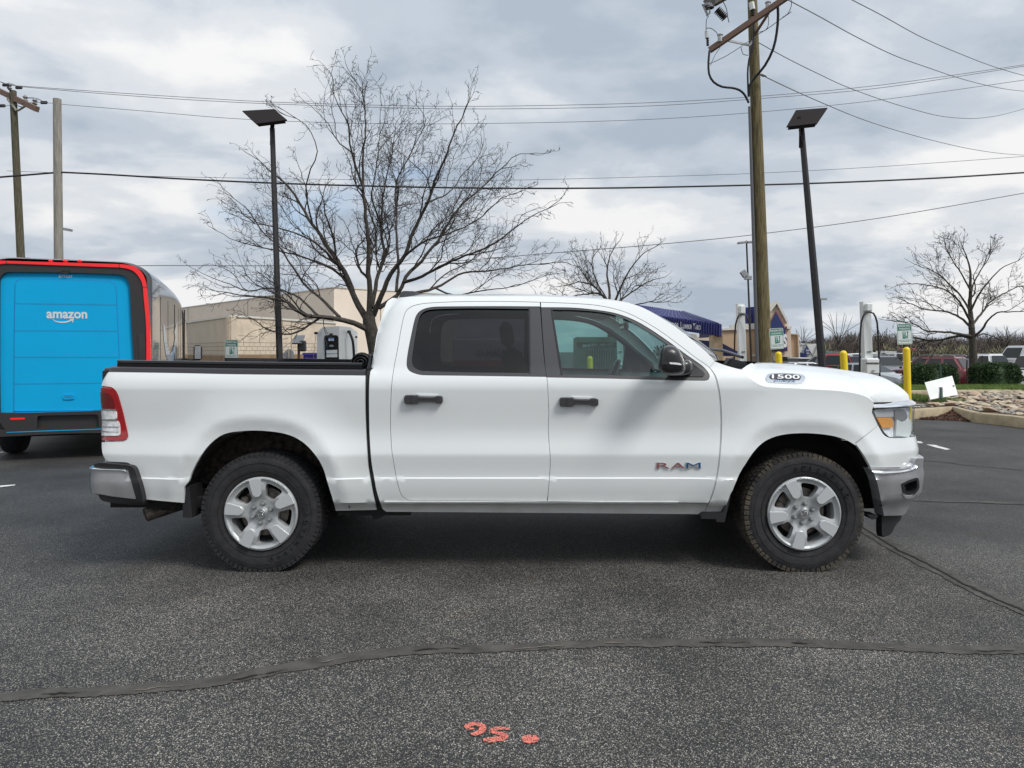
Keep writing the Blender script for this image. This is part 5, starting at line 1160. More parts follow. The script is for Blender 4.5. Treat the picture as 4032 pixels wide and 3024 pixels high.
# ---- solar lamp posts
M['panel_under'] = mat('panel_underside', (.022, .018, .018), .8, spec=.08); M['solar'] = mat('solar_cells', (.02, .022, .03), .2, coat=.6)
def solar_lamp(top, base, Y, wtop, wbot, corners, label):
    root_p = P(*base, Y); g = Vector((root_p.x, root_p.y, gz(root_p.x, root_p.y)))
    root = empty('solar_street_lamp', g, label=label, cat='street lamp', group='tall black solar lamp posts')
    T_ = P(*top, Y); d = (root_p-T_); g2 = T_+d*((T_.z-g.z)/(T_.z-root_p.z))
    m_ = MB(); rt_ = wtop*Y/F/2; rb_ = wbot*Y/F/2
    ca = 8; m_.tube([g2, T_], [rb_*1.08, rt_*1.08], 8); m_.build('pole', M['pole_black'], root, auto=30)
    # panel : parallelogram in the picture = tilted plate in space
    A, B, C, Dp = [P(x, y, Yy) for x, y, Yy in corners]  # far-left, far-right, near-right, near-left
    nn = (B-A).cross(Dp-A).normalized(); 
    if nn.z < 0: nn = -nn
    th = .022; vs = [A, B, C, Dp]+[q+nn*th for q in (A, B, C, Dp)]
    pn = mk('solar_panel', vs, [(0, 1, 2, 3), (7, 6, 5, 4), (0, 4, 5, 1), (1, 5, 6, 2), (2, 6, 7, 3), (3, 7, 4, 0)], M['panel_under'], root)
    m_ = MB()
    for k in range(8):
        u = (k+.9)/9.6; a = A+(B-A)*u+(Dp-A)*.10; b = A+(B-A)*u+(Dp-A)*.62; w_ = (B-A)*.028; m_.add([a, a+w_, b+w_, b, a-nn*.02, a+w_-nn*.02, b+w_-nn*.02, b-nn*.02], [(4, 5, 6, 7), (0, 1, 5, 4), (1, 2, 6, 5), (2, 3, 7, 6), (3, 0, 4, 7)])
    m_.build('panel_ribs', mat('panel_rib', (.075, .068, .066), .6), pn)
    a = A+(Dp-A)*.70; b = B+(C-B)*.70; m_ = MB(); m_.add([a+(b-a)*.06-nn*.05, b-(b-a)*.06-nn*.05, C-(C-Dp)*.06-nn*.045, Dp+(C-Dp)*.06-nn*.045, a+(b-a)*.06, b-(b-a)*.06, C-(C-Dp)*.06, Dp+(C-Dp)*.06], [(0, 1, 2, 3), (0, 4, 5, 1), (1, 5, 6, 2), (2, 6, 7, 3), (3, 7, 4, 0)]); m_.build('lamp_housing', M['panel_under'], pn)
    mid_ = (C+Dp)/2*.55+(A+B)/2*.45; m_ = MB(); tt = T_; m_.tube([tt+Vector((0, 0, -.35)), tt+Vector((0, 0, .02)), Vector((tt.x, mid_.y, tt.z+.25))], [rt_*.95, rt_*.85, rt_*.8], 10); m_.build('bracket', M['panel_under'], root)
    return root
solar_lamp((1072, 505), (1102, 1440), 14.4, 19, 26, ((955, 440, 14.9), (1080, 433, 14.9), (1131, 476, 14.1), (1010, 491, 14.1)), 'tall black solar lamp post in front of the big bare tree')
solar_lamp((3156, 508), (3238, 1440), 13.2, 21, 33, ((3133, 438, 13.8), (3258, 428, 13.8), (3216, 490, 12.9), (3096, 503, 12.9)), 'tall black solar lamp post right of the big utility pole')
# ---- utility poles
def polelog(name, base, top, Y, wb, wt, mat_, label, cat='utility pole', wob=0.0):
    T_ = P(*top, Y); B0 = P(*base, Y); g = gz(B0.x, Y); Bm = T_+(B0-T_)*((T_.z-g+.05)/(T_.z-B0.z)); root = empty(name, Vector((Bm.x, Bm.y, g)), label=label, cat=cat)
    m_ = MB(); K_ = 14; pts = []; rad = []
    for k in range(K_+1): u = k/K_; pts.append(Bm.lerp(T_, u)+Vector((wob*math.sin(3*u), 0, 0))); rad.append((wb+(wt-wb)*u)*Y/F/2)
    m_.tube(pts, rad, 20); m_.build('pole', mat_, root, auto=60); return root, Bm, T_
up, ub, ut = polelog('utility_pole', (3011, 1425), (2952, -300), 17, 58, 32, M['polewood'], 'large greenish wooden utility pole with crossarms, behind the pickup bonnet')
UY = 17.0
def uc(x, y, Y=None): return P(2926+x/2, y/2, Y or UY)     # crop at (2926,0)
def uq(x, y, Y=None): return P(2700+x/2.37, y/2.37, Y or UY)   # crop at (2700,0)
# conduit riser
m_ = MB(); m_.tube([P(2951, 420, 16.95), P(2985, 1500, 16.95)], [.035, .05], 8); m_.build('conduit', mat('grey_conduit', (.12, .125, .135), .6), up, auto=40)
# main crossarm
A0, A1 = uq(222, 470, 16.7), uq(905, 0, 15.9); d = (A1-A0).normalized(); A1 = A0+d*((A1-A0).length*1.18)
def bar(m_, a, b, w, h): 
    d = (b-a); L_ = d.length; d.normalize(); u = Vector((0, 0, 1)); s_ = d.cross(u).normalized(); u = s_.cross(d); rot_ = Matrix((d, s_, u)).transposed(); m_.box((a+b)/2, (L_, w, h), rot=rot_)
m_ = MB(); bar(m_, A0, A1, .10, .125); m_.build('crossarm', M['crossarm'], up)
m_ = MB(); bar(m_, uq(265, 30, 16.6), uq(420, -60, 16.2), .10, .13); bar(m_, uq(180, 75, 16.7), uq(300, 5, 16.6), .10, .12); m_.build('upper_crossarm', M['polegrey'], up)
m_ = MB(); m_.tube([uq(775, 120, 16.3), uq(640, 330, 16.8), uq(625, 372, 16.8)], .035, 6); m_.build('arm_brace', M['crossarm'], up)
m_ = MB(); bar(m_, uq(395, 378, 16.6), uq(595, 422, 16.8), .03, .05); bar(m_, uq(595, 422, 16.8), uq(632, 372, 16.8), .03, .05); m_.build('steel_brace', M['steel'], up)
for q in ((320, 355, 16.55), (768, 52, 16.1)):
    c = uq(*q); m_ = MB(); m_.lathe([(.03, -.11), (.055, -.09), (.055, .05), (.07, .06), (.07, .08), (0, .09)], c, (0, 0, 1), 10); m_.build('switch', M['steel'], up)
def insul(a, b, r_=.045, n=6, mat_=None):
    m_ = MB(); d = b-a; prof = []
    for k in range(n): prof += [(r_*.4, k/n*d.length), (r_, (k+.25)/n*d.length), (r_, (k+.6)/n*d.length), (r_*.4, (k+.95)/n*d.length)]
    m_.lathe(prof, a, d, 10); m_.build('insulator', mat_ or M['pole_black'], up, auto=50)
insul(uq(625, 70, 16.7), uq(626, 150, 16.7), .05, 4); insul(uq(203, 355, 16.7), uq(206, 430, 16.7), .035, 4); insul(uq(290, 88, 16.6), uq(372, 172, 16.6), .10, 7)
m_ = MB(); m_.tube([uq(612, 25, 16.7), uq(624, 92, 16.7)], .07, 8); m_.tube([uq(192, 295, 16.7), uq(198, 355, 16.7)], .045, 8); m_.build('arrester', M['signwhite'], up, auto=40)
m_ = MB(); 
for c in ((205, 20), (230, 35)): m_.lathe([(.09, 0), (.10, .05), (.06, .07), (.11, .13), (.06, .15), (.10, .2)], uq(c[0], c[1]+40, 16.6), (0, 0, 1), 10)
m_.tube([uq(165, 55, 16.6), uq(205, 145, 16.6)], .03, 5); m_.tube([uq(150, 45, 16.6), uq(215, 60, 16.6), uq(225, 120, 16.6), uq(195, 150, 16.6)], .02, 5); m_.build('cutout', M['steel'], up, auto=40)
for q in ((245, 450), (680, 160), (852, 20)):
    c = uq(*q, 16.55); m_ = MB(); bar(m_, c+Vector((0, 0, .16)), c+Vector((0, 0, -.16)), .03, .03); m_.build('clamp', M['steel'], up)
def cable(name, pts, r_, mat_, parent=None, n=6):
    # smooth 3D through points
    q = np.array([tuple(p) for p in pts]); t = np.arange(len(q)); d = dense(q, .25 if r_ > .01 else .4); m_ = MB(); m_.tube([Vector(v) for v in d], r_, n); return m_.build(name, mat_, parent, auto=60)
cable('drop_cable', [uq(222, 470, 16.6), uq(212, 580, 16.6), uq(218, 690, 16.6), uq(260, 765, 16.6), uq(340, 810, 16.65), uq(430, 820, 16.7), uq(500, 840, 16.75), uq(550, 885, 16.8), uq(588, 960, 16.8)], .026, M['cable'], up)
cable('drop_cable', [uq(855, 0, 16.0), uq(862, 140, 16.1), uq(850, 300, 16.2), uq(815, 460, 16.3), uq(740, 610, 16.5), uq(650, 720, 16.7), uq(600, 790, 16.75), uq(588, 900, 16.8)], .030, M['cable'], up)
cable('drop_cable', [uq(630, 180, 16.7), uq(636, 300, 16.7), uq(625, 420, 16.7), uq(590, 560, 16.75), uq(578, 690, 16.78), uq(585, 900, 16.8)], .022, M['cable'], up)
cable('jumper_wire', [uq(215, 150, 16.6), uq(193, 185, 16.6), uq(190, 295, 16.6)], .009, M['wire'], up); cable('jumper_wire', [uq(193, 265, 16.6), uq(230, 262, 16.6), uq(280, 295, 16.6), uq(308, 335, 16.6)], .009, M['wire'], up)
cable('jumper_wire', [uq(205, 600, 16.6), uq(280, 570, 16.6), uq(390, 515, 16.6), uq(520, 432, 16.6), uq(600, 375, 16.7)], .008, M['wire'], up); cable('jumper_wire', [uq(322, 440, 16.6), uq(270, 520, 16.6), uq(230, 612, 16.6)], .007, M['wire'], up)
cable('jumper_wire', [uq(665, 325, 16.6), uq(760, 270, 16.5), uq(870, 190, 16.4), uq(985, 110, 16.3)], .009, M['wire'], up); cable('jumper_wire', [uq(770, 130, 16.3), uq(772, 230, 16.3), uq(740, 285, 16.4), uq(670, 300, 16.5)], .008, M['wire'], up)
cable('jumper_wire', [uq(988, 0, 16.1), uq(984, 60, 16.2), uq(955, 125, 16.3), uq(905, 160, 16.3)], .008, M['wire'], up); cable('jumper_wire', [uq(345, 10, 16.6), uq(380, 80, 16.6), uq(390, 150, 16.6), uq(405, 210, 16.6)], .010, M['wire'], up); cable('jumper_wire', [uq(515, 440, 16.6), uq(535, 505, 16.65), uq(585, 515, 16.7)], .009, M['wire'], up)
c = uq(725, 702, 16.75); m_ = MB(); m_.tube([uq(690, 690, 16.75), uq(722, 700, 16.75), uq(755, 712, 16.75)], [.02, .045, .02], 6); m_.build('guy_grip', M['steel'], up)
# left poles
LY = 35.0
lp, lb, lt = polelog('utility_pole', (83, 1030), (51, 358), LY, 31, 24, M['polewood_dark'], 'dark wooden utility pole with a tilted crossarm, leftmost pole above the delivery van')
def lc(x, y, Y=LY): return P(x/1.952, 250+y/1.952, Y)
m_ = MB(); bar(m_, lc(-140, 145, 36.2), lc(285, 352, 34.2), .22, .26); m_.build('crossarm', M['crossarm'], lp)
m_ = MB(); m_.tube([lc(60, 270, 35), lc(130, 365, 34.8)], .07, 5); m_.tube([lc(200, 325, 34.6), lc(140, 362, 34.8)], .05, 5); m_.build('arm_brace', M['polegrey'], lp)
for q in ((72, 195), (195, 290), (268, 315)):
    m_ = MB(); m_.lathe([(.05, 0), (.12, .1), (.06, .18), (.13, .26), (.05, .36), (0, .4)], lc(q[0], q[1]+10, 34.8), (0, 0, 1), 8); m_.build('insulator', M['steel'], lp, auto=50)
for q in ((45, 165), (145, 185), (338, 300), (15, 325)):
    m_ = MB(); c = lc(*q, 34.7); m_.box(c, (.36, .10, .16), bev=.04); m_.build('line_clamp', M['pole_black'], lp)
cable('jumper_wire', [lc(45, 165), lc(95, 158), lc(145, 185)], .022, M['wire'], lp); cable('jumper_wire', [lc(195, 290), lc(200, 268), lc(260, 265), lc(310, 280), lc(338, 300)], .022, M['wire'], lp); cable('jumper_wire', [lc(0, 140), lc(30, 150), lc(45, 165)], .022, M['wire'], lp); cable('jumper_wire', [lc(135, 325), lc(180, 335), lc(240, 310), lc(268, 308)], .02, M['wire'], lp)
gp_, gb_, gt_ = polelog('utility_pole', (231, 1030), (225, 390), 28, 35, 29, M['polegrey'], 'bare grey weathered wooden pole without arms, right of the dark pole above the van')
# wires: pixel polylines in 2212 units
def wire(pts, Y, rpx, label, mat_=None, name='overhead_wire'):
    n = len(pts); L_ = [P(x*S2, y*S2, Y if not isinstance(Y, (list, tuple)) else Y[0]+(Y[1]-Y[0])*i/(n-1)) for i, (x, y) in enumerate(pts)]
    Ym = Y if not isinstance(Y, (list, tuple)) else (Y[0]+Y[1])/2
    o = cable(name, L_, rpx*.85*Ym/F/2, mat_ or M['wire'], None, 5); tag(o, label, 'wire', 'overhead wires'); return o
wire([(-40, 386), (60, 378), (120, 373)], (27.8, 28), 9, 'thick black overhead cable running left from the grey pole out of frame', M['cable'], 'overhead_cable')
wire([(127, 372), (230, 377), (400, 387), (600, 396), (800, 402), (1000, 406), (1200, 407), (1400, 405), (1730, 397), (2000, 386), (2212, 373), (2330, 365)], 28, 8.2, 'thickest black overhead cable, crossing the whole sky in front of the tree', M['cable'], 'overhead_cable')
wire([(15, 369), (60, 371), (150, 374), (300, 380), (600, 386), (900, 389), (1106, 389), (1400, 382), (1640, 374), (1900, 360), (2212, 338), (2330, 330)], 30, 2.2, 'thin wire just above the thickest black cable')
wire([(20, 184), (60, 187), (230, 199), (400, 210), (600, 221), (900, 229), (1106, 229), (1400, 222), (1640, 208), (1900, 184), (2212, 140), (2330, 122)], 34, 2.6, 'upper wire of the close pair crossing the sky near the top of the tree')
wire([(40, 187), (75, 190), (230, 203), (400, 215), (600, 225), (900, 234), (1106, 235), (1400, 229), (1640, 213), (1900, 190), (2212, 143), (2330, 125)], 33.6, 2.6, 'lower wire of the close pair crossing the sky near the top of the tree')
wire([(5, 230), (60, 222), (100, 222), (140, 226), (300, 239), (520, 257), (800, 267), (1106, 266), (1400, 258), (1640, 242), (1900, 216), (2212, 173), (2330, 155)], 34.5, 2.4, 'single thin wire below the close pair, third line down from the top')
wire([(-30, 580), (300, 574), (600, 574), (900, 569), (1200, 546), (1420, 528), (1620, 508), (1900, 471), (2212, 417), (2330, 395)], 31, 3.4, 'lowest dark wire rising to the right, passing over the pickup roof')
wire([((2926+x/2)/S2, (y/2)/S2) for x, y in ((355, 0), (600, 130), (900, 295), (1200, 440), (1500, 548), (1700, 615), (1900, 668), (2060, 700), (2212, 718), (2500, 735))], (17, 40), 3.0, 'curved wire leaving the tip of the utility pole crossarm to the right')
wire([((2926+x/2)/S2, (y/2)/S2) for x, y in ((780, -45), (860, 0), (1100, 125), (1400, 290), (1700, 420), (1960, 520), (2212, 595), (2500, 660))], (20, 42), 3.2, 'curved wire nearest the top right corner of the photo')
wire([((2926+x/2)/S2, (y/2)/S2) for x, y in ((112, 330), (240, 402), (400, 487), (600, 585), (800, 678), (1060, 775), (1300, 850), (1560, 915), (1800, 933), (1980, 915), (2100, 888), (2212, 855), (2400, 790))], (17, 34), 2.8, 'sagging wire that dips and rises again above the right lamp post')
wire([((2926+x/2)/S2, (y/2)/S2) for x, y in ((180, 608), (400, 712), (650, 822), (900, 925), (1150, 1010), (1450, 1095), (1750, 1165), (2000, 1205), (2212, 1222), (2450, 1235))], (17, 40), 2.8, 'wire running from the middle of the utility pole down over the right lamp post')
# ---- charging equipment
M['cabinet_black'] = mat('charger_screen', (.012, .012, .014), .2, coat=.6); M['blue_label'] = mat('blue_label', (.03, .10, .35), .5)
CYb = 16.5
def cb_(x, y, Y=CYb): return P(700+x/2.765, 1000+y/2.765, Y)
ch = empty('charging_cabinet', Vector((cb_(1640, 1000).x, CYb, 0)), label='large white electric vehicle charging cabinet with a black front panel, behind the pickup bed', cat='charger')
def prism3(name, pts, mat_, par, zb=0.0, auto=30):
    """footprint (x,y) pts with per-point top z"""
    n = len(pts); vs = [Vector((p[0], p[1], zb)) for p in pts]+[Vector(p) for p in pts]; return mk(name, vs, [tuple(range(n-1, -1, -1)), tuple(range(n, 2*n))]+[(i, (i+1) % n, (i+1) % n+n, i+n) for i in range(n)], mat_, par)
f0, f1 = cb_(1575, 797), cb_(1755, 785); l0 = cb_(1515, 860, 16.75); r1 = cb_(1885, 797, 17.2); r2 = cb_(1955, 850, 17.6); bk = Vector((l0.x+.1, 17.9, f0.z-.03))
prism3('cabinet_body', [f0, f1, r1, r2, Vector((r2.x-.2, 18.1, r2.z)), bk, Vector((l0.x, l0.y, l0.z))], M['white'], ch)
def facequad(name, px, y_off, mat_, par, pts=None, rr=0):
    vs = [P(700+x/2.765, 1000+y/2.765, CYb+y_off) for x, y in px]; n = len(vs); vb = [v+Vector((0, .02, 0)) for v in vs]
    return mk(name, vs+vb, [tuple(range(n))]+[(i, i+n, (i+1) % n+n, (i+1) % n) for i in range(n)], mat_, par)
scr = facequad('screen_panel', [(1605, 1180), (1595, 905), (1603, 890), (1620, 884), (1725, 884), (1740, 892), (1748, 910), (1755, 1180)], -.03, M['cabinet_black'], ch)
facequad('screen', [(1638, 950), (1638, 908), (1702, 908), (1703, 950)], -.036, M['blue_label'], scr); facequad('screen_text_field', [(1643, 946), (1643, 923), (1698, 923), (1698, 946)], -.040, M['signwhite'], scr)
facequad('notice', [(1618, 1085), (1617, 1048), (1735, 1043), (1736, 1083)], -.036, M['signwhite'], scr); facequad('notice', [(1619, 1125), (1618, 1092), (1736, 1088), (1737, 1124)], -.036, M['signwhite'], scr); facequad('notice_bar', [(1618, 1091), (1618, 1086), (1736, 1083), (1736, 1088)], -.037, M['blue_label'], scr)
facequad('camera_slot', [(1650, 878), (1650, 866), (1688, 865), (1688, 877)], -.03, M['cabinet_black'], ch)
m_ = MB(); m_.lathe([(.0, 0), (1, 0), (1.02, .001)], (0, 0, 0), (0, -1, 0), 24); m_.v = [Vector((v.x*.053, v.y, v.z*.026)) for v in m_.v]; c = cb_(1674, 1000, CYb-.036); m_.v = [v+c for v in m_.v]; m_.build('oval_badge', M['alloy'], scr)
def oval_word(c, w, word, mat_, par):
    t = text_obj('badge_word', word, 1, mat_, par, (0, 0, 0), (1, 0, 0), (0, 1, 0), 0, .01); X = [v.co.x for v in t.data.vertices]; Yy = [v.co.y for v in t.data.vertices]; x0, x1, y0, y1 = min(X), max(X), min(Yy), max(Yy)
    for v in t.data.vertices: q = v.co; v.co = c+Vector(((q.x-x0)/(x1-x0)*w-w/2, -.004, (q.y-y0)/(y1-y0)*w*.34-w*.17))
oval_word(c, .066, 'Ford', M['cabinet_black'], scr)
def nt_(s, a, b, h, par, m_=None):
    p0_, p1_ = cb_(*a, CYb-.045), cb_(*b, CYb-.045); fit_text(s, p0_, p1_, h*CYb/F/2.765, m_ or M['blue_label'], par, 'notice_text')
nt_('00:47', (1655, 942), (1690, 941), 13, scr, M['text_dark'])
m_ = MB(); m_.box(cb_(1505, 862, 16.6), (.07, .08, .06), bev=.01); m_.box(cb_(1865, 848, 16.9), (.08, .08, .07), bev=.01); m_.box(cb_(1943, 905, 17.3), (.04, .08, .05)); m_.build('cable_hook', M['blackplastic'], ch)
cable('charging_cable', [cb_(1865, 850, 16.8), cb_(1885, 890, 16.75), (cb_(1905, 950, 16.75)), cb_(1915, 1050, 16.8), cb_(1918, 1160, 16.85), cb_(1905, 1250, 16.85)], .033, M['cable'], ch); cable('charging_cable', [cb_(1505, 880, 16.5), cb_(1495, 960, 16.5), cb_(1480, 1100, 16.5), cb_(1478, 1200, 16.5)], .006, M['concrete'], ch)
def charge_post(cx_top, ytop, cx_bot, wpx, Y, head, label, cable_l=True, sc_=1.0):
    top = P(cx_top, ytop, Y); g0 = P(cx_bot, 1480, Y); g = gz(top.x, Y); root = empty('charging_post', Vector((g0.x, Y, g)), label=label, cat='charger', group='slim white charging posts')
    w = wpx*Y/F; foot = top+(g0-top)*((top.z-g)/(top.z-g0.z)); foot.z = g
    m_ = MB(); n_ = 4; vs = []
    for p_, dy in ((foot, 0), (top, 0)):
        for sx, sy in ((-1, 0), (1, 0), (1, 1), (-1, 1)): vs.append(p_+Vector((sx*w/2, sy*w*.9, 0)))
    mk('post_body', vs, [(0, 1, 5, 4), (1, 2, 6, 5), (2, 3, 7, 6), (3, 0, 4, 7), (4, 5, 6, 7)], M['white'], root)
    m_ = MB(); hh = 32*Y/F; m_.box(top+Vector((w*.05, -.04, -hh*.75)), (w*.78, .14, hh), bev=.02); m_.build('post_head', M['white'], root, auto=35)
    for s_ in ((-1, 1) if cable_l else (1,)):
        pts = [top+Vector((w*.0, -.08, -hh*1.35)), top+Vector((s_*w*.55, -.10, -hh*1.5)), top+Vector((s_*w*1.0, -.10, -hh*2.6)), top+Vector((s_*w*1.15, -.10, -hh*5)), top+Vector((s_*w*1.25+.02, -.08, -hh*8.5)), top+Vector((s_*w*1.25+.05, -.06, -hh*10.5))]
        cable('charging_cable', pts, .019, M['cable'], root)
    if head:
        x0, y0, x1, y1 = head; a, b = P(x0, y0, Y-.12), P(x1, y1, Y-.12); m_ = MB(); c_ = (a+b)/2; m_.box(c_+Vector((0, .1, 0)), (b.x-a.x, .28, a.z-b.z), bev=.03); m_.build('dispenser', M['white'], root, auto=35)
        m_ = MB(); m_.box(Vector((c_.x, c_.y-.045, a.z-(a.z-b.z)*.30)), ((b.x-a.x)*.98, .02, .02)); m_.build('dispenser_slot', M['blackplastic'], root)
        m_ = MB(); m_.lathe([(0, 0), (1, 0), (1.02, .001)], (0, 0, 0), (0, -1, 0), 20); c2_ = Vector((c_.x, c_.y-.055, a.z-(a.z-b.z)*.78)); m_.v = [Vector((v.x*.04, v.y, v.z*.018))+c2_ for v in m_.v]; m_.build('oval_badge', M['steel'], root); oval_word(c2_, .05, 'Ford', M['text_white'], root)
    m_ = MB(); q = P(cx_bot-2, 1385, Y); m_.box(q+Vector((0, -.01, 0)), (w*.5, .03, .015)); m_.build('post_slot', M['blackplastic'], root)
charge_post(3413, 1187, 3424, 31, 15.0, (3406, 1410, 3461, 1474), 'slim white charging post with dispenser and looped cable beside the silver sedan')
charge_post(2918, 1196, 2929, 27, 16.6, None, 'slim white charging post with looped cable left of the big utility pole')
charge_post(2440, 1240, 2444, 24, 17.5, (2424, 1432, 2456, 1456), 'slim white charging post seen through the front window of the pickup', False)
# green utility box seen through the window
M['boxgreen'] = mat('utility_box_green', (.060, .13, .085), .55, var=.15)
q0_ = P(2271, 1326, 18); q1_ = P(2470, 1316, 18); bxr = empty('transformer_box', Vector(((q0_.x+q1_.x)/2, 18, 0)), label='dark green utility transformer box with white chalk numbers, seen through the side window', cat='utility box')
m_ = MB(); c_ = Vector(((q0_.x+q1_.x)/2, 18.5, .93)); m_.box(c_, (q1_.x-q0_.x, 1.0, 1.86)); m_.build('box_body', M['boxgreen'], bxr)
m_ = MB(); m_.box(Vector((c_.x, 17.98, 1.80)), (q1_.x-q0_.x+.05, .10, .14)); m_.build('box_lid', M['boxgreen'], bxr)
fit_text('50107954', P(2294, 1367, 17.97), P(2350, 1361, 17.97), .07, M['text_white'], bxr, 'chalk_number', .01); fit_text('1000', P(2364, 1361, 17.97), P(2383, 1360, 17.97), .05, M['text_white'], bxr, 'chalk_number', .01); fit_text('12470', P(2391, 1361, 17.97), P(2415, 1358, 17.97), .06, M['text_white'], bxr, 'chalk_number', .01)
m_ = MB()
for k in range(13): c_ = P(2318+k*9.5, 1412, 17.97); m_.box(c_, (.012, .02, .52))
m_.build('vent_slats', M['steel'], bxr)
# ---- small sign posts in front of the beige building
stp = empty('stop_sign', P(700+1203/2.765, 1520, 22), label='grey back of an octagonal stop sign left of the charging cabinet', cat='sign')
oc = [(1187, 1040), (1230, 1035), (1262, 1065), (1266, 1125), (1240, 1168), (1175, 1170), (1145, 1140), (1147, 1080)]; vs = [cb_(x, y, 22) for x, y in oc]; vb = [v+Vector((0, .01, 0)) for v in vs]; n = 8
mk('sign_board', vs+vb, [tuple(range(8))]+[(i, i+n, (i+1) % n+n, (i+1) % n) for i in range(n)], M['steel'], stp)
m_ = MB(); m_.tube([cb_(1207, 1045, 21.95), Vector((cb_(1207, 1045, 21.95).x, 21.95, 0))], .03, 6); m_.build('sign_post', M['polegrey'], stp)
sl = empty('solar_beacon', Vector((cb_(1318, 1000, 24).x, 24, 0)), label='small solar panel on a brown post with a beacon, beside the lamp post', cat='beacon')
M['brownpost'] = mat('brown_post', (.06, .03, .022), .7)
m_ = MB(); m_.tube([cb_(1316, 968, 24), Vector((cb_(1320, 1170, 24).x, 24, 0))], .045, 8); m_.build('post', M['brownpost'], sl, auto=40)
vs = [cb_(1240, 970, 23.8), cb_(1350, 970, 23.8), cb_(1383, 884, 24.6), cb_(1275, 886, 24.6)]; nn_ = Vector((0, -.3, .05)); vs += [v+Vector((0, .05, -.04)) for v in vs]
pn = mk('solar_panel', vs, [(0, 1, 2, 3), (7, 6, 5, 4), (0, 4, 5, 1), (1, 5, 6, 2), (2, 6, 7, 3), (3, 7, 4, 0)], mat('solar_panel_face', (.09, .095, .10), .35, coat=.4), sl)
m_ = MB()
for k in range(1, 6): a = vs[0].lerp(vs[1], k/6)+Vector((0, -.006, .004)); b = vs[3].lerp(vs[2], k/6)+Vector((0, -.006, .004)); m_.tube([a, b], .006, 4)
m_.build('cell_line', M['steel'], pn)
m_ = MB(); m_.box(cb_(1362, 1002, 24), (.20, .22, .38), bev=.04); m_.tube([cb_(1320, 1005, 24), cb_(1345, 995, 24)], .03, 5); m_.build('beacon_lamp', M['blackplastic'], sl, auto=30)
M['dumpster'] = mat('dumpster_blue', (.045, .035, .24), .5, var=.2)
dm = empty('waste_container', Vector((cb_(1500, 1100, 30).x, 30, 0)), label='blue metal waste container behind the charging cabinet, by the beige wall', cat='container')
c_ = cb_(1493, 1088, 30); m_ = MB(); m_.box((c_.x+.3, 30.6, c_.z-.7), (1.6, 1.2, 1.4)); m_.build('container_body', M['dumpster'], dm)
m_ = MB(); m_.box((c_.x+.3, 29.96, c_.z), (1.64, .08, .10))
for k in range(3): m_.tube([Vector((c_.x-.35+k*.55, 29.95, c_.z-.15)), Vector((c_.x-.05+k*.55, 29.95, c_.z-1.3))], .035, 4)
m_.build('container_rib', M['dumpster'], dm)
# parking-lot lamp posts further off (Lowe's crop)
def Lq(x, y, Y): return P(2600+x/2.766, 900+y/2.766, Y)
def lot_lamp(pts, Y, label, flood=False):
    g = Vector(Lq(*pts['base'], Y)); g.z = gz(g.x, Y); root = empty('parking_lot_lamp', g, label=label, cat='street lamp', group='far parking lot lamp posts')
    m_ = MB(); t_ = Lq(*pts['top'], Y); b_ = Lq(*pts['base'], Y); f_ = t_+(b_-t_)*((t_.z-g.z)/(t_.z-b_.z)); m_.tube([f_, t_], [pts['w']*Y/F, pts['w']*.7*Y/F], 8); m_.build('pole', M['pole_black'], root, auto=40)
    for a, b in pts['heads']: m_ = MB(); p_, q_ = Lq(*a, Y-.2), Lq(*b, Y-.2); bar(m_, p_, q_, .35, .10 if Y < 60 else .18); m_.build('lamp_head', M['steel'], root)
    if flood:
        m_ = MB(); m_.box(Lq(912, 492, Y-.3), (.35, .2, .42), rot=Matrix.Rotation(R(-35), 3, 'Y'), bev=.03); m_.box(Lq(955, 535, Y-.2), (.42, .2, .25), bev=.02); m_.build('flood_lamp', M['steel'], root)
lot_lamp({'top': (938, 132), 'base': (992, 1440), 'w': 4.6, 'heads': (((845, 158), (932, 148)), ((945, 150), (1015, 146)))}, 42, 'slim parking lot lamp post with flood lights, left of the big utility pole', True)
lot_lamp({'top': (1746, 757), 'base': (1775, 1450), 'w': 2.6, 'heads': (((1738, 768), (1810, 768)),)}, 75, 'small distant lamp post just right of the right solar lamp post')
# lamp arm poking out behind the grey pole
m_ = MB(); bar(m_, lc(470, 1268, 60), lc(545, 1282, 60), .5, .2); m_.tube([lc(455, 1275, 60), Vector((lc(452, 1275, 60).x, 60, 0))], .15, 6); o = m_.build('parking_lot_lamp', M['steel'], None); tag(o, 'lamp arm of a distant lamp post poking out behind the bare grey pole', 'street lamp')

# second charging cabinet (seen dimly through the rear door glass) and a parked moving trailer beyond it
def dup(root, d, label):
    r = root.copy(); col.objects.link(r); r.location = root.location+d; r['label'] = label
    def rec(a, b):
        for c in [o for o in list(bpy.data.objects) if o.parent == a and o.name != b.name]:
            k = c.copy(); col.objects.link(k); k.parent = b; rec(c, k)
    rec(root, r); return r
dup(ch, Vector((3.05, 0, 0)), 'white charging cabinet dimly visible through the rear door window of the pickup')
tw_ = empty('moving_trailer', Vector((P(1905, 1400, 27).x, 27, 0)), label='white rental trailer with an orange lower band, dimly visible through the rear door window', cat='trailer')
m_ = MB(); c_ = P(1930, 1400, 27); m_.box((c_.x, 28, 1.35), (2.9, 2.0, 1.3), bev=.05); m_.build('trailer_body', M['white'], tw_, auto=30)
m_ = MB(); m_.box((c_.x, 26.98, .95), (2.86, .03, .42)); m_.build('orange_band', mat('orange_band', (.70, .13, .03), .5), tw_)
fit_text('U-HAUL', Vector((c_.x-.5, 26.95, 1.30)), Vector((c_.x+.7, 26.95, 1.30)), .28, M['text_dark'], tw_, 'trailer_lettering', .03)
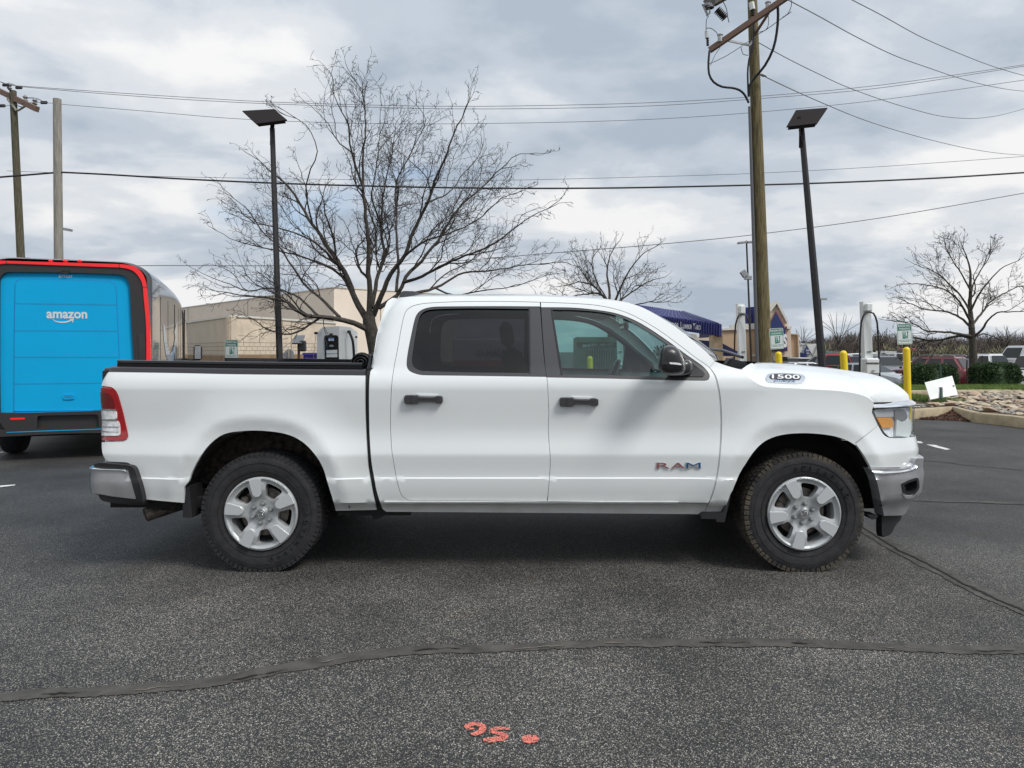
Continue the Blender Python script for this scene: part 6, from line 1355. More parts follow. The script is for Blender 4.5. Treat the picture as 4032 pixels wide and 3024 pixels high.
m_ = MB(); m_.lathe([(0, -.1), (.33, -.1), (.36, 0), (.33, .1), (0, .1)], (c_.x+.2, 27.1, .36), (0, 1, 0), 18); m_.build('wheel', M['rubber'], tw_)
# ================================================================ TREES
def grow_tree(name, label, base, trunk, limbs, seed, dens=1.0, maxlen=1.5, twig=.006, group=None, levels=3, barkmat=None, up_bias=.12, gap=.26, sec=0.0):
    rnd = random.Random(seed); root = empty(name, base, label=label, cat='tree', group=group)
    tm = MB(); tm.tube(*trunk[:2], 14); cm = MB(); tw = MB(); cen = sum((Vector(l[0][-1]) for l in limbs), Vector())/len(limbs); core = Vector(trunk[0][-1])
    def branch(p, d, L_, r, lev):
        n = max(3, int(L_/(.13 if lev < 3 else .10))); pts = [p.copy()]; rad = [r]; st_ = L_/n
        kink = .20 if lev < 3 else .30
        for i in range(n):
            oc = (p-core).normalized()*.07; d = (d+oc+Vector((rnd.gauss(0, kink), rnd.gauss(0, kink), rnd.gauss(0, kink)+up_bias*.5))).normalized(); p = p+d*st_; pts.append(p.copy()); rad.append(max(r*(1-(i+1)/n*.75), twig*.55))
            if lev < levels and i > 0 and i < n:
                if rnd.random() < (.62 if lev == 2 else .55)*dens:
                    side = Vector((rnd.gauss(0, 1), rnd.gauss(0, 1), rnd.gauss(0, .7))); side = (side-d*side.dot(d)).normalized(); ang = R(rnd.uniform(28, 62)); nd = (d*math.cos(ang)+side*math.sin(ang)).normalized()
                    branch(p, nd, L_*rnd.uniform(.30, .58)*(1-.45*i/n), max(rad[-1]*.62, twig*.7), lev+1)
            elif lev >= levels and rnd.random() < .30*dens:      # spur twigs
                side = Vector((rnd.gauss(0, 1), rnd.gauss(0, 1), rnd.gauss(0, 1))).normalized(); q = p+(d*.4+side*.8).normalized()*rnd.uniform(.03, .10); tw.tube([p, q], [twig*.6, twig*.5], 3, cap=False)
        (cm if lev <= 1 else tw).tube(pts, rad, 6 if lev <= 1 else (4 if lev == 2 else 3), cap=False)
    for pts, r0, r1 in limbs:
        q = dense(np.array([tuple(p) for p in pts]), .16); q = [Vector(v) for v in q]; m = len(q); jit = Vector((0, 0, 0)); pp = []
        for i, v in enumerate(q):
            jit = jit*.8+Vector((rnd.gauss(0, .012), rnd.gauss(0, .012), rnd.gauss(0, .012)))*(1 if i > 2 else 0); pp.append(v+jit)
        rad = [r0+(r1-r0)*(i/(m-1))**.75 for i in range(m)]; cm.tube(pp, rad, 8, cap=False)
        tot = sum((pp[i+1]-pp[i]).length for i in range(m-1)); acc = 0; nxt = .5+rnd.random()*.2
        for i in range(1, m-1):
            acc += (pp[i]-pp[i-1]).length
            if acc > nxt:
                nxt += gap*rnd.uniform(.55, 1.3)/dens; d = (pp[i+1]-pp[i-1]).normalized(); side = Vector((rnd.gauss(0, 1), rnd.gauss(0, 1), rnd.gauss(0, .8))); side = (side-d*side.dot(d)).normalized(); ang = R(rnd.uniform(30, 60)); nd = (d*math.cos(ang)+side*math.sin(ang)+Vector((0, 0, up_bias))).normalized()
                L_ = maxlen*rnd.uniform(.40, 1.0)*(1-.66*acc/tot)
                if sec and rnd.random() < sec:
                    dd = (pp[i]-core).normalized(); nd = (d*.9+dd*.35+side*.42+Vector((0, 0, .10))).normalized(); L_ = maxlen*rnd.uniform(1.0, 1.7)*(1-.72*acc/tot); branch(pp[i], nd, L_, max(min(rad[i]*.55, .03), twig*1.4), 2 if L_ > .35 else 3)
        branch(pp[-1], (pp[-1]-pp[-3]).normalized(), maxlen*.22, max(r1, twig), 2)
    tm.build('trunk', barkmat or M['bark'], root, auto=60); o = cm.build('limbs', barkmat or M['bark'], root, auto=60); tw.build('crown', M['twig'], root)
    return root
TY = 15.3
def tq(x, y, dy=0.0): return P(700+x/1.3825, 200+y/1.3825, TY+dy)
trunk_pts = [Vector((tq(1085, 1700).x+.02, TY, 0)), tq(1080, 1640), tq(1062, 1560), tq(1042, 1480), tq(1038, 1420)]
LM = [([(1055, 1530, 0), (960, 1482, -.2), (850, 1458, -.5), (760, 1446, -.7), (690, 1443, -.9), (640, 1408, -1.1), (590, 1372, -1.2), (470, 1345, -1.4), (330, 1330, -1.5), (210, 1310, -1.5)], .085, .012),
 ([(1040, 1480, 0), (985, 1385, .2), (940, 1290, .4), (900, 1200, .5), (860, 1130, .6), (795, 1040, .8), (735, 950, 1), (690, 870, 1.1), (640, 790, 1.2), (560, 700, 1.4), (440, 600, 1.6), (370, 555, 1.6)], .10, .012),
 ([(1042, 1440, 0), (1046, 1250, -.1), (1040, 1000, -.3), (1005, 740, -.5), (955, 560, -.7), (935, 400, -.8), (900, 330, -.9), (830, 200, -1)], .085, .010),
 ([(1008, 760, -.5), (1012, 600, -.4), (1028, 400, -.3), (1015, 270, -.2), (985, 180, -.2), (930, 90, -.2)], .04, .010),
 ([(1055, 1400, 0), (1085, 1250, .4), (1120, 1120, .7), (1100, 930, 1), (1120, 720, 1.2), (1165, 520, 1.3), (1180, 400, 1.4)], .07, .010),
 ([(1065, 1440, 0), (1110, 1330, -.2), (1165, 1220, -.3), (1235, 1110, -.5), (1290, 960, -.6), (1350, 830, -.8), (1400, 710, -.9), (1450, 600, -1), (1500, 460, -1.1), (1570, 330, -1.2), (1600, 250, -1.2)], .08, .011),
 ([(1190, 1310, -.3), (1200, 1120, 0), (1190, 900, .4), (1200, 700, .6), (1300, 500, .9), (1350, 380, 1), (1270, 270, 1.1)], .045, .009),
 ([(1095, 1400, 0), (1190, 1330, .2), (1240, 1230, .3), (1330, 1150, .5), (1420, 1040, .7), (1500, 900, .9), (1590, 800, 1), (1680, 720, 1.2), (1780, 610, 1.3), (1870, 560, 1.4), (1960, 570, 1.4)], .065, .010),
 ([(1230, 1260, .1), (1330, 1230, -.3), (1450, 1170, -.7), (1560, 1120, -1), (1700, 1060, -1.3), (1800, 980, -1.5), (1920, 900, -1.6), (2050, 850, -1.7)], .05, .010),
 ([(1240, 1330, .1), (1400, 1290, .6), (1560, 1215, 1), (1720, 1195, 1.3), (1860, 1170, 1.5), (1960, 1160, 1.6), (2100, 1150, 1.6)], .05, .010),
 ([(900, 1200, .5), (840, 1130, .1), (740, 1040, -.3), (600, 975, -.7), (480, 950, -1), (380, 920, -1.2), (320, 890, -1.3)], .042, .009),
 ([(930, 1270, .4), (840, 1180, .8), (700, 1130, 1.3), (560, 1100, 1.6), (400, 1060, 1.9), (280, 1020, 2), (185, 960, 2)], .042, .009),
 ([(880, 1450, -.4), (800, 1370, -.1), (700, 1290, .3), (620, 1180, .6), (560, 1080, .8), (480, 1000, 1), (380, 860, 1.1), (290, 790, 1.2)], .048, .010),
 ([(760, 1440, -.7), (640, 1330, -.3), (500, 1300, .1), (380, 1310, .4), (250, 1260, .6), (130, 1210, .7), (70, 1180, .7)], .036, .008),
 ([(1240, 1110, -.5), (1330, 1050, -1), (1440, 1010, -1.3), (1560, 960, -1.5), (1660, 900, -1.6), (1760, 800, -1.7), (1850, 770, -1.7)], .036, .009),
 ([(1350, 830, -.8), (1420, 800, -.4), (1500, 760, 0), (1570, 660, .3), (1640, 560, .5), (1670, 490, .6)], .028, .008),
 ([(1400, 1290, .6), (1500, 1330, .3), (1650, 1310, 0), (1800, 1290, -.3), (1900, 1260, -.4), (2010, 1220, -.5)], .030, .008),
 ([(1100, 930, 1), (1060, 800, .8), (1080, 600, .6), (1100, 450, .5), (1110, 300, .4)], .03, .008),
 ([(735, 950, 1), (700, 780, .6), (720, 640, .3), (760, 540, .1), (700, 400, 0), (560, 330, -.1)], .03, .008),
 ([(955, 560, -.7), (860, 480, -.3), (800, 380, 0), (740, 320, .2), (690, 280, .3)], .022, .008)]
grow_tree('bare_tree', 'large leafless spreading tree behind the pickup cab, biggest tree in the photo', trunk_pts[0], (trunk_pts, [.20, .165, .15, .14, .13]), [([tq(*p) for p in l], a*.82, b*.6) for l, a, b in LM], 11, 1.6, 1.5, .0064, gap=.060, levels=4, up_bias=.05, sec=.38)
# generic vase-shaped tree from a few pixel limbs
def px_tree(name, label, Y, base, limbs, trunk_w, seed, **kw):
    tp = [P(x, y, Y) for x, y in base]; g = gz(tp[0].x, Y); b0 = tp[0].copy(); b0.z = g; tp = [b0]+tp[1:]
    rad = [trunk_w*(1.15 if i == 0 else 1-.12*i) for i in range(len(tp))]
    return grow_tree(name, label, b0, (tp, rad), [([P(x, y, Y+dy) for x, y, dy in l], a, b) for l, a, b in limbs], seed, **kw)
px_tree('bare_tree', 'medium leafless tree with a rounded crown rising behind the pickup windscreen roof', 31, [(2405, 1420), (2406, 1290), (2404, 1225)],
 [([(2404, 1230, 0), (2380, 1170, .5), (2340, 1130, 1), (2290, 1110, 1.5), (2240, 1120, 2), (2200, 1130, 2)], .07, .015), ([(2404, 1230, 0), (2370, 1160, -.5), (2300, 1160, -1), (2240, 1170, -1.5), (2160, 1160, -1.8)], .06, .012),
  ([(2404, 1240, 0), (2400, 1150, .3), (2390, 1080, .4), (2400, 1010, .6), (2440, 950, .6)], .08, .012), ([(2404, 1240, 0), (2430, 1160, -.5), (2460, 1090, -.8), (2500, 1030, -1), (2540, 990, -1.2), (2580, 970, -1.2)], .07, .012),
  ([(2404, 1240, 0), (2450, 1180, .5), (2520, 1130, 1), (2570, 1100, 1.3), (2620, 1090, 1.5)], .06, .012), ([(2404, 1250, 0), (2470, 1210, -.5), (2550, 1190, -1), (2610, 1190, -1.4), (2640, 1180, -1.4)], .05, .010),
  ([(2390, 1180, .3), (2350, 1100, .1), (2330, 1030, 0), (2370, 970, -.3)], .04, .012), ([(2340, 1130, 1), (2290, 1070, 1), (2260, 1020, 1)], .03, .012)], .17, 5, maxlen=1.7, twig=.010, gap=.10, levels=4, dens=1.3, sec=.3)
px_tree('bare_tree', 'leafless tree with level lower branches, standing between the two clipped hedges on the right', 29, [(3836, 1508), (3832, 1400), (3829, 1330), (3826, 1290)],
 [([(3829, 1335, 0), (3790, 1322, .3), (3740, 1330, .7), (3690, 1340, 1), (3620, 1335, 1.2), (3560, 1325, 1.3)], .075, .014), ([(3828, 1325, 0), (3780, 1315, -.4), (3710, 1305, -.9), (3640, 1300, -1.4), (3600, 1280, -1.7), (3500, 1260, -2)], .07, .012),
  ([(3834, 1330, 0), (3870, 1315, .4), (3910, 1325, .7), (3935, 1335, .8)], .05, .014), ([(3834, 1325, 0), (3865, 1300, -.3), (3890, 1260, -.6), (3925, 1230, -.9), (3990, 1225, -1.3), (4060, 1220, -1.5)], .06, .012),
  ([(3826, 1295, 0), (3822, 1200, .1), (3822, 1120, .1), (3815, 1040, .2), (3790, 960, .2)], .13, .014), ([(3824, 1290, 0), (3780, 1250, .5), (3740, 1230, 1), (3690, 1225, 1.4), (3630, 1215, 1.7), (3540, 1180, 2)], .06, .012),
  ([(3824, 1270, 0), (3790, 1210, -.4), (3760, 1170, -.8), (3710, 1140, -1.2), (3640, 1120, -1.5), (3560, 1115, -1.8)], .055, .012), ([(3822, 1230, 0), (3780, 1160, .4), (3730, 1110, .8), (3680, 1070, 1.1), (3600, 1040, 1.3)], .05, .012),
  ([(3828, 1280, 0), (3860, 1240, .4), (3900, 1190, .8), (3950, 1160, 1.2), (4010, 1130, 1.5), (4090, 1120, 1.7)], .055, .012), ([(3824, 1220, 0), (3860, 1150, -.3), (3910, 1090, -.6), (3960, 1050, -.9), (4020, 1020, -1)], .05, .012),
  ([(3822, 1150, 0), (3850, 1080, .3), (3890, 1020, .5), (3900, 960, .6)], .04, .012), ([(3820, 1140, 0), (3780, 1070, -.3), (3740, 1010, -.5), (3720, 960, -.6)], .04, .012)], .17, 9, maxlen=1.7, twig=.010, gap=.09, up_bias=.04, levels=4, dens=1.35, sec=.35)
# ================================================================ FAR WOODS
wm_ = [mat('bare_wood_brown', (.075, .055, .046), .95), mat('bare_wood_grey', (.13, .115, .10), .95), mat('budding_olive', (.17, .165, .095), .95), mat('wood_dark', (.045, .038, .033), .95)]
rnd = random.Random(42); vs = []; fs = []; mi_ = []
def clump(cx, cy, g, h, w, n, k, wd):
    for _ in range(n):
        a = rnd.uniform(-.9, .9); z0 = g+rnd.uniform(0, h*.75); x0 = cx+rnd.gauss(0, w*.32); L_ = rnd.uniform(.3, 1.0)*h*.35; lean_ = (x0-cx)/max(w, .1)*1.2+rnd.gauss(0, .25); ww = wd*rnd.uniform(.5, 1.3)
        x1 = x0+L_*math.sin(lean_); z1 = z0+L_*math.cos(lean_); lim = g+h*(1-.35*((x1-cx)/w)**2); 
        if z1 > lim: z1 = lim; z0 = min(z0, lim-.2)
        y = cy+rnd.uniform(-2, 2); y1_ = y+rnd.uniform(-.8, .8); b = len(vs); vs.extend([(x0-ww, y, z0), (x0+ww, y+ww, z0), (x1+ww*.3, y1_, z1), (x1-ww*.3, y1_, z1)]); fs.append((b, b+1, b+2, b+3)); mi_.append(k if rnd.random() < .75 else rnd.choice((0, 1, 3)))
for i in range(720):
    Y = rnd.uniform(165, 195); x = rnd.uniform(45, 185); g = .2; px = CX+x/Y*F; base_h = np.interp(px, [2700, 3080, 3200, 3350, 3500, 3700, 3900, 4100, 4400], [5.0, 5.4, 6.0, 7.8, 7.2, 6.2, 7.2, 7.4, 7.4]); h = base_h*rnd.uniform(.66, .98)
    clump(x, Y, g-.3, h, h*.42, 52, rnd.choice((0, 0, 0, 1, 1, 3)), .085)
for i in range(60):
    Y = rnd.uniform(150, 165); x = rnd.uniform(60, 165); h = rnd.uniform(2.4, 4.0); clump(x, Y, -.2, h, h*.5, 70, 2, .12)
for i in range(170): clump(rnd.uniform(40, 190), rnd.uniform(196, 205), -.3, rnd.uniform(3.4, 4.6), 2.6, 34, 3, .30)
wo = mk('far_woods', vs, fs, wm_); wo.data.polygons.foreach_set('material_index', mi_); tag(wo, 'brown and olive leafless woods along the horizon on the right', 'woods', kind='stuff')
for k_, (px, py, w_) in enumerate(((3300, 1232, 190), (3160, 1290, 90), (3470, 1290, 100), (3960, 1285, 110))):
    Y = 158; top = P(px, py, Y); b0 = Vector((top.x, Y, gz(top.x, Y))); h = top.z-b0.z; r_ = random.Random(k_+60); lm = []
    for j in range(9):
        a = (j-4)/4.5; lm.append(([b0+Vector((0, 0, h*.30)), b0+Vector((a*w_*.35/F*Y*.5, r_.uniform(-1, 1), h*.58)), b0+Vector((a*w_/F*Y*.5, r_.uniform(-2, 2), h*(.98-.25*a*a)))], .09, .04))
    grow_tree('bare_tree', ['largest domed leafless tree in the far woods, right of the right solar lamp post', 'small distant leafless tree beside the store gable in the far woods', 'distant leafless tree behind the charging post on the right', 'distant leafless tree above the white van on the far right'][k_], b0, ([b0, b0+Vector((0, 0, h*.3))], [.2, .15]), lm, 70+k_, maxlen=2.2, twig=.035, gap=.7, levels=3, dens=.8)
# ================================================================ BEIGE STORE (left)
M['splitface'] = mat('split_face_block', (.66, .56, .44), .95, var=.14, vscale=1.2, bump=1.0, bscale=7); M['smoothblock'] = mat('smooth_block', (.56, .49, .40), .95, var=.07, vscale=.6)
M['cream'] = mat('cream_wall_panel', (.86, .75, .63), .9, var=.05, vscale=.4); M['brownband'] = mat('brown_block_band', (.27, .18, .105), .95, var=.2, vscale=1.5); M['cornice'] = mat('white_cornice', (.68, .66, .60), .7); M['joint'] = mat('block_joint', (.33, .26, .19), .9)
st_ = empty('store_building', Vector((cb_(590, 1100, 70).x, 70, 0)), label='large beige windowless block store with a cream upper wall, behind the pickup bed', cat='building')
def hwall(name, a, b, z0, z1, mat_, par, thick=.4, off=0.0):
    a = Vector((a[0], a[1], 0)); b = Vector((b[0], b[1], 0)); d = (b-a).normalized(); nn = Vector((d.y, -d.x, 0)); 
    if nn.y > 0: nn = -nn
    a = a+nn*off; b = b+nn*off; q = [a, b, b-nn*thick, a-nn*thick]; vs = [v+Vector((0, 0, z0)) for v in q]+[v+Vector((0, 0, z1)) for v in q]
    return mk(name, vs, [(0, 1, 2, 3), (7, 6, 5, 4), (0, 4, 5, 1), (1, 5, 6, 2), (2, 6, 7, 3), (3, 7, 4, 0)], mat_, par)
def xy(px, Y): return ((px-CX)/F*Y, Y)
cA = xy(913, 70); cL = xy(590, 105); cR = xy(1322, 87); cRR = xy(1560, 96)
hwall('wall', cL, cA, 0, 5.0, M['smoothblock'], st_); hwall('wall', cA, cR, 0, 5.0, M['splitface'], st_); hwall('wall', xy(893, 71), cA, 0, 5.0, M['splitface'], st_, off=.05, thick=.3)
hwall('cornice', cL, cA, 5.0, 5.2, M['cornice'], st_, off=.12, thick=.5); hwall('cornice', cA, cR, 5.0, 5.2, M['cornice'], st_, off=.12, thick=.5)
hwall('base_band', cL, cA, -.2, 1.1, M['brownband'], st_, off=.06, thick=.3); hwall('base_band', cA, cR, -.2, 1.15, M['brownband'], st_, off=.06, thick=.3)
uL = xy(590, 150); uM = xy(1315, 92); uR = xy(1800, 104)
hwall('upper_wall', uL, uM, 0, 9.95, M['cream'], st_); hwall('upper_wall', uM, uR, 0, 9.95, M['cream'], st_); hwall('parapet_cap', uL, uM, 9.95, 10.1, M['cornice'], st_, off=.1, thick=.6); hwall('parapet_cap', uM, uR, 9.95, 10.1, M['cornice'], st_, off=.1, thick=.6)
for (a, b) in ((cL, cA), (cA, cR)):
    mj = MB(); a3, b3 = Vector((*a, 0)), Vector((*b, 0)); d = (b3-a3).normalized(); nn = Vector((d.y, -d.x, 0)); nn = -nn if nn.y > 0 else nn; L_ = (b3-a3).length
    for k in range(4):
        z = 1.18+.42*k; q = [a3+nn*.012, b3+nn*.012]; mj.add([q[0]+Vector((0, 0, z)), q[1]+Vector((0, 0, z)), q[1]+Vector((0, 0, z+.045)), q[0]+Vector((0, 0, z+.045))], [(0, 1, 2, 3)])
    for k in range(int(L_/.84)):
        for r_ in range(3):
            p_ = a3+d*(k*.84+(.42 if r_ % 2 else 0))+nn*.012; z = 1.18+.42*r_; mj.add([p_+Vector((0, 0, z)), p_+d*.045+Vector((0, 0, z)), p_+d*.045+Vector((0, 0, z+.42)), p_+Vector((0, 0, z+.42))], [(0, 1, 2, 3)])
    mj.build('block_joints', M['joint'], st_)
def wj(c, d): mj = MB(); mj.box(c, d); mj.build('wall_joint', M['joint'], st_)
for t_ in (.35, .70):
    p_ = Vector((*uM, 0)).lerp(Vector((*uL, 0)), t_); wj((p_.x, p_.y-.02, 5), (.10, .04, 9.9))
    p_ = Vector((*uM, 0)).lerp(Vector((*uR, 0)), t_); wj((p_.x, p_.y-.02, 5), (.10, .04, 9.9))
p_ = Vector((*cA, 0)).lerp(Vector((*cR, 0)), .52); wj((p_.x, p_.y-.03, 2.5), (.08, .05, 5))
m_ = MB(); c_ = cb_(334, 560, 148); m_.box(c_, (.9, .8, .9), bev=.1); m_.box(c_+Vector((0, 0, -.7)), (.6, .6, .8)); m_.box(c_+Vector((.5, 0, .2)), (.6, .5, .35)); m_.build('roof_vent', M['steel'], st_)
# ================================================================ BLUE-ROOFED STORE (right)
M['blueroof'] = mat('blue_metal_roof', (.012, .014, .13), .5, .1, var=.1); M['bluerib'] = mat('blue_rib', (.045, .05, .21), .4, .2); M['tanwall'] = mat('tan_stucco', (.52, .37, .24), .9, var=.05, vscale=.5); M['creamwall'] = mat('cream_stucco', (.66, .56, .45), .9, var=.04, vscale=.5)
M['stonecol'] = mat('tan_stone_column', (.48, .36, .23), .95, var=.2, vscale=2, bump=.5, bscale=6); M['signblue'] = mat('sign_blue', (.018, .035, .14), .5); M['signrim'] = mat('sign_rim', (.45, .12, .08), .6); M['whitebld'] = mat('white_building', (.66, .67, .65), .8)
SY = 80.0
lw = empty('store_building', Vector(((3040-CX)/F*95, 95, .3)), label='blue-roofed home store with a lumber yard canopy, seen over the pickup bonnet', cat='building')
def Cq(x, y, Y): return P(2100+x/2, 1100+y/2, Y)
def plate(name, pts, mat_, par, back=.3, dirv=Vector((0, 1, 0))):
    n = len(pts); nv = [Vector(p) for p in pts]; vs = nv+[v+dirv*back for v in nv]; tri = geometry.tessellate_polygon([[Vector((v.x, v.z, 0)) for v in nv]])
    return mk(name, vs, [tuple(t) for t in tri]+[tuple(reversed([i+n for i in t])) for t in tri]+[(i, i+n, (i+1) % n+n, (i+1) % n) for i in range(n)], mat_, par)
# canopy : roof slope + ribbed fascia
fa = [Cq(620, 235, 96), Cq(1480, 353, 68), Cq(1480, 450, 68), Cq(620, 318, 96)]
plate('fascia', fa, M['blueroof'], lw, .4)
rf = [Cq(620, 236, 96), Cq(1480, 353, 68), Cq(1176, 252, 84), Cq(830, 205, 100), Cq(620, 180, 110)]; plate('canopy_roof', rf, M['blueroof'], lw, .3)
plate('canopy_side', [Cq(1480, 353, 68), Cq(1484, 358, 68.5), Cq(1484, 448, 68.5), Cq(1480, 450, 68)], M['blueroof'], lw, 8)
m_ = MB()
for k in range(56):
    u = (k+.5)/56; a = fa[0].lerp(fa[1], u); b = fa[3].lerp(fa[2], u); m_.box((a+b)/2+Vector((0, -.12, 0)), (.16, .14, (a-b).length*.99))
m_.build('fascia_rib', M['bluerib'], lw)
m_ = MB()
for k in range(26):
    u = (k+.5)/26; a = rf[0].lerp(rf[1], u); t_ = rf[3].lerp(rf[2], min(1, u*1.25)); m_.tube([a+Vector((0, -.05, .05)), t_+Vector((0, -.05, .05))], .05, 4)
m_.build('roof_rib', M['bluerib'], lw)
def canopy_word(s, a, b, hpx):
    Yc_ = lambda x: 1/(1/96+(x-620)/860*(1/68-1/96)); y0_, y1_ = Yc_(a[0]), Yc_(b[0]); p_, q_ = Cq(*a, y0_), Cq(*b, y1_); o_ = Vector((0, -.45, 0)); fit_text(s, p_+o_, q_+o_, hpx/2*(y0_+y1_)/2/F, M['text_white'], lw, 'canopy_lettering', .03)
canopy_word('I', (1030, 370), (1041, 371), 47); canopy_word('NDOOR', (1044, 373), (1140, 385), 38); canopy_word('L', (1150, 387), (1168, 389), 52); canopy_word('UMBER', (1170, 389), (1243, 395), 36); canopy_word('Y', (1247, 395), (1268, 396), 50); canopy_word('ARD', (1267, 396), (1308, 399), 36)
plate('canopy_column', [Cq(1410, 440, 69.5), Cq(1490, 447, 69), Cq(1494, 640, 69), Cq(1415, 640, 69.5)], M['stonecol'], lw, 1.2); plate('canopy_column', [Cq(1245, 430, 78), Cq(1287, 434, 78), Cq(1289, 520, 78), Cq(1247, 510, 78)], M['creamwall'], lw, 1.0)
plate('side_wall', [Cq(1200, 445, 90), Cq(1480, 462, 90), Cq(1480, 640, 90), Cq(1200, 640, 90)], M['creamwall'], lw, 1)
plate('low_awning', [Cq(1280, 476, 82), Cq(1410, 486, 79), Cq(1412, 560, 79), Cq(1280, 560, 82)], M['blueroof'], lw, 1); plate('low_awning', [Cq(1492, 505, 78), Cq(1610, 568, 74), Cq(1610, 606, 74), Cq(1494, 604, 78)], M['blueroof'], lw, 1)
m_ = MB()
for k in range(15):
    u = (k+.5)/15; a = Cq(1494+116*u, 562+8*u, 75.8-2*u); b = Cq(1494+116*u, 604+1*u, 75.8-2*u); m_.box((a+b)/2+Vector((0, -.1, 0)), (.10, .08, (a-b).length))
m_.build('awning_rib', M['bluerib'], lw)
WY = 95
plate('main_wall', [Lq(675, 1105, WY), Lq(1060, 1095, WY), Lq(1060, 1450, WY), Lq(675, 1450, WY)], M['tanwall'], lw, 10); plate('cornice', [Lq(675, 1090, WY-.3), Lq(765, 1082, WY-.3), Lq(765, 1050, WY-.3), Lq(1060, 1030, WY-.3), Lq(1060, 1095, WY-.3), Lq(675, 1108, WY-.3)], M['cornice'], lw, .5)
plate('wall_band', [Lq(1000, 1370, WY-.2), Lq(1060, 1370, WY-.2), Lq(1060, 1392, WY-.2), Lq(1000, 1392, WY-.2)], M['cornice'], lw, .3)
plate('gable_roof', [Lq(910, 900, WY+1), Lq(930, 860, WY+1), Lq(1035, 850, WY), Lq(1060, 850, WY), Lq(1060, 1032, WY), Lq(915, 1034, WY)], M['blueroof'], lw, 1)
m_ = MB()
for k in range(9): a = Lq(925+k*15, 858, WY-.2); b = Lq(912+k*17, 1030, WY-.2); m_.tube([a, b], .06, 4)
m_.build('roof_rib', M['bluerib'], lw)
gw = [Lq(1060, 870, WY-1), Lq(1200, 860, WY-1), Lq(1265, 800, WY-1), Lq(1385, 1030, WY-1), Lq(1420, 1100, WY-1), Lq(1432, 1440, WY-1), Lq(1060, 1440, WY-1)]; plate('gable_wall', gw, M['creamwall'], lw, 2)
plate('gable_trim', [Lq(1190, 880, WY-1.5), Lq(1262, 784, WY-1.5), Lq(1285, 790, WY-1.5), Lq(1398, 1018, WY-1.5), Lq(1380, 1026, WY-1.5), Lq(1270, 815, WY-1.5), Lq(1205, 905, WY-1.5)], M['cornice'], lw, .6); plate('gable_capital', [Lq(1378, 1062, WY-1.6), Lq(1434, 1066, WY-1.6), Lq(1426, 1092, WY-1.6), Lq(1384, 1092, WY-1.6)], M['cornice'], lw, .8)
so = [Lq(1265, 900, WY-1.4), Lq(1365, 1090, WY-1.4), Lq(1368, 1150, WY-1.4), Lq(1380, 1152, WY-1.4), Lq(1388, 1338, WY-1.4), Lq(1060, 1330, WY-1.4), Lq(1060, 1200, WY-1.4), Lq(1160, 1090, WY-1.4)]; plate('sign_rim', so, M['signrim'], lw, .2)
si = [Lq(1264, 912, WY-1.6), Lq(1361, 1092, WY-1.6), Lq(1363, 1155, WY-1.6), Lq(1376, 1157, WY-1.6), Lq(1383, 1330, WY-1.6), Lq(1060, 1322, WY-1.6), Lq(1060, 1206, WY-1.6), Lq(1163, 1096, WY-1.6)]; plate('sign_panel', si, M['signblue'], lw, .2)
fit_text("LOWE'S", Lq(1085, 1285, WY-1.9), Lq(1382, 1296, WY-1.9), 150/2.766*WY/F, M['text_white'], lw, 'sign_lettering', .05)
plate('right_wing', [Lq(1422, 1150, WY+1), Lq(1505, 1152, WY+1), Lq(1518, 1410, WY+1), Lq(1430, 1410, WY+1)], M['tanwall'], lw, 8); plate('cornice', [Lq(1420, 1140, WY+.5), Lq(1508, 1146, WY+.5), Lq(1508, 1154, WY+.5), Lq(1420, 1150, WY+.5)], M['cornice'], lw, .5); plate('right_pier', [Lq(1500, 1160, WY+.6), Lq(1512, 1160, WY+.6), Lq(1524, 1420, WY+.6), Lq(1508, 1420, WY+.6)], M['creamwall'], lw, 1)
for a, b in (((1225, 1395), (1250, 1440)), ((1325, 1395), (1362, 1440)), ((1372, 1398), (1410, 1440)), ((1440, 1402), (1500, 1440))):
    plate('doorway', [Lq(a[0], a[1], WY-1.8), Lq(b[0], a[1], WY-1.8), Lq(b[0], b[1], WY-1.8), Lq(a[0], b[1], WY-1.8)], M['dark'] if a[0] > 1300 else M['polegrey'], lw, .3)
# garden centre
gc = empty('garden_building', Vector(((3160-CX)/F*115, 115, .4)), label='white gabled garden centre building right of the store entrance', cat='building')
def Nq(x, y, Y=115): return P(3100+x/8.01, 1350+y/8.01, Y)
plate('wall', [Nq(380, 300, 116), Nq(600, 20, 116), Nq(970, 30, 116), Nq(1040, 520, 116), Nq(380, 520, 116)], M['polegrey'] if False else mat('pale_grey_wall', (.50, .50, .46), .9), gc, 8)
plate('roof', [Nq(400, 40, 115), Nq(590, 30, 115), Nq(470, 300, 115), Nq(390, 300, 115)], M['whitebld'], gc, .4); plate('roof', [Nq(610, 70, 115), Nq(960, 40, 115), Nq(800, 425, 115)], M['whitebld'], gc, .4)
m_ = MB(); m_.tube([Nq(600, 60, 114.8), Nq(805, 425, 114.8), Nq(960, 40, 114.8)], .10, 4); m_.tube([Nq(400, 20, 114.8), Nq(590, 25, 114.8), Nq(480, 300, 114.8)], .10, 4); m_.build('roof_edge', M['steel'], gc)
plate('awning', [Nq(385, 300, 114), Nq(560, 340, 114), Nq(610, 380, 114), Nq(610, 465, 114), Nq(385, 465, 114)], M['signblue'], gc, .6)
sb_ = plate('sign_panel', [Nq(625, 90, 113), Nq(690, 220, 113), Nq(706, 240, 113), Nq(706, 375, 113), Nq(550, 375, 113), Nq(548, 240, 113)], M['signblue'], gc, .3)
fit_text('Garden', Nq(592, 262, 112.7), Nq(690, 265, 112.7), 60/8.01*113/F, M['text_white'], gc, 'sign_lettering', .02); fit_text('Center', Nq(605, 345, 112.7), Nq(688, 348, 112.7), 56/8.01*113/F, M['text_white'], gc, 'sign_lettering', .02)
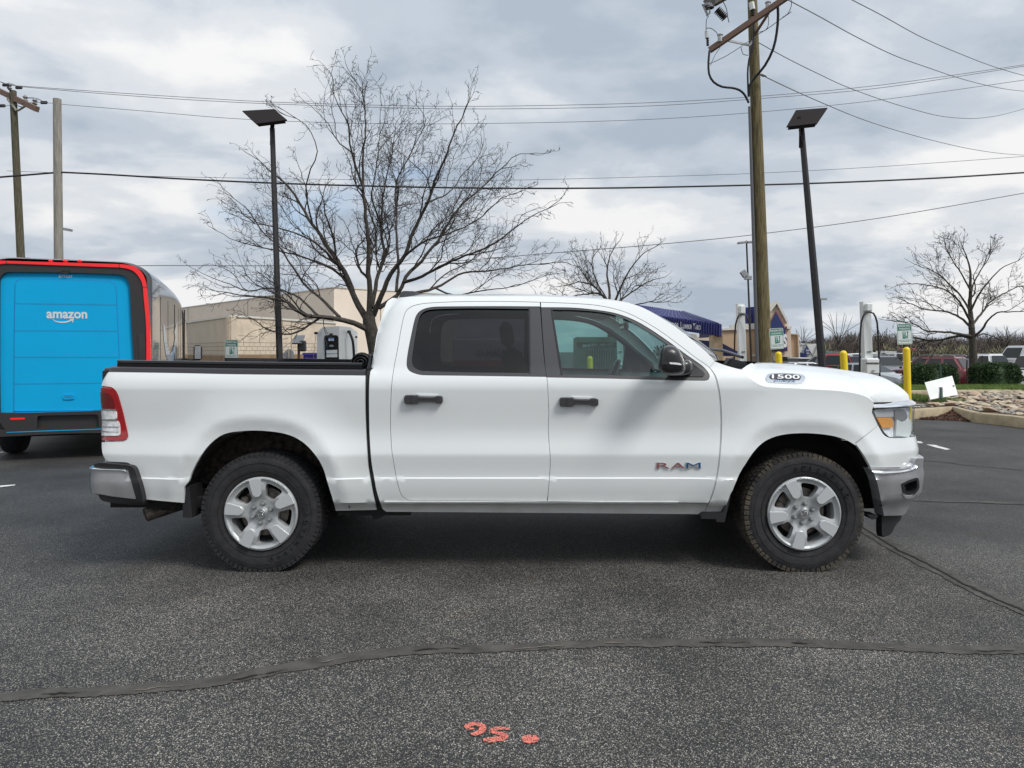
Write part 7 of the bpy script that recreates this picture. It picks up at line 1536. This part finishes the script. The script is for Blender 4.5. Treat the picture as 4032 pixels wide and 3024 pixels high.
# shade-net fence with plants
fn_ = empty('garden_fence', Vector((Nq(1400, 400, 120).x, 120, .4)), label='tall net fence with green and blue panels beyond the parked cars', cat='fence')
m_ = MB()
for k in range(12): m_.tube([Nq(1190+k*42, 250, 120), Nq(1190+k*42, 480, 120)], .05, 4)
m_.build('fence_post', M['steel'], fn_); plate('green_panel', [Nq(1180, 260, 120.2), Nq(1240, 260, 120.2), Nq(1240, 480, 120.2), Nq(1180, 480, 120.2)], mat('green_panel', (.05, .20, .07), .8), fn_, .1); plate('blue_panel', [Nq(1250, 270, 120.2), Nq(1400, 270, 120.2), Nq(1400, 480, 120.2), Nq(1250, 480, 120.2)], mat('blue_panel', (.16, .24, .32), .8, var=.4, vscale=1.5), fn_, .1)
plate('grey_panel', [Nq(1405, 280, 120.3), Nq(1620, 280, 120.3), Nq(1620, 480, 120.3), Nq(1405, 480, 120.3)], mat('grey_panel', (.22, .22, .19), .8, var=.5, vscale=1.5), fn_, .1)
# low white sheds
sh = empty('low_white_building', Vector((Nq(2100, 400, 125).x, 125, .4)), label='long low white building far behind the parked cars', cat='building')
plate('wall', [P(3340, 1396, 125), P(3505, 1388, 125), P(3560, 1392, 125), P(3560, 1420, 125), P(3340, 1420, 125)], M['whitebld'], sh, 6); plate('roof_box', [P(3484, 1382, 124), P(3531, 1384, 124), P(3531, 1391, 124), P(3484, 1390, 124)], M['whitebld'], sh, 3)
sg = plate('sign_panel', [P(3363, 1395, 110), P(3383, 1395, 110), P(3383, 1415, 110), P(3363, 1415, 110)], M['signblue'], None, .3); sg.name = 'shop_sign'; tag(sg, 'small square dark blue sign above the silver sedan', 'sign')
# ================================================================ ISLANDS, KERBS, GRASS
M['grass'] = mat('lawn_base', (.085, .12, .03), .95, var=.4, vscale=3); M['soil'] = mat('soil', (.12, .085, .055), .95, var=.5, vscale=6, bump=.6, bscale=20); M['mulch'] = mat('mulch_chips', (.14, .075, .052), .9, var=.6, vscale=30); M['darkmulch'] = mat('dark_mulch', (.035, .026, .022), .95, var=.5, vscale=15)
def kerb(name, pts3, h, w, seams=True):
    """pts3: base front edge points; kerb runs along, back edge away from the camera"""
    m_ = MB(); n = len(pts3); V_ = [Vector(p) for p in pts3]; prof = [(0, 0), (.01, h*.75), (.035, h*.96), (.07, h), (w, h), (w, -.1)]
    rows_ = []
    for i, p in enumerate(V_):
        d = (V_[min(i+1, n-1)]-V_[max(i-1, 0)]); d.z = 0; d.normalize(); nn = Vector((-d.y, d.x, 0)); rows_.append([p+nn*a+Vector((0, 0, b)) for a, b in prof])
    vs = [q for r_ in rows_ for q in r_]; k_ = len(prof); fs = []
    for i in range(n-1):
        for j in range(k_-1): fs.append((i*k_+j, (i+1)*k_+j, (i+1)*k_+j+1, i*k_+j+1))
    o = mk(name, vs, fs, M['concrete'], None, auto=35); tag(o, kind='structure'); return rows_
KP = [G(2300, 1655), G(2900, 1655), G(3300, 1652), G(3605, 1650), G(3680, 1645), G(3750, 1636), G(3790, 1652), G(3835, 1664), G(3953, 1676), G(4032, 1687), G(4250, 1715)]
kr = kerb('kerb', KP, .21, .17)
back = [r_[4] for r_ in kr]; isl = [Vector((p.x, p.y, .19)) for p in back]; topY = 21.0
vs = isl+[Vector((p.x*topY/max(p.y, 1), topY, .17)) for p in isl]; n = len(isl); o = mk('island_soil', vs, [(i, i+1, i+1+n, i+n) for i in range(n-1)], M['soil']); tag(o, kind='structure')
# kerb joints
m_ = MB()
for i_ in (5, 7):
    c_ = kr[i_][1].lerp(kr[i_][4], .5); m_.box(Vector((c_.x, c_.y, .10)), (.016, .19, .225))
o = m_.build('kerb_joint', M['dark'], None); tag(o, kind='structure')
# far kerb, lawn strip
def flatg(pts, z): return [G(x, y, z) for x, y in pts]
fk = flatg([(2300, 1556), (3200, 1556), (3590, 1556), (3760, 1554), (3953, 1552), (4200, 1550)], .15); kerb('kerb', fk, .14, .2)
la = [Vector((p.x, p.y+.2, .285)) for p in fk]; lb_ = [Vector((p.x*27.6/p.y, 27.6, .16)) for p in fk]; n = len(la); vs = la+lb_+[Vector((p.x*1.1, 30.5, -.25)) for p in lb_]
o = mk('lawn_strip', vs, [(i, i+1, i+1+n, i+n) for i in range(n-1)]+[(i+n, i+1+n, i+1+2*n, i+2*n) for i in range(n-1)], M['grass']); tag(o, kind='structure')
o = mk('grass_verge', [Vector((-60, 45, .02)), Vector((-6, 45, .02)), Vector((-6, 67, .05)), Vector((-60, 67, .05))], [(0, 1, 2, 3)], mat('dry_grass', (.28, .23, .10), .95, var=.5, vscale=2)); tag(o, kind='structure')
M['blade'] = mat('grass_blades', (.13, .20, .045), .8, var=.5, vscale=2.5)
def blades(name, label, n, fpos, h, w, seed, mat_=None):
    r_ = random.Random(seed); vs = []; fs = []
    for _ in range(n):
        p = fpos(r_); a = r_.uniform(0, 6.28); d = Vector((math.cos(a), math.sin(a), 0))*w; l_ = Vector((r_.gauss(0, .35), r_.gauss(0, .35), 1)).normalized()*h*r_.uniform(.5, 1.2); b = len(vs); vs += [p-d, p+d, p+l_]; fs.append((b, b+1, b+2))
    o = mk(name, vs, fs, mat_ or M['blade']); tag(o, label, 'grass', kind='stuff'); return o
def lawnpos(r_):
    Y = 22+5.6*r_.random()**1.3; x = r_.uniform(.48, .80)*Y; return Vector((x, Y, .285-.125*(Y-21.9)/5.7))
blades('grass', 'mown green grass strip in front of the hedges on the right', 26000, lawnpos, .075, .010, 1)
blades('grass', 'tuft of bright grass beside the tall yellow bollard', 7000, lambda r_: Vector((r_.uniform(10.6, 11.55), r_.uniform(17.3, 20.8), .19)), .13, .010, 2)
# rocks
M['rock'] = mat('limestone_rubble', (.43, .36, .265), .9, var=.4, vscale=2.2, bump=.5, bscale=18); M['rockred'] = mat('reddish_rubble', (.40, .29, .21), .9, var=.25, vscale=3); M['rockgrey'] = mat('grey_rubble', (.33, .31, .28), .9, var=.35, vscale=3, bump=.5, bscale=18)
rock_meshes = []
def rock_geo(seed):
    r_ = random.Random(seed); bm = bmesh.new(); pts = [Vector((r_.gauss(0, 1), r_.gauss(0, 1), r_.gauss(0, .7))).normalized()*r_.uniform(.75, 1.0) for _ in range(14)]; pts = [Vector((p.x, p.y*.85, p.z*.48)) for p in pts]
    for p in pts: bm.verts.new(p)
    res = bmesh.ops.convex_hull(bm, input=bm.verts); bmesh.ops.delete(bm, geom=[v for v in bm.verts if not v.link_faces], context='VERTS'); bmesh.ops.bevel(bm, geom=bm.edges[:], offset=.05, segments=1, affect='EDGES'); me = bpy.data.meshes.new('stone'); bm.to_mesh(me); bm.free(); return me
rg = [rock_geo(s_) for s_ in range(10)]
for me in rg[:7]: me.materials.append(M['rock'])
for me in rg[7:9]: me.materials.append(M['rockgrey'])
rg[9].materials.append(M['rockred'])
def mound(x, y): return .19+.16*math.exp(-((x-14.6)/2.6)**2-((y-18.3)/2.2)**2)
def in_bed(px, Y):
    lo_px = np.interp(Y, [15.2, 16, 18, 20, 21.5], [3700, 3640, 3660, 3700, 3760]); kerbY = np.interp(px, [3600, 3750, 3835, 3953, 4032, 4250], [15.9, 16.6, 15.2, 14.5, 14.1, 13.2]); return px > lo_px and Y > kerbY+.15
rnd = random.Random(77); count = 0
placed = []
for _ in range(9000):
    if count >= 240: break
    px = rnd.uniform(3650, 4110); Y = rnd.uniform(14.3, 21.2)
    if not in_bed(px, Y): continue
    x = (px-CX)/F*Y; s_ = rnd.choice((.07, .09, .10, .12, .14, .17, .20)); 
    if any((x-a)**2+(Y-b)**2 < (.62*(s_+c))**2 for a, b, c in placed): continue
    placed.append((x, Y, s_)); me = rg[rnd.choice((0, 1, 2, 3, 4, 5, 6, 0, 1, 2, 3, 4, 5, 6, 7, 8, 9) if rnd.random() < .9 else (9,))]; o = bpy.data.objects.new('stone', me); col.objects.link(o); o.location = (x, Y, mound(x, Y)+s_*.2); o.scale = (s_*1.2, s_, s_); o.rotation_euler = (rnd.uniform(-.25, .25), rnd.uniform(-.25, .25), rnd.uniform(0, 6.28))
    tag(o, 'loose limestone rubble stone in the rock bed behind the kerb', 'stone', 'rubble stones in the kerbed bed'); count += 1
vs = []; fs = []
for _ in range(1500):
    px = rnd.uniform(3600, 4120); Y = rnd.uniform(14.4, 21.3); kerbY = np.interp(px, [3600, 3750, 3835, 3953, 4032, 4250], [15.9, 16.6, 15.2, 14.5, 14.1, 13.2])
    if Y < kerbY+.12 or (px < 3690 and Y > 17.0): continue
    x = (px-CX)/F*Y; s_ = rnd.uniform(.03, .075); me = rg[rnd.randrange(9)]; b = len(vs); a = rnd.uniform(0, 6.28); ca_, sa_ = math.cos(a)*s_, math.sin(a)*s_
    for v in me.vertices: c = v.co; vs.append((x+c.x*ca_-c.y*sa_, Y+c.x*sa_+c.y*ca_, mound(x, Y)+c.z*s_+s_*.2))
    fs += [tuple(i+b for i in p.vertices) for p in me.polygons]
o = mk('gravel', vs, fs, M['rockgrey']); tag(o, 'small gravel filling between the larger rubble stones', 'gravel', kind='stuff')
o = mk('rock_mound', [(x_, y_, mound(x_, y_)-.02 if y_ > np.interp(CX+x_/y_*F, [3600, 3750, 3835, 3953, 4032, 4250], [16.1, 16.8, 15.4, 14.7, 14.3, 13.4]) else -.4) for y_ in np.arange(13.6, 21.2, .4) for x_ in np.arange(9.0, 18, .4)], [], None); nx_ = len(np.arange(9.0, 18, .4)); ny_ = len(np.arange(13.6, 21.2, .4))
vv = [tuple(v.co) for v in o.data.vertices]; bpy.data.objects.remove(o); o = mk('rock_mound', vv, [(j*nx_+i, j*nx_+i+1, (j+1)*nx_+i+1, (j+1)*nx_+i) for j in range(ny_-1) for i in range(nx_-1)], M['soil'], smooth=True); tag(o, kind='structure')
# mulch spilled in the kerb corner
def chips(name, label, n, fpos, s0, seed, mat_):
    r_ = random.Random(seed); vs = []; fs = []
    for _ in range(n):
        p = fpos(r_); a = Vector((r_.gauss(0, 1), r_.gauss(0, 1), r_.gauss(0, .5))).normalized()*s0*r_.uniform(.5, 1.4); b_ = Vector((r_.gauss(0, 1), r_.gauss(0, 1), r_.gauss(0, .5))).normalized()*s0*.4; b = len(vs); vs += [p-a-b_, p+a-b_, p+a+b_, p-a+b_]; fs.append((b, b+1, b+2, b+3))
    o = mk(name, vs, fs, mat_); tag(o, label, 'mulch', kind='stuff')
def mulchpos(r_):
    u = r_.random(); px = 3625+190*u; lo_ = np.interp(px, [3625, 3700, 3750, 3810], [1652, 1655, 1657, 1660]); hi_ = np.interp(px, [3625, 3700, 3750, 3765, 3815], [1650, 1643, 1622, 1640, 1659]); t_ = r_.random(); p = G(px, lo_+(max(hi_, 1637)-lo_)*t_); p.z = .01+.12*max(0, 1-abs(px-3752)/60)*t_; return p
chips('mulch_pile', 'reddish brown mulch chips spilled in the kerb corner', 5200, mulchpos, .028, 4, M['mulch'])
def dmpos(r_): return Vector((r_.uniform(15.5, 24), r_.uniform(27.0, 30.5), .17+.03*r_.random()))
o = mk('mulch_bed', [(15.4, 26.9, .172), (25, 26.9, .172), (26, 31, .0), (15.6, 31, .0)], [(0, 1, 2, 3)], M['darkmulch']); tag(o, kind='structure')
# hedges
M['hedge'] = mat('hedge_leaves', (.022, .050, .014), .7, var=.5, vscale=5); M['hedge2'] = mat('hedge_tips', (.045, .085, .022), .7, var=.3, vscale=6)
def hedge(px0, px1, pytop, pybot, Y, label, seed):
    r_ = random.Random(seed); a, b = P(px0, pytop, Y), P(px1, pytop, Y); g = P(px0, pybot, Y).z; cx = (a.x+b.x)/2; rx = (b.x-a.x)/2; h = a.z-g; ry = rx*.62; root = empty('clipped_hedge', Vector((cx, Y+.3, g)), label=label, cat='hedge', group='clipped evergreen hedges'); vs = []; fs = []; mi = []
    def sp_(th, ph, k=1.0): # superellipsoid shell
        c = math.cos(ph); s_ = math.sin(ph); e = .55; f = lambda v: math.copysign(abs(v)**e, v); return Vector((cx+rx*k*f(math.cos(th))*f(c), Y+.3+ry*k*f(math.sin(th))*f(c), g+h*k*max(f(s_), -.02)))
    for _ in range(15000):
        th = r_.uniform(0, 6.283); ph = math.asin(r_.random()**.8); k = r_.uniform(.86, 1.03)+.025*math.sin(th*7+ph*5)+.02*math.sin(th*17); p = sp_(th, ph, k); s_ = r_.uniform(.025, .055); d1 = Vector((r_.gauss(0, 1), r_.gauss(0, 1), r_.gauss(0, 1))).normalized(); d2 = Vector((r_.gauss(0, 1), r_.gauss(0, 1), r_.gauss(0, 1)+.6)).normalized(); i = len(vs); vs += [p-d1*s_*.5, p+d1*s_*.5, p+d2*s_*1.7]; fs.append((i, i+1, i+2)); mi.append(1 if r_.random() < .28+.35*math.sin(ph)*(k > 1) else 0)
    o = mk('foliage', vs, fs, [M['hedge'], M['hedge2']], root); o.data.polygons.foreach_set('material_index', mi)
    vs = []; n1, n2 = 28, 8
    for j in range(n2+1):
        for i in range(n1): vs.append(sp_(2*math.pi*i/n1, R(90)*j/n2, .88))
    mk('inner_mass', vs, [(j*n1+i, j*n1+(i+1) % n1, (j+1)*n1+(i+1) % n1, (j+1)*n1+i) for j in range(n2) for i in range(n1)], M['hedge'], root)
hedge(3588, 3777, 1436, 1526, 27.2, 'rounded dark green hedge left of the small bare tree, beside the yellow bollard', 1); hedge(3848, 4025, 1430, 1516, 27.6, 'rounded dark green hedge right of the small bare tree', 2)
# fallen white board with its post, other u-channel posts
bd_ = empty('fallen_sign_board', G(3704, 1574, .2), label='blank white board tilted back on a short green post among the stones', cat='sign')
BY = 17.6; q = [P(3479+650/4, 1200+1225/4, BY), P(3479+1080/4, 1200+1118/4, BY+.12), P(3479+1170/4, 1200+1415/4, BY-.15), P(3479+735/4, 1200+1492/4, BY-.2)]; vs = q+[v+Vector((0, .012, 0)) for v in q]; mk('board', vs, [(3, 2, 1, 0), (4, 5, 6, 7), (0, 1, 5, 4), (1, 2, 6, 5), (2, 3, 7, 6), (3, 0, 4, 7)], M['signwhite'], bd_)
M['greenpost'] = mat('green_channel_post', (.02, .055, .035), .6)
m_ = MB(); a, b = P(3479+902/4, 1200+1312/4, BY-.06), P(3479+908/4, 1200+1480/4, BY-.25); m_.tube([a, b], .028, 4); m_.tube([a+Vector((.03, .01, 0)), b+Vector((.03, .01, 0))], .018, 4); m_.build('channel_post', M['greenpost'], bd_)
m_ = MB(); m_.box(a+Vector((0, -.01, .01)), (.07, .04, .05), bev=.01); m_.box(P(3479+1106/4, 1200+1274/4, BY-.04), (.03, .02, .03)); m_.build('bracket', M['steel'], bd_)
for (x0, y0, x1, y1, Yp, w_, lab, mm_) in ((890, 935, 900, 1200, 18.6, .035, 'thick dark green metal post behind the fallen white board', 'greenpost'), (1315, 870, 1300, 1220, 28, .030, 'thin rusty post just left of the small tree trunk', 'brownpost'), (1556, 800, 1560, 960, 29.5, .03, 'thin dark post above the right hedge', 'brownpost'), (905, 755, 890, 820, 40, .012, 'thin radio aerial above the red car', 'greenpost')):
    if lab.startswith('thin radio'): continue
    a, b = P(3479+x0/4, 1200+y0/4, Yp), P(3479+x1/4, 1200+y1/4, Yp); 
    if Yp < 20: b = a+(b-a)*((a.z-.15)/(a.z-b.z))
    m_ = MB(); m_.tube([b, a], w_, 5); o = m_.build('metal_post', M[mm_], None); tag(o, lab, 'post', 'thin metal posts by the hedges')
# ================================================================ PARKED CARS
M['carglass'] = mat('car_window', (.018, .022, .024), .10, spec=.45); M['hub'] = mat('wheel_cover', (.45, .46, .47), .35, .5)
def carpaint(n, c): return mat(n, c, .32, .15, coat=1.0)
PA = dict(silver=carpaint('silver_paint', (.42, .45, .47)), red=carpaint('dark_red_paint', (.17, .012, .02)), white=carpaint('white_car_paint', (.72, .73, .74)), black=carpaint('black_paint', (.03, .032, .036)), grey=carpaint('grey_paint', (.17, .18, .19)), scarlet=carpaint('red_paint', (.33, .02, .02)))
KIND = { # L, W, stations (x from rear 0..1, z top), belt z, cabin (xb0, xt0, xt1, xb1) fractions, roof z
 'sedan': (4.6, 1.74, [(0, .62), (.02, .90), (.10, .97), (.20, .98), (.62, .93), (.78, .88), (.92, .78), (.985, .62), (1, .50)], .93, (.10, .26, .50, .70), 1.40, .9),
 'suv': (4.75, 1.88, [(0, .62), (.015, 1.02), (.05, 1.10), (.3, 1.10), (.62, 1.08), (.74, 1.06), (.90, .98), (.985, .78), (1, .55)], 1.08, (.03, .14, .52, .70), 1.74, .86),
 'pickup': (5.8, 1.98, [(0, .70), (.005, 1.12), (.38, 1.14), (.42, 1.16), (.68, 1.14), (.76, 1.12), (.93, 1.06), (.99, .85), (1, .6)], 1.14, (.36, .40, .58, .70), 1.88, .86),
 'van': (5.4, 2.0, [(0, .7), (.005, 1.3), (.5, 1.3), (.78, 1.25), (.88, 1.15), (.97, .95), (1, .6)], 1.3, (.0, .03, .72, .86), 2.45, .90)}
def car(kind, px, Y, yaw, paint, label, rack=False, roofrail=False):
    L_, W, stt, belt, (xb0, xt0, xt1, xb1), roof, tw_ = KIND[kind]; x0 = (px-CX)/F*Y; base = Vector((x0, Y, gz(x0, Y))); root = empty('parked_car', base, R(yaw), label=label, cat='car' if kind != 'van' else 'van', group='cars parked in the far lot'); hw = W/2
    vs = []; fs = []; n = 9
    for f, zt in stt:
        x = (f-.5)*L_; tp = 1-.10*max(0, (abs(f-.5)-.40)/.10)**2; low = min(.28, zt-.15); h_ = zt-low
        for yy, zz in ((-.90, low), (-.985, low+h_*.25), (-1, low+h_*.5), (-.97, zt-.06 if h_ > .2 else zt-.02), (-.80, zt)): vs.append((x, yy*hw*tp, zz))
        vs.append((x, 0, zt+(.03 if f > .6 else .01)))
        for yy, zz in ((.80, zt), (.97, zt-.06 if h_ > .2 else zt-.02), (1, low+h_*.5), (.985, low+h_*.25), (.90, low)): vs.append((x, yy*hw*tp, zz))
    n = 11
    for j in range(len(stt)-1):
        for i in range(n-1): fs.append((j*n+i, (j+1)*n+i, (j+1)*n+i+1, j*n+i+1))
    fs += [tuple(range(n)), tuple((len(stt)-1)*n+i for i in range(n-1, -1, -1))]
    mk('car_body', vs, fs, paint, root, auto=35, local=True)
    X = lambda f: (f-.5)*L_
    def cab_pt(f, s_, top): return (X(f), s_*hw*(tw_*.80 if top else tw_+.05), roof-(.0) if top else belt-.03)
    m_ = MB(); pts = []
    for s_ in (-1, 1): pts += [cab_pt(xb0, s_, 0), cab_pt(xt0, s_, 1), cab_pt(xt1, s_, 1), cab_pt(xb1, s_, 0)]
    bm = bmesh.new(); bv = [bm.verts.new(p) for p in pts]
    for f in ((0, 1, 2, 3), (7, 6, 5, 4), (1, 5, 6, 2), (0, 4, 5, 1), (2, 6, 7, 3), (0, 3, 7, 4)): bm.faces.new([bv[i] for i in f])
    bmesh.ops.bevel(bm, geom=[e for e in bm.edges if max(v.co.z for v in e.verts) > belt+.1], offset=.11, segments=3, affect='EDGES'); me = bpy.data.meshes.new('cabin'); bm.to_mesh(me); bm.free(); me.materials.append(paint); o = bpy.data.objects.new('cabin', me); col.objects.link(o); o.parent = root; me.shade_smooth(); sharp_by_angle(me, 30)
    def lerp3(a, b, t_): return tuple(a[i]+(b[i]-a[i])*t_ for i in range(3))
    for s_ in (-1, 1):
        A, B, C, D_2 = [Vector(cab_pt(f, s_, t_)) for f, t_ in ((xb0, 0), (xt0, 1), (xt1, 1), (xb1, 0))]; out_ = Vector((0, s_*.012, .004)); ncut = 2 if kind in ('sedan', 'pickup', 'van') else 3
        cuts = [0.03]+[(k+1)/ncut for k in range(ncut-1)]+[.97]
        def at_(u, v): bt = A.lerp(D_2, u); tpp = B.lerp(C, u); return bt.lerp(tpp, v)+out_
        for a_, b_ in zip(cuts[:-1], cuts[1:]):
            if kind == 'van' and a_ < .45: continue
            q = [at_(a_+.025, .14), at_(b_-.025, .14), at_(b_-.035, .84), at_(a_+.035, .84)]; mk('side_window', q, [(0, 1, 2, 3)], M['carglass'], root, local=True)
    for (fb, ft, sg_, nm) in ((xb0, xt0, -1, 'rear_window'), (xb1, xt1, 1, 'windscreen')):
        bl = Vector(cab_pt(fb, -1, 0)); br = Vector(cab_pt(fb, 1, 0)); tl_ = Vector(cab_pt(ft, -1, 1)); tr_ = Vector(cab_pt(ft, 1, 1)); o_ = Vector((sg_*.014, 0, .010)); f4 = lambda u, v: bl.lerp(br, u).lerp(tl_.lerp(tr_, u), v)+o_
        mk(nm, [f4(.06, .12), f4(.94, .12), f4(.91, .86), f4(.09, .86)], [(0, 1, 2, 3)], M['carglass'], root, local=True)
    for s_ in (-1, 1):
        for f in (.19, .81):
            m_ = MB(); rr = .33 if kind == 'sedan' else .38; m_.lathe([(rr*1.14, -.02), (rr*1.14, .01), (rr, .012)], (X(f), s_*(hw-.035), rr), (0, s_, 0), 20); m_.build('wheel_arch', M['dark'], root, local=True)
            m_ = MB(); m_.lathe([(0, .0), (rr*.62, .0), (rr*.66, .02), (rr, .015), (rr, -.2)], (X(f), s_*(hw-.03), rr), (0, s_, 0), 20); w_ = m_.build('wheel', M['rubber'], root, local=True, auto=40)
            m_ = MB(); m_.lathe([(0, .012), (rr*.6, .004)], (X(f), s_*(hw-.03), rr), (0, s_, 0), 12); m_.build('hub_cap', M['hub'], w_, local=True)
        m_ = MB(); zt = stt[2][1]; m_.box((X(.012), s_*(hw-.16), zt-.20), (.10, .26, .16 if kind != 'suv' else .22), bev=.03); m_.build('tail_light', M['redlens'], root, local=True)
        m_ = MB(); zt = stt[-3][1]; m_.box((X(.965), s_*(hw-.24), zt-.13), (.16, .36, .13), bev=.03); m_.build('headlight', M['clearlens'], root, local=True)
        m_ = MB(); m_.box((X(xb1-.02), s_*(hw+.06), belt+.06), (.12, .16, .13), bev=.03); m_.build('wing_mirror', M['blackplastic'], root, local=True)
    m_ = MB(); m_.box((X(.5), 0, .27), (L_*.9, W*.9, .14)); m_.box((X(.988), 0, .36), (.10, W*.86, .10), bev=.02); m_.box((X(.01), 0, .40), (.10, W*.9, .12), bev=.02); m_.build('sill', M['blackplastic'], root, local=True)
    m_ = MB(); m_.box((X(.985), 0, stt[-3][1]-.17), (.06, W*.42, .10), bev=.02); m_.build('grille', M['blackplastic'], root, local=True)
    if kind == 'pickup': m_ = MB(); m_.box((X(.18), 0, belt+.015), (L_*.33, W*.80, .02)); m_.build('bed_cover', M['blackplastic'], root, local=True)
    if rack:
        m_ = MB(); 
        for s_ in (-1, 1):
            m_.tube([(X(.02), s_*hw*.9, belt), (X(.02), s_*hw*.9, roof+.18), (X(.62), s_*hw*.9, roof+.18), (X(.66), s_*hw*.8, roof-.1)], .04, 5)
        for f in (.02, .2, .4, .6): m_.tube([(X(f), -hw*.9, roof+.18), (X(f), hw*.9, roof+.18)], .04, 5)
        m_.build('ladder_rack', M['rust'], root, local=True); m_ = MB(); m_.box((X(.3), .1, roof+.27), (1.4, .3, .14), bev=.03); m_.build('rack_load', PA['scarlet'], root, local=True)
    if roofrail:
        m_ = MB()
        for s_ in (-1, 1): m_.tube([(X(xt0), s_*hw*.62, roof), (X(xt0)+.1, s_*hw*.62, roof+.07), (X(xt1)-.1, s_*hw*.62, roof+.07), (X(xt1), s_*hw*.62, roof)], .02, 5)
        m_.build('roof_rail', M['steel'], root, local=True)
    return root
car('sedan', 3428, 36, -62, PA['silver'], 'silver sedan with its nose towards the camera, beside the charging post')
car('suv', 3650, 37.5, 122, PA['red'], 'dark red estate car seen from behind, over the left clipped hedge', roofrail=True)
car('pickup', 3885, 38, 114, PA['white'], 'white pickup with tinted rear window, behind the small bare tree')
car('van', 4040, 57, 96, PA['white'], 'tall white van cut by the right edge of the photo')
car('suv', 3722, 56, 150, PA['black'], 'black estate car roof showing between the red car and the white pickup')
car('suv', 3490, 44, -90, PA['grey'], 'grey off-road car facing the camera behind the silver sedan', roofrail=True)
car('pickup', 3530, 56, 105, PA['white'], 'white work pickup carrying a red ladder rack', rack=True)
car('suv', 3388, 46, -150, PA['black'], 'dark estate car just behind the roof of the silver sedan', roofrail=True)
car('pickup', 3283, 42, 84, PA['scarlet'], 'red pickup seen from behind, between the lamp post and the middle bollard')
car('suv', 3215, 50, 155, PA['grey'], 'dark grey car left of the lamp post over the bonnet')
car('sedan', 3190, 40, 5, PA['silver'], 'silver car roof low behind the bonnet, left of the right lamp post')
car('sedan', 3328, 58, 80, PA['white'], 'white car glimpsed right of the middle bollard')
car('pickup', 4095, 34, 6, PA['white'], 'white pickup with a black bed cover at the right edge, tail behind the right hedge')
car('sedan', 3975, 62, 100, PA['black'], 'dark car between the white pickup and the white van')
tr_ = empty('cargo_trailer', Vector(((3152-CX)/F*56, 56, gz(20, 56))), label='black enclosed trailer with a white top, left of the dark grey car', cat='trailer')
m_ = MB(); c_ = P(3152, 1422, 56); m_.box(c_, (1.15, 2.4, .42), bev=.03); m_.build('trailer_body', PA['black'], tr_, auto=30); m_ = MB(); m_.box(c_+Vector((0, 0, .24)), (1.2, 2.45, .08), bev=.02); m_.build('trailer_top', M['whitebld'], tr_); m_ = MB(); m_.box(c_+Vector((0, 0, -.6)), (1.0, 2.2, .8)); m_.build('trailer_chassis', M['dark'], tr_)
m_ = MB(); c_ = P(3600, 1521, 28.6); m_.box(c_, (1.9, .18, .14), bev=.03); o = m_.build('wheel_stop', M['concrete'], None); tag(o, 'pale concrete wheel stop at the foot of the left hedge', 'wheel stop')
m_ = MB(); c_ = G(3938, 1632, .21); pts = [c_+Vector((x, y, z)) for x, y, z in ((-.12, 0, .03), (-.05, -.05, .09), (.05, .02, .06), (.14, -.02, .03), (.02, .08, .02))]
c_ = P(3986, 1594, 16.6); m_ = MB(); m_.box(c_, (.12, .10, .06), rot=Matrix.Rotation(.4, 3, 'Z'), bev=.02); m_.box(c_+Vector((.09, 0, -.01)), (.10, .06, .03), bev=.01); o = m_.build('litter', mat('red_litter', (.75, .02, .02), .5), None); tag(o, 'small scrap of bright red litter on the rubble stones', 'litter')
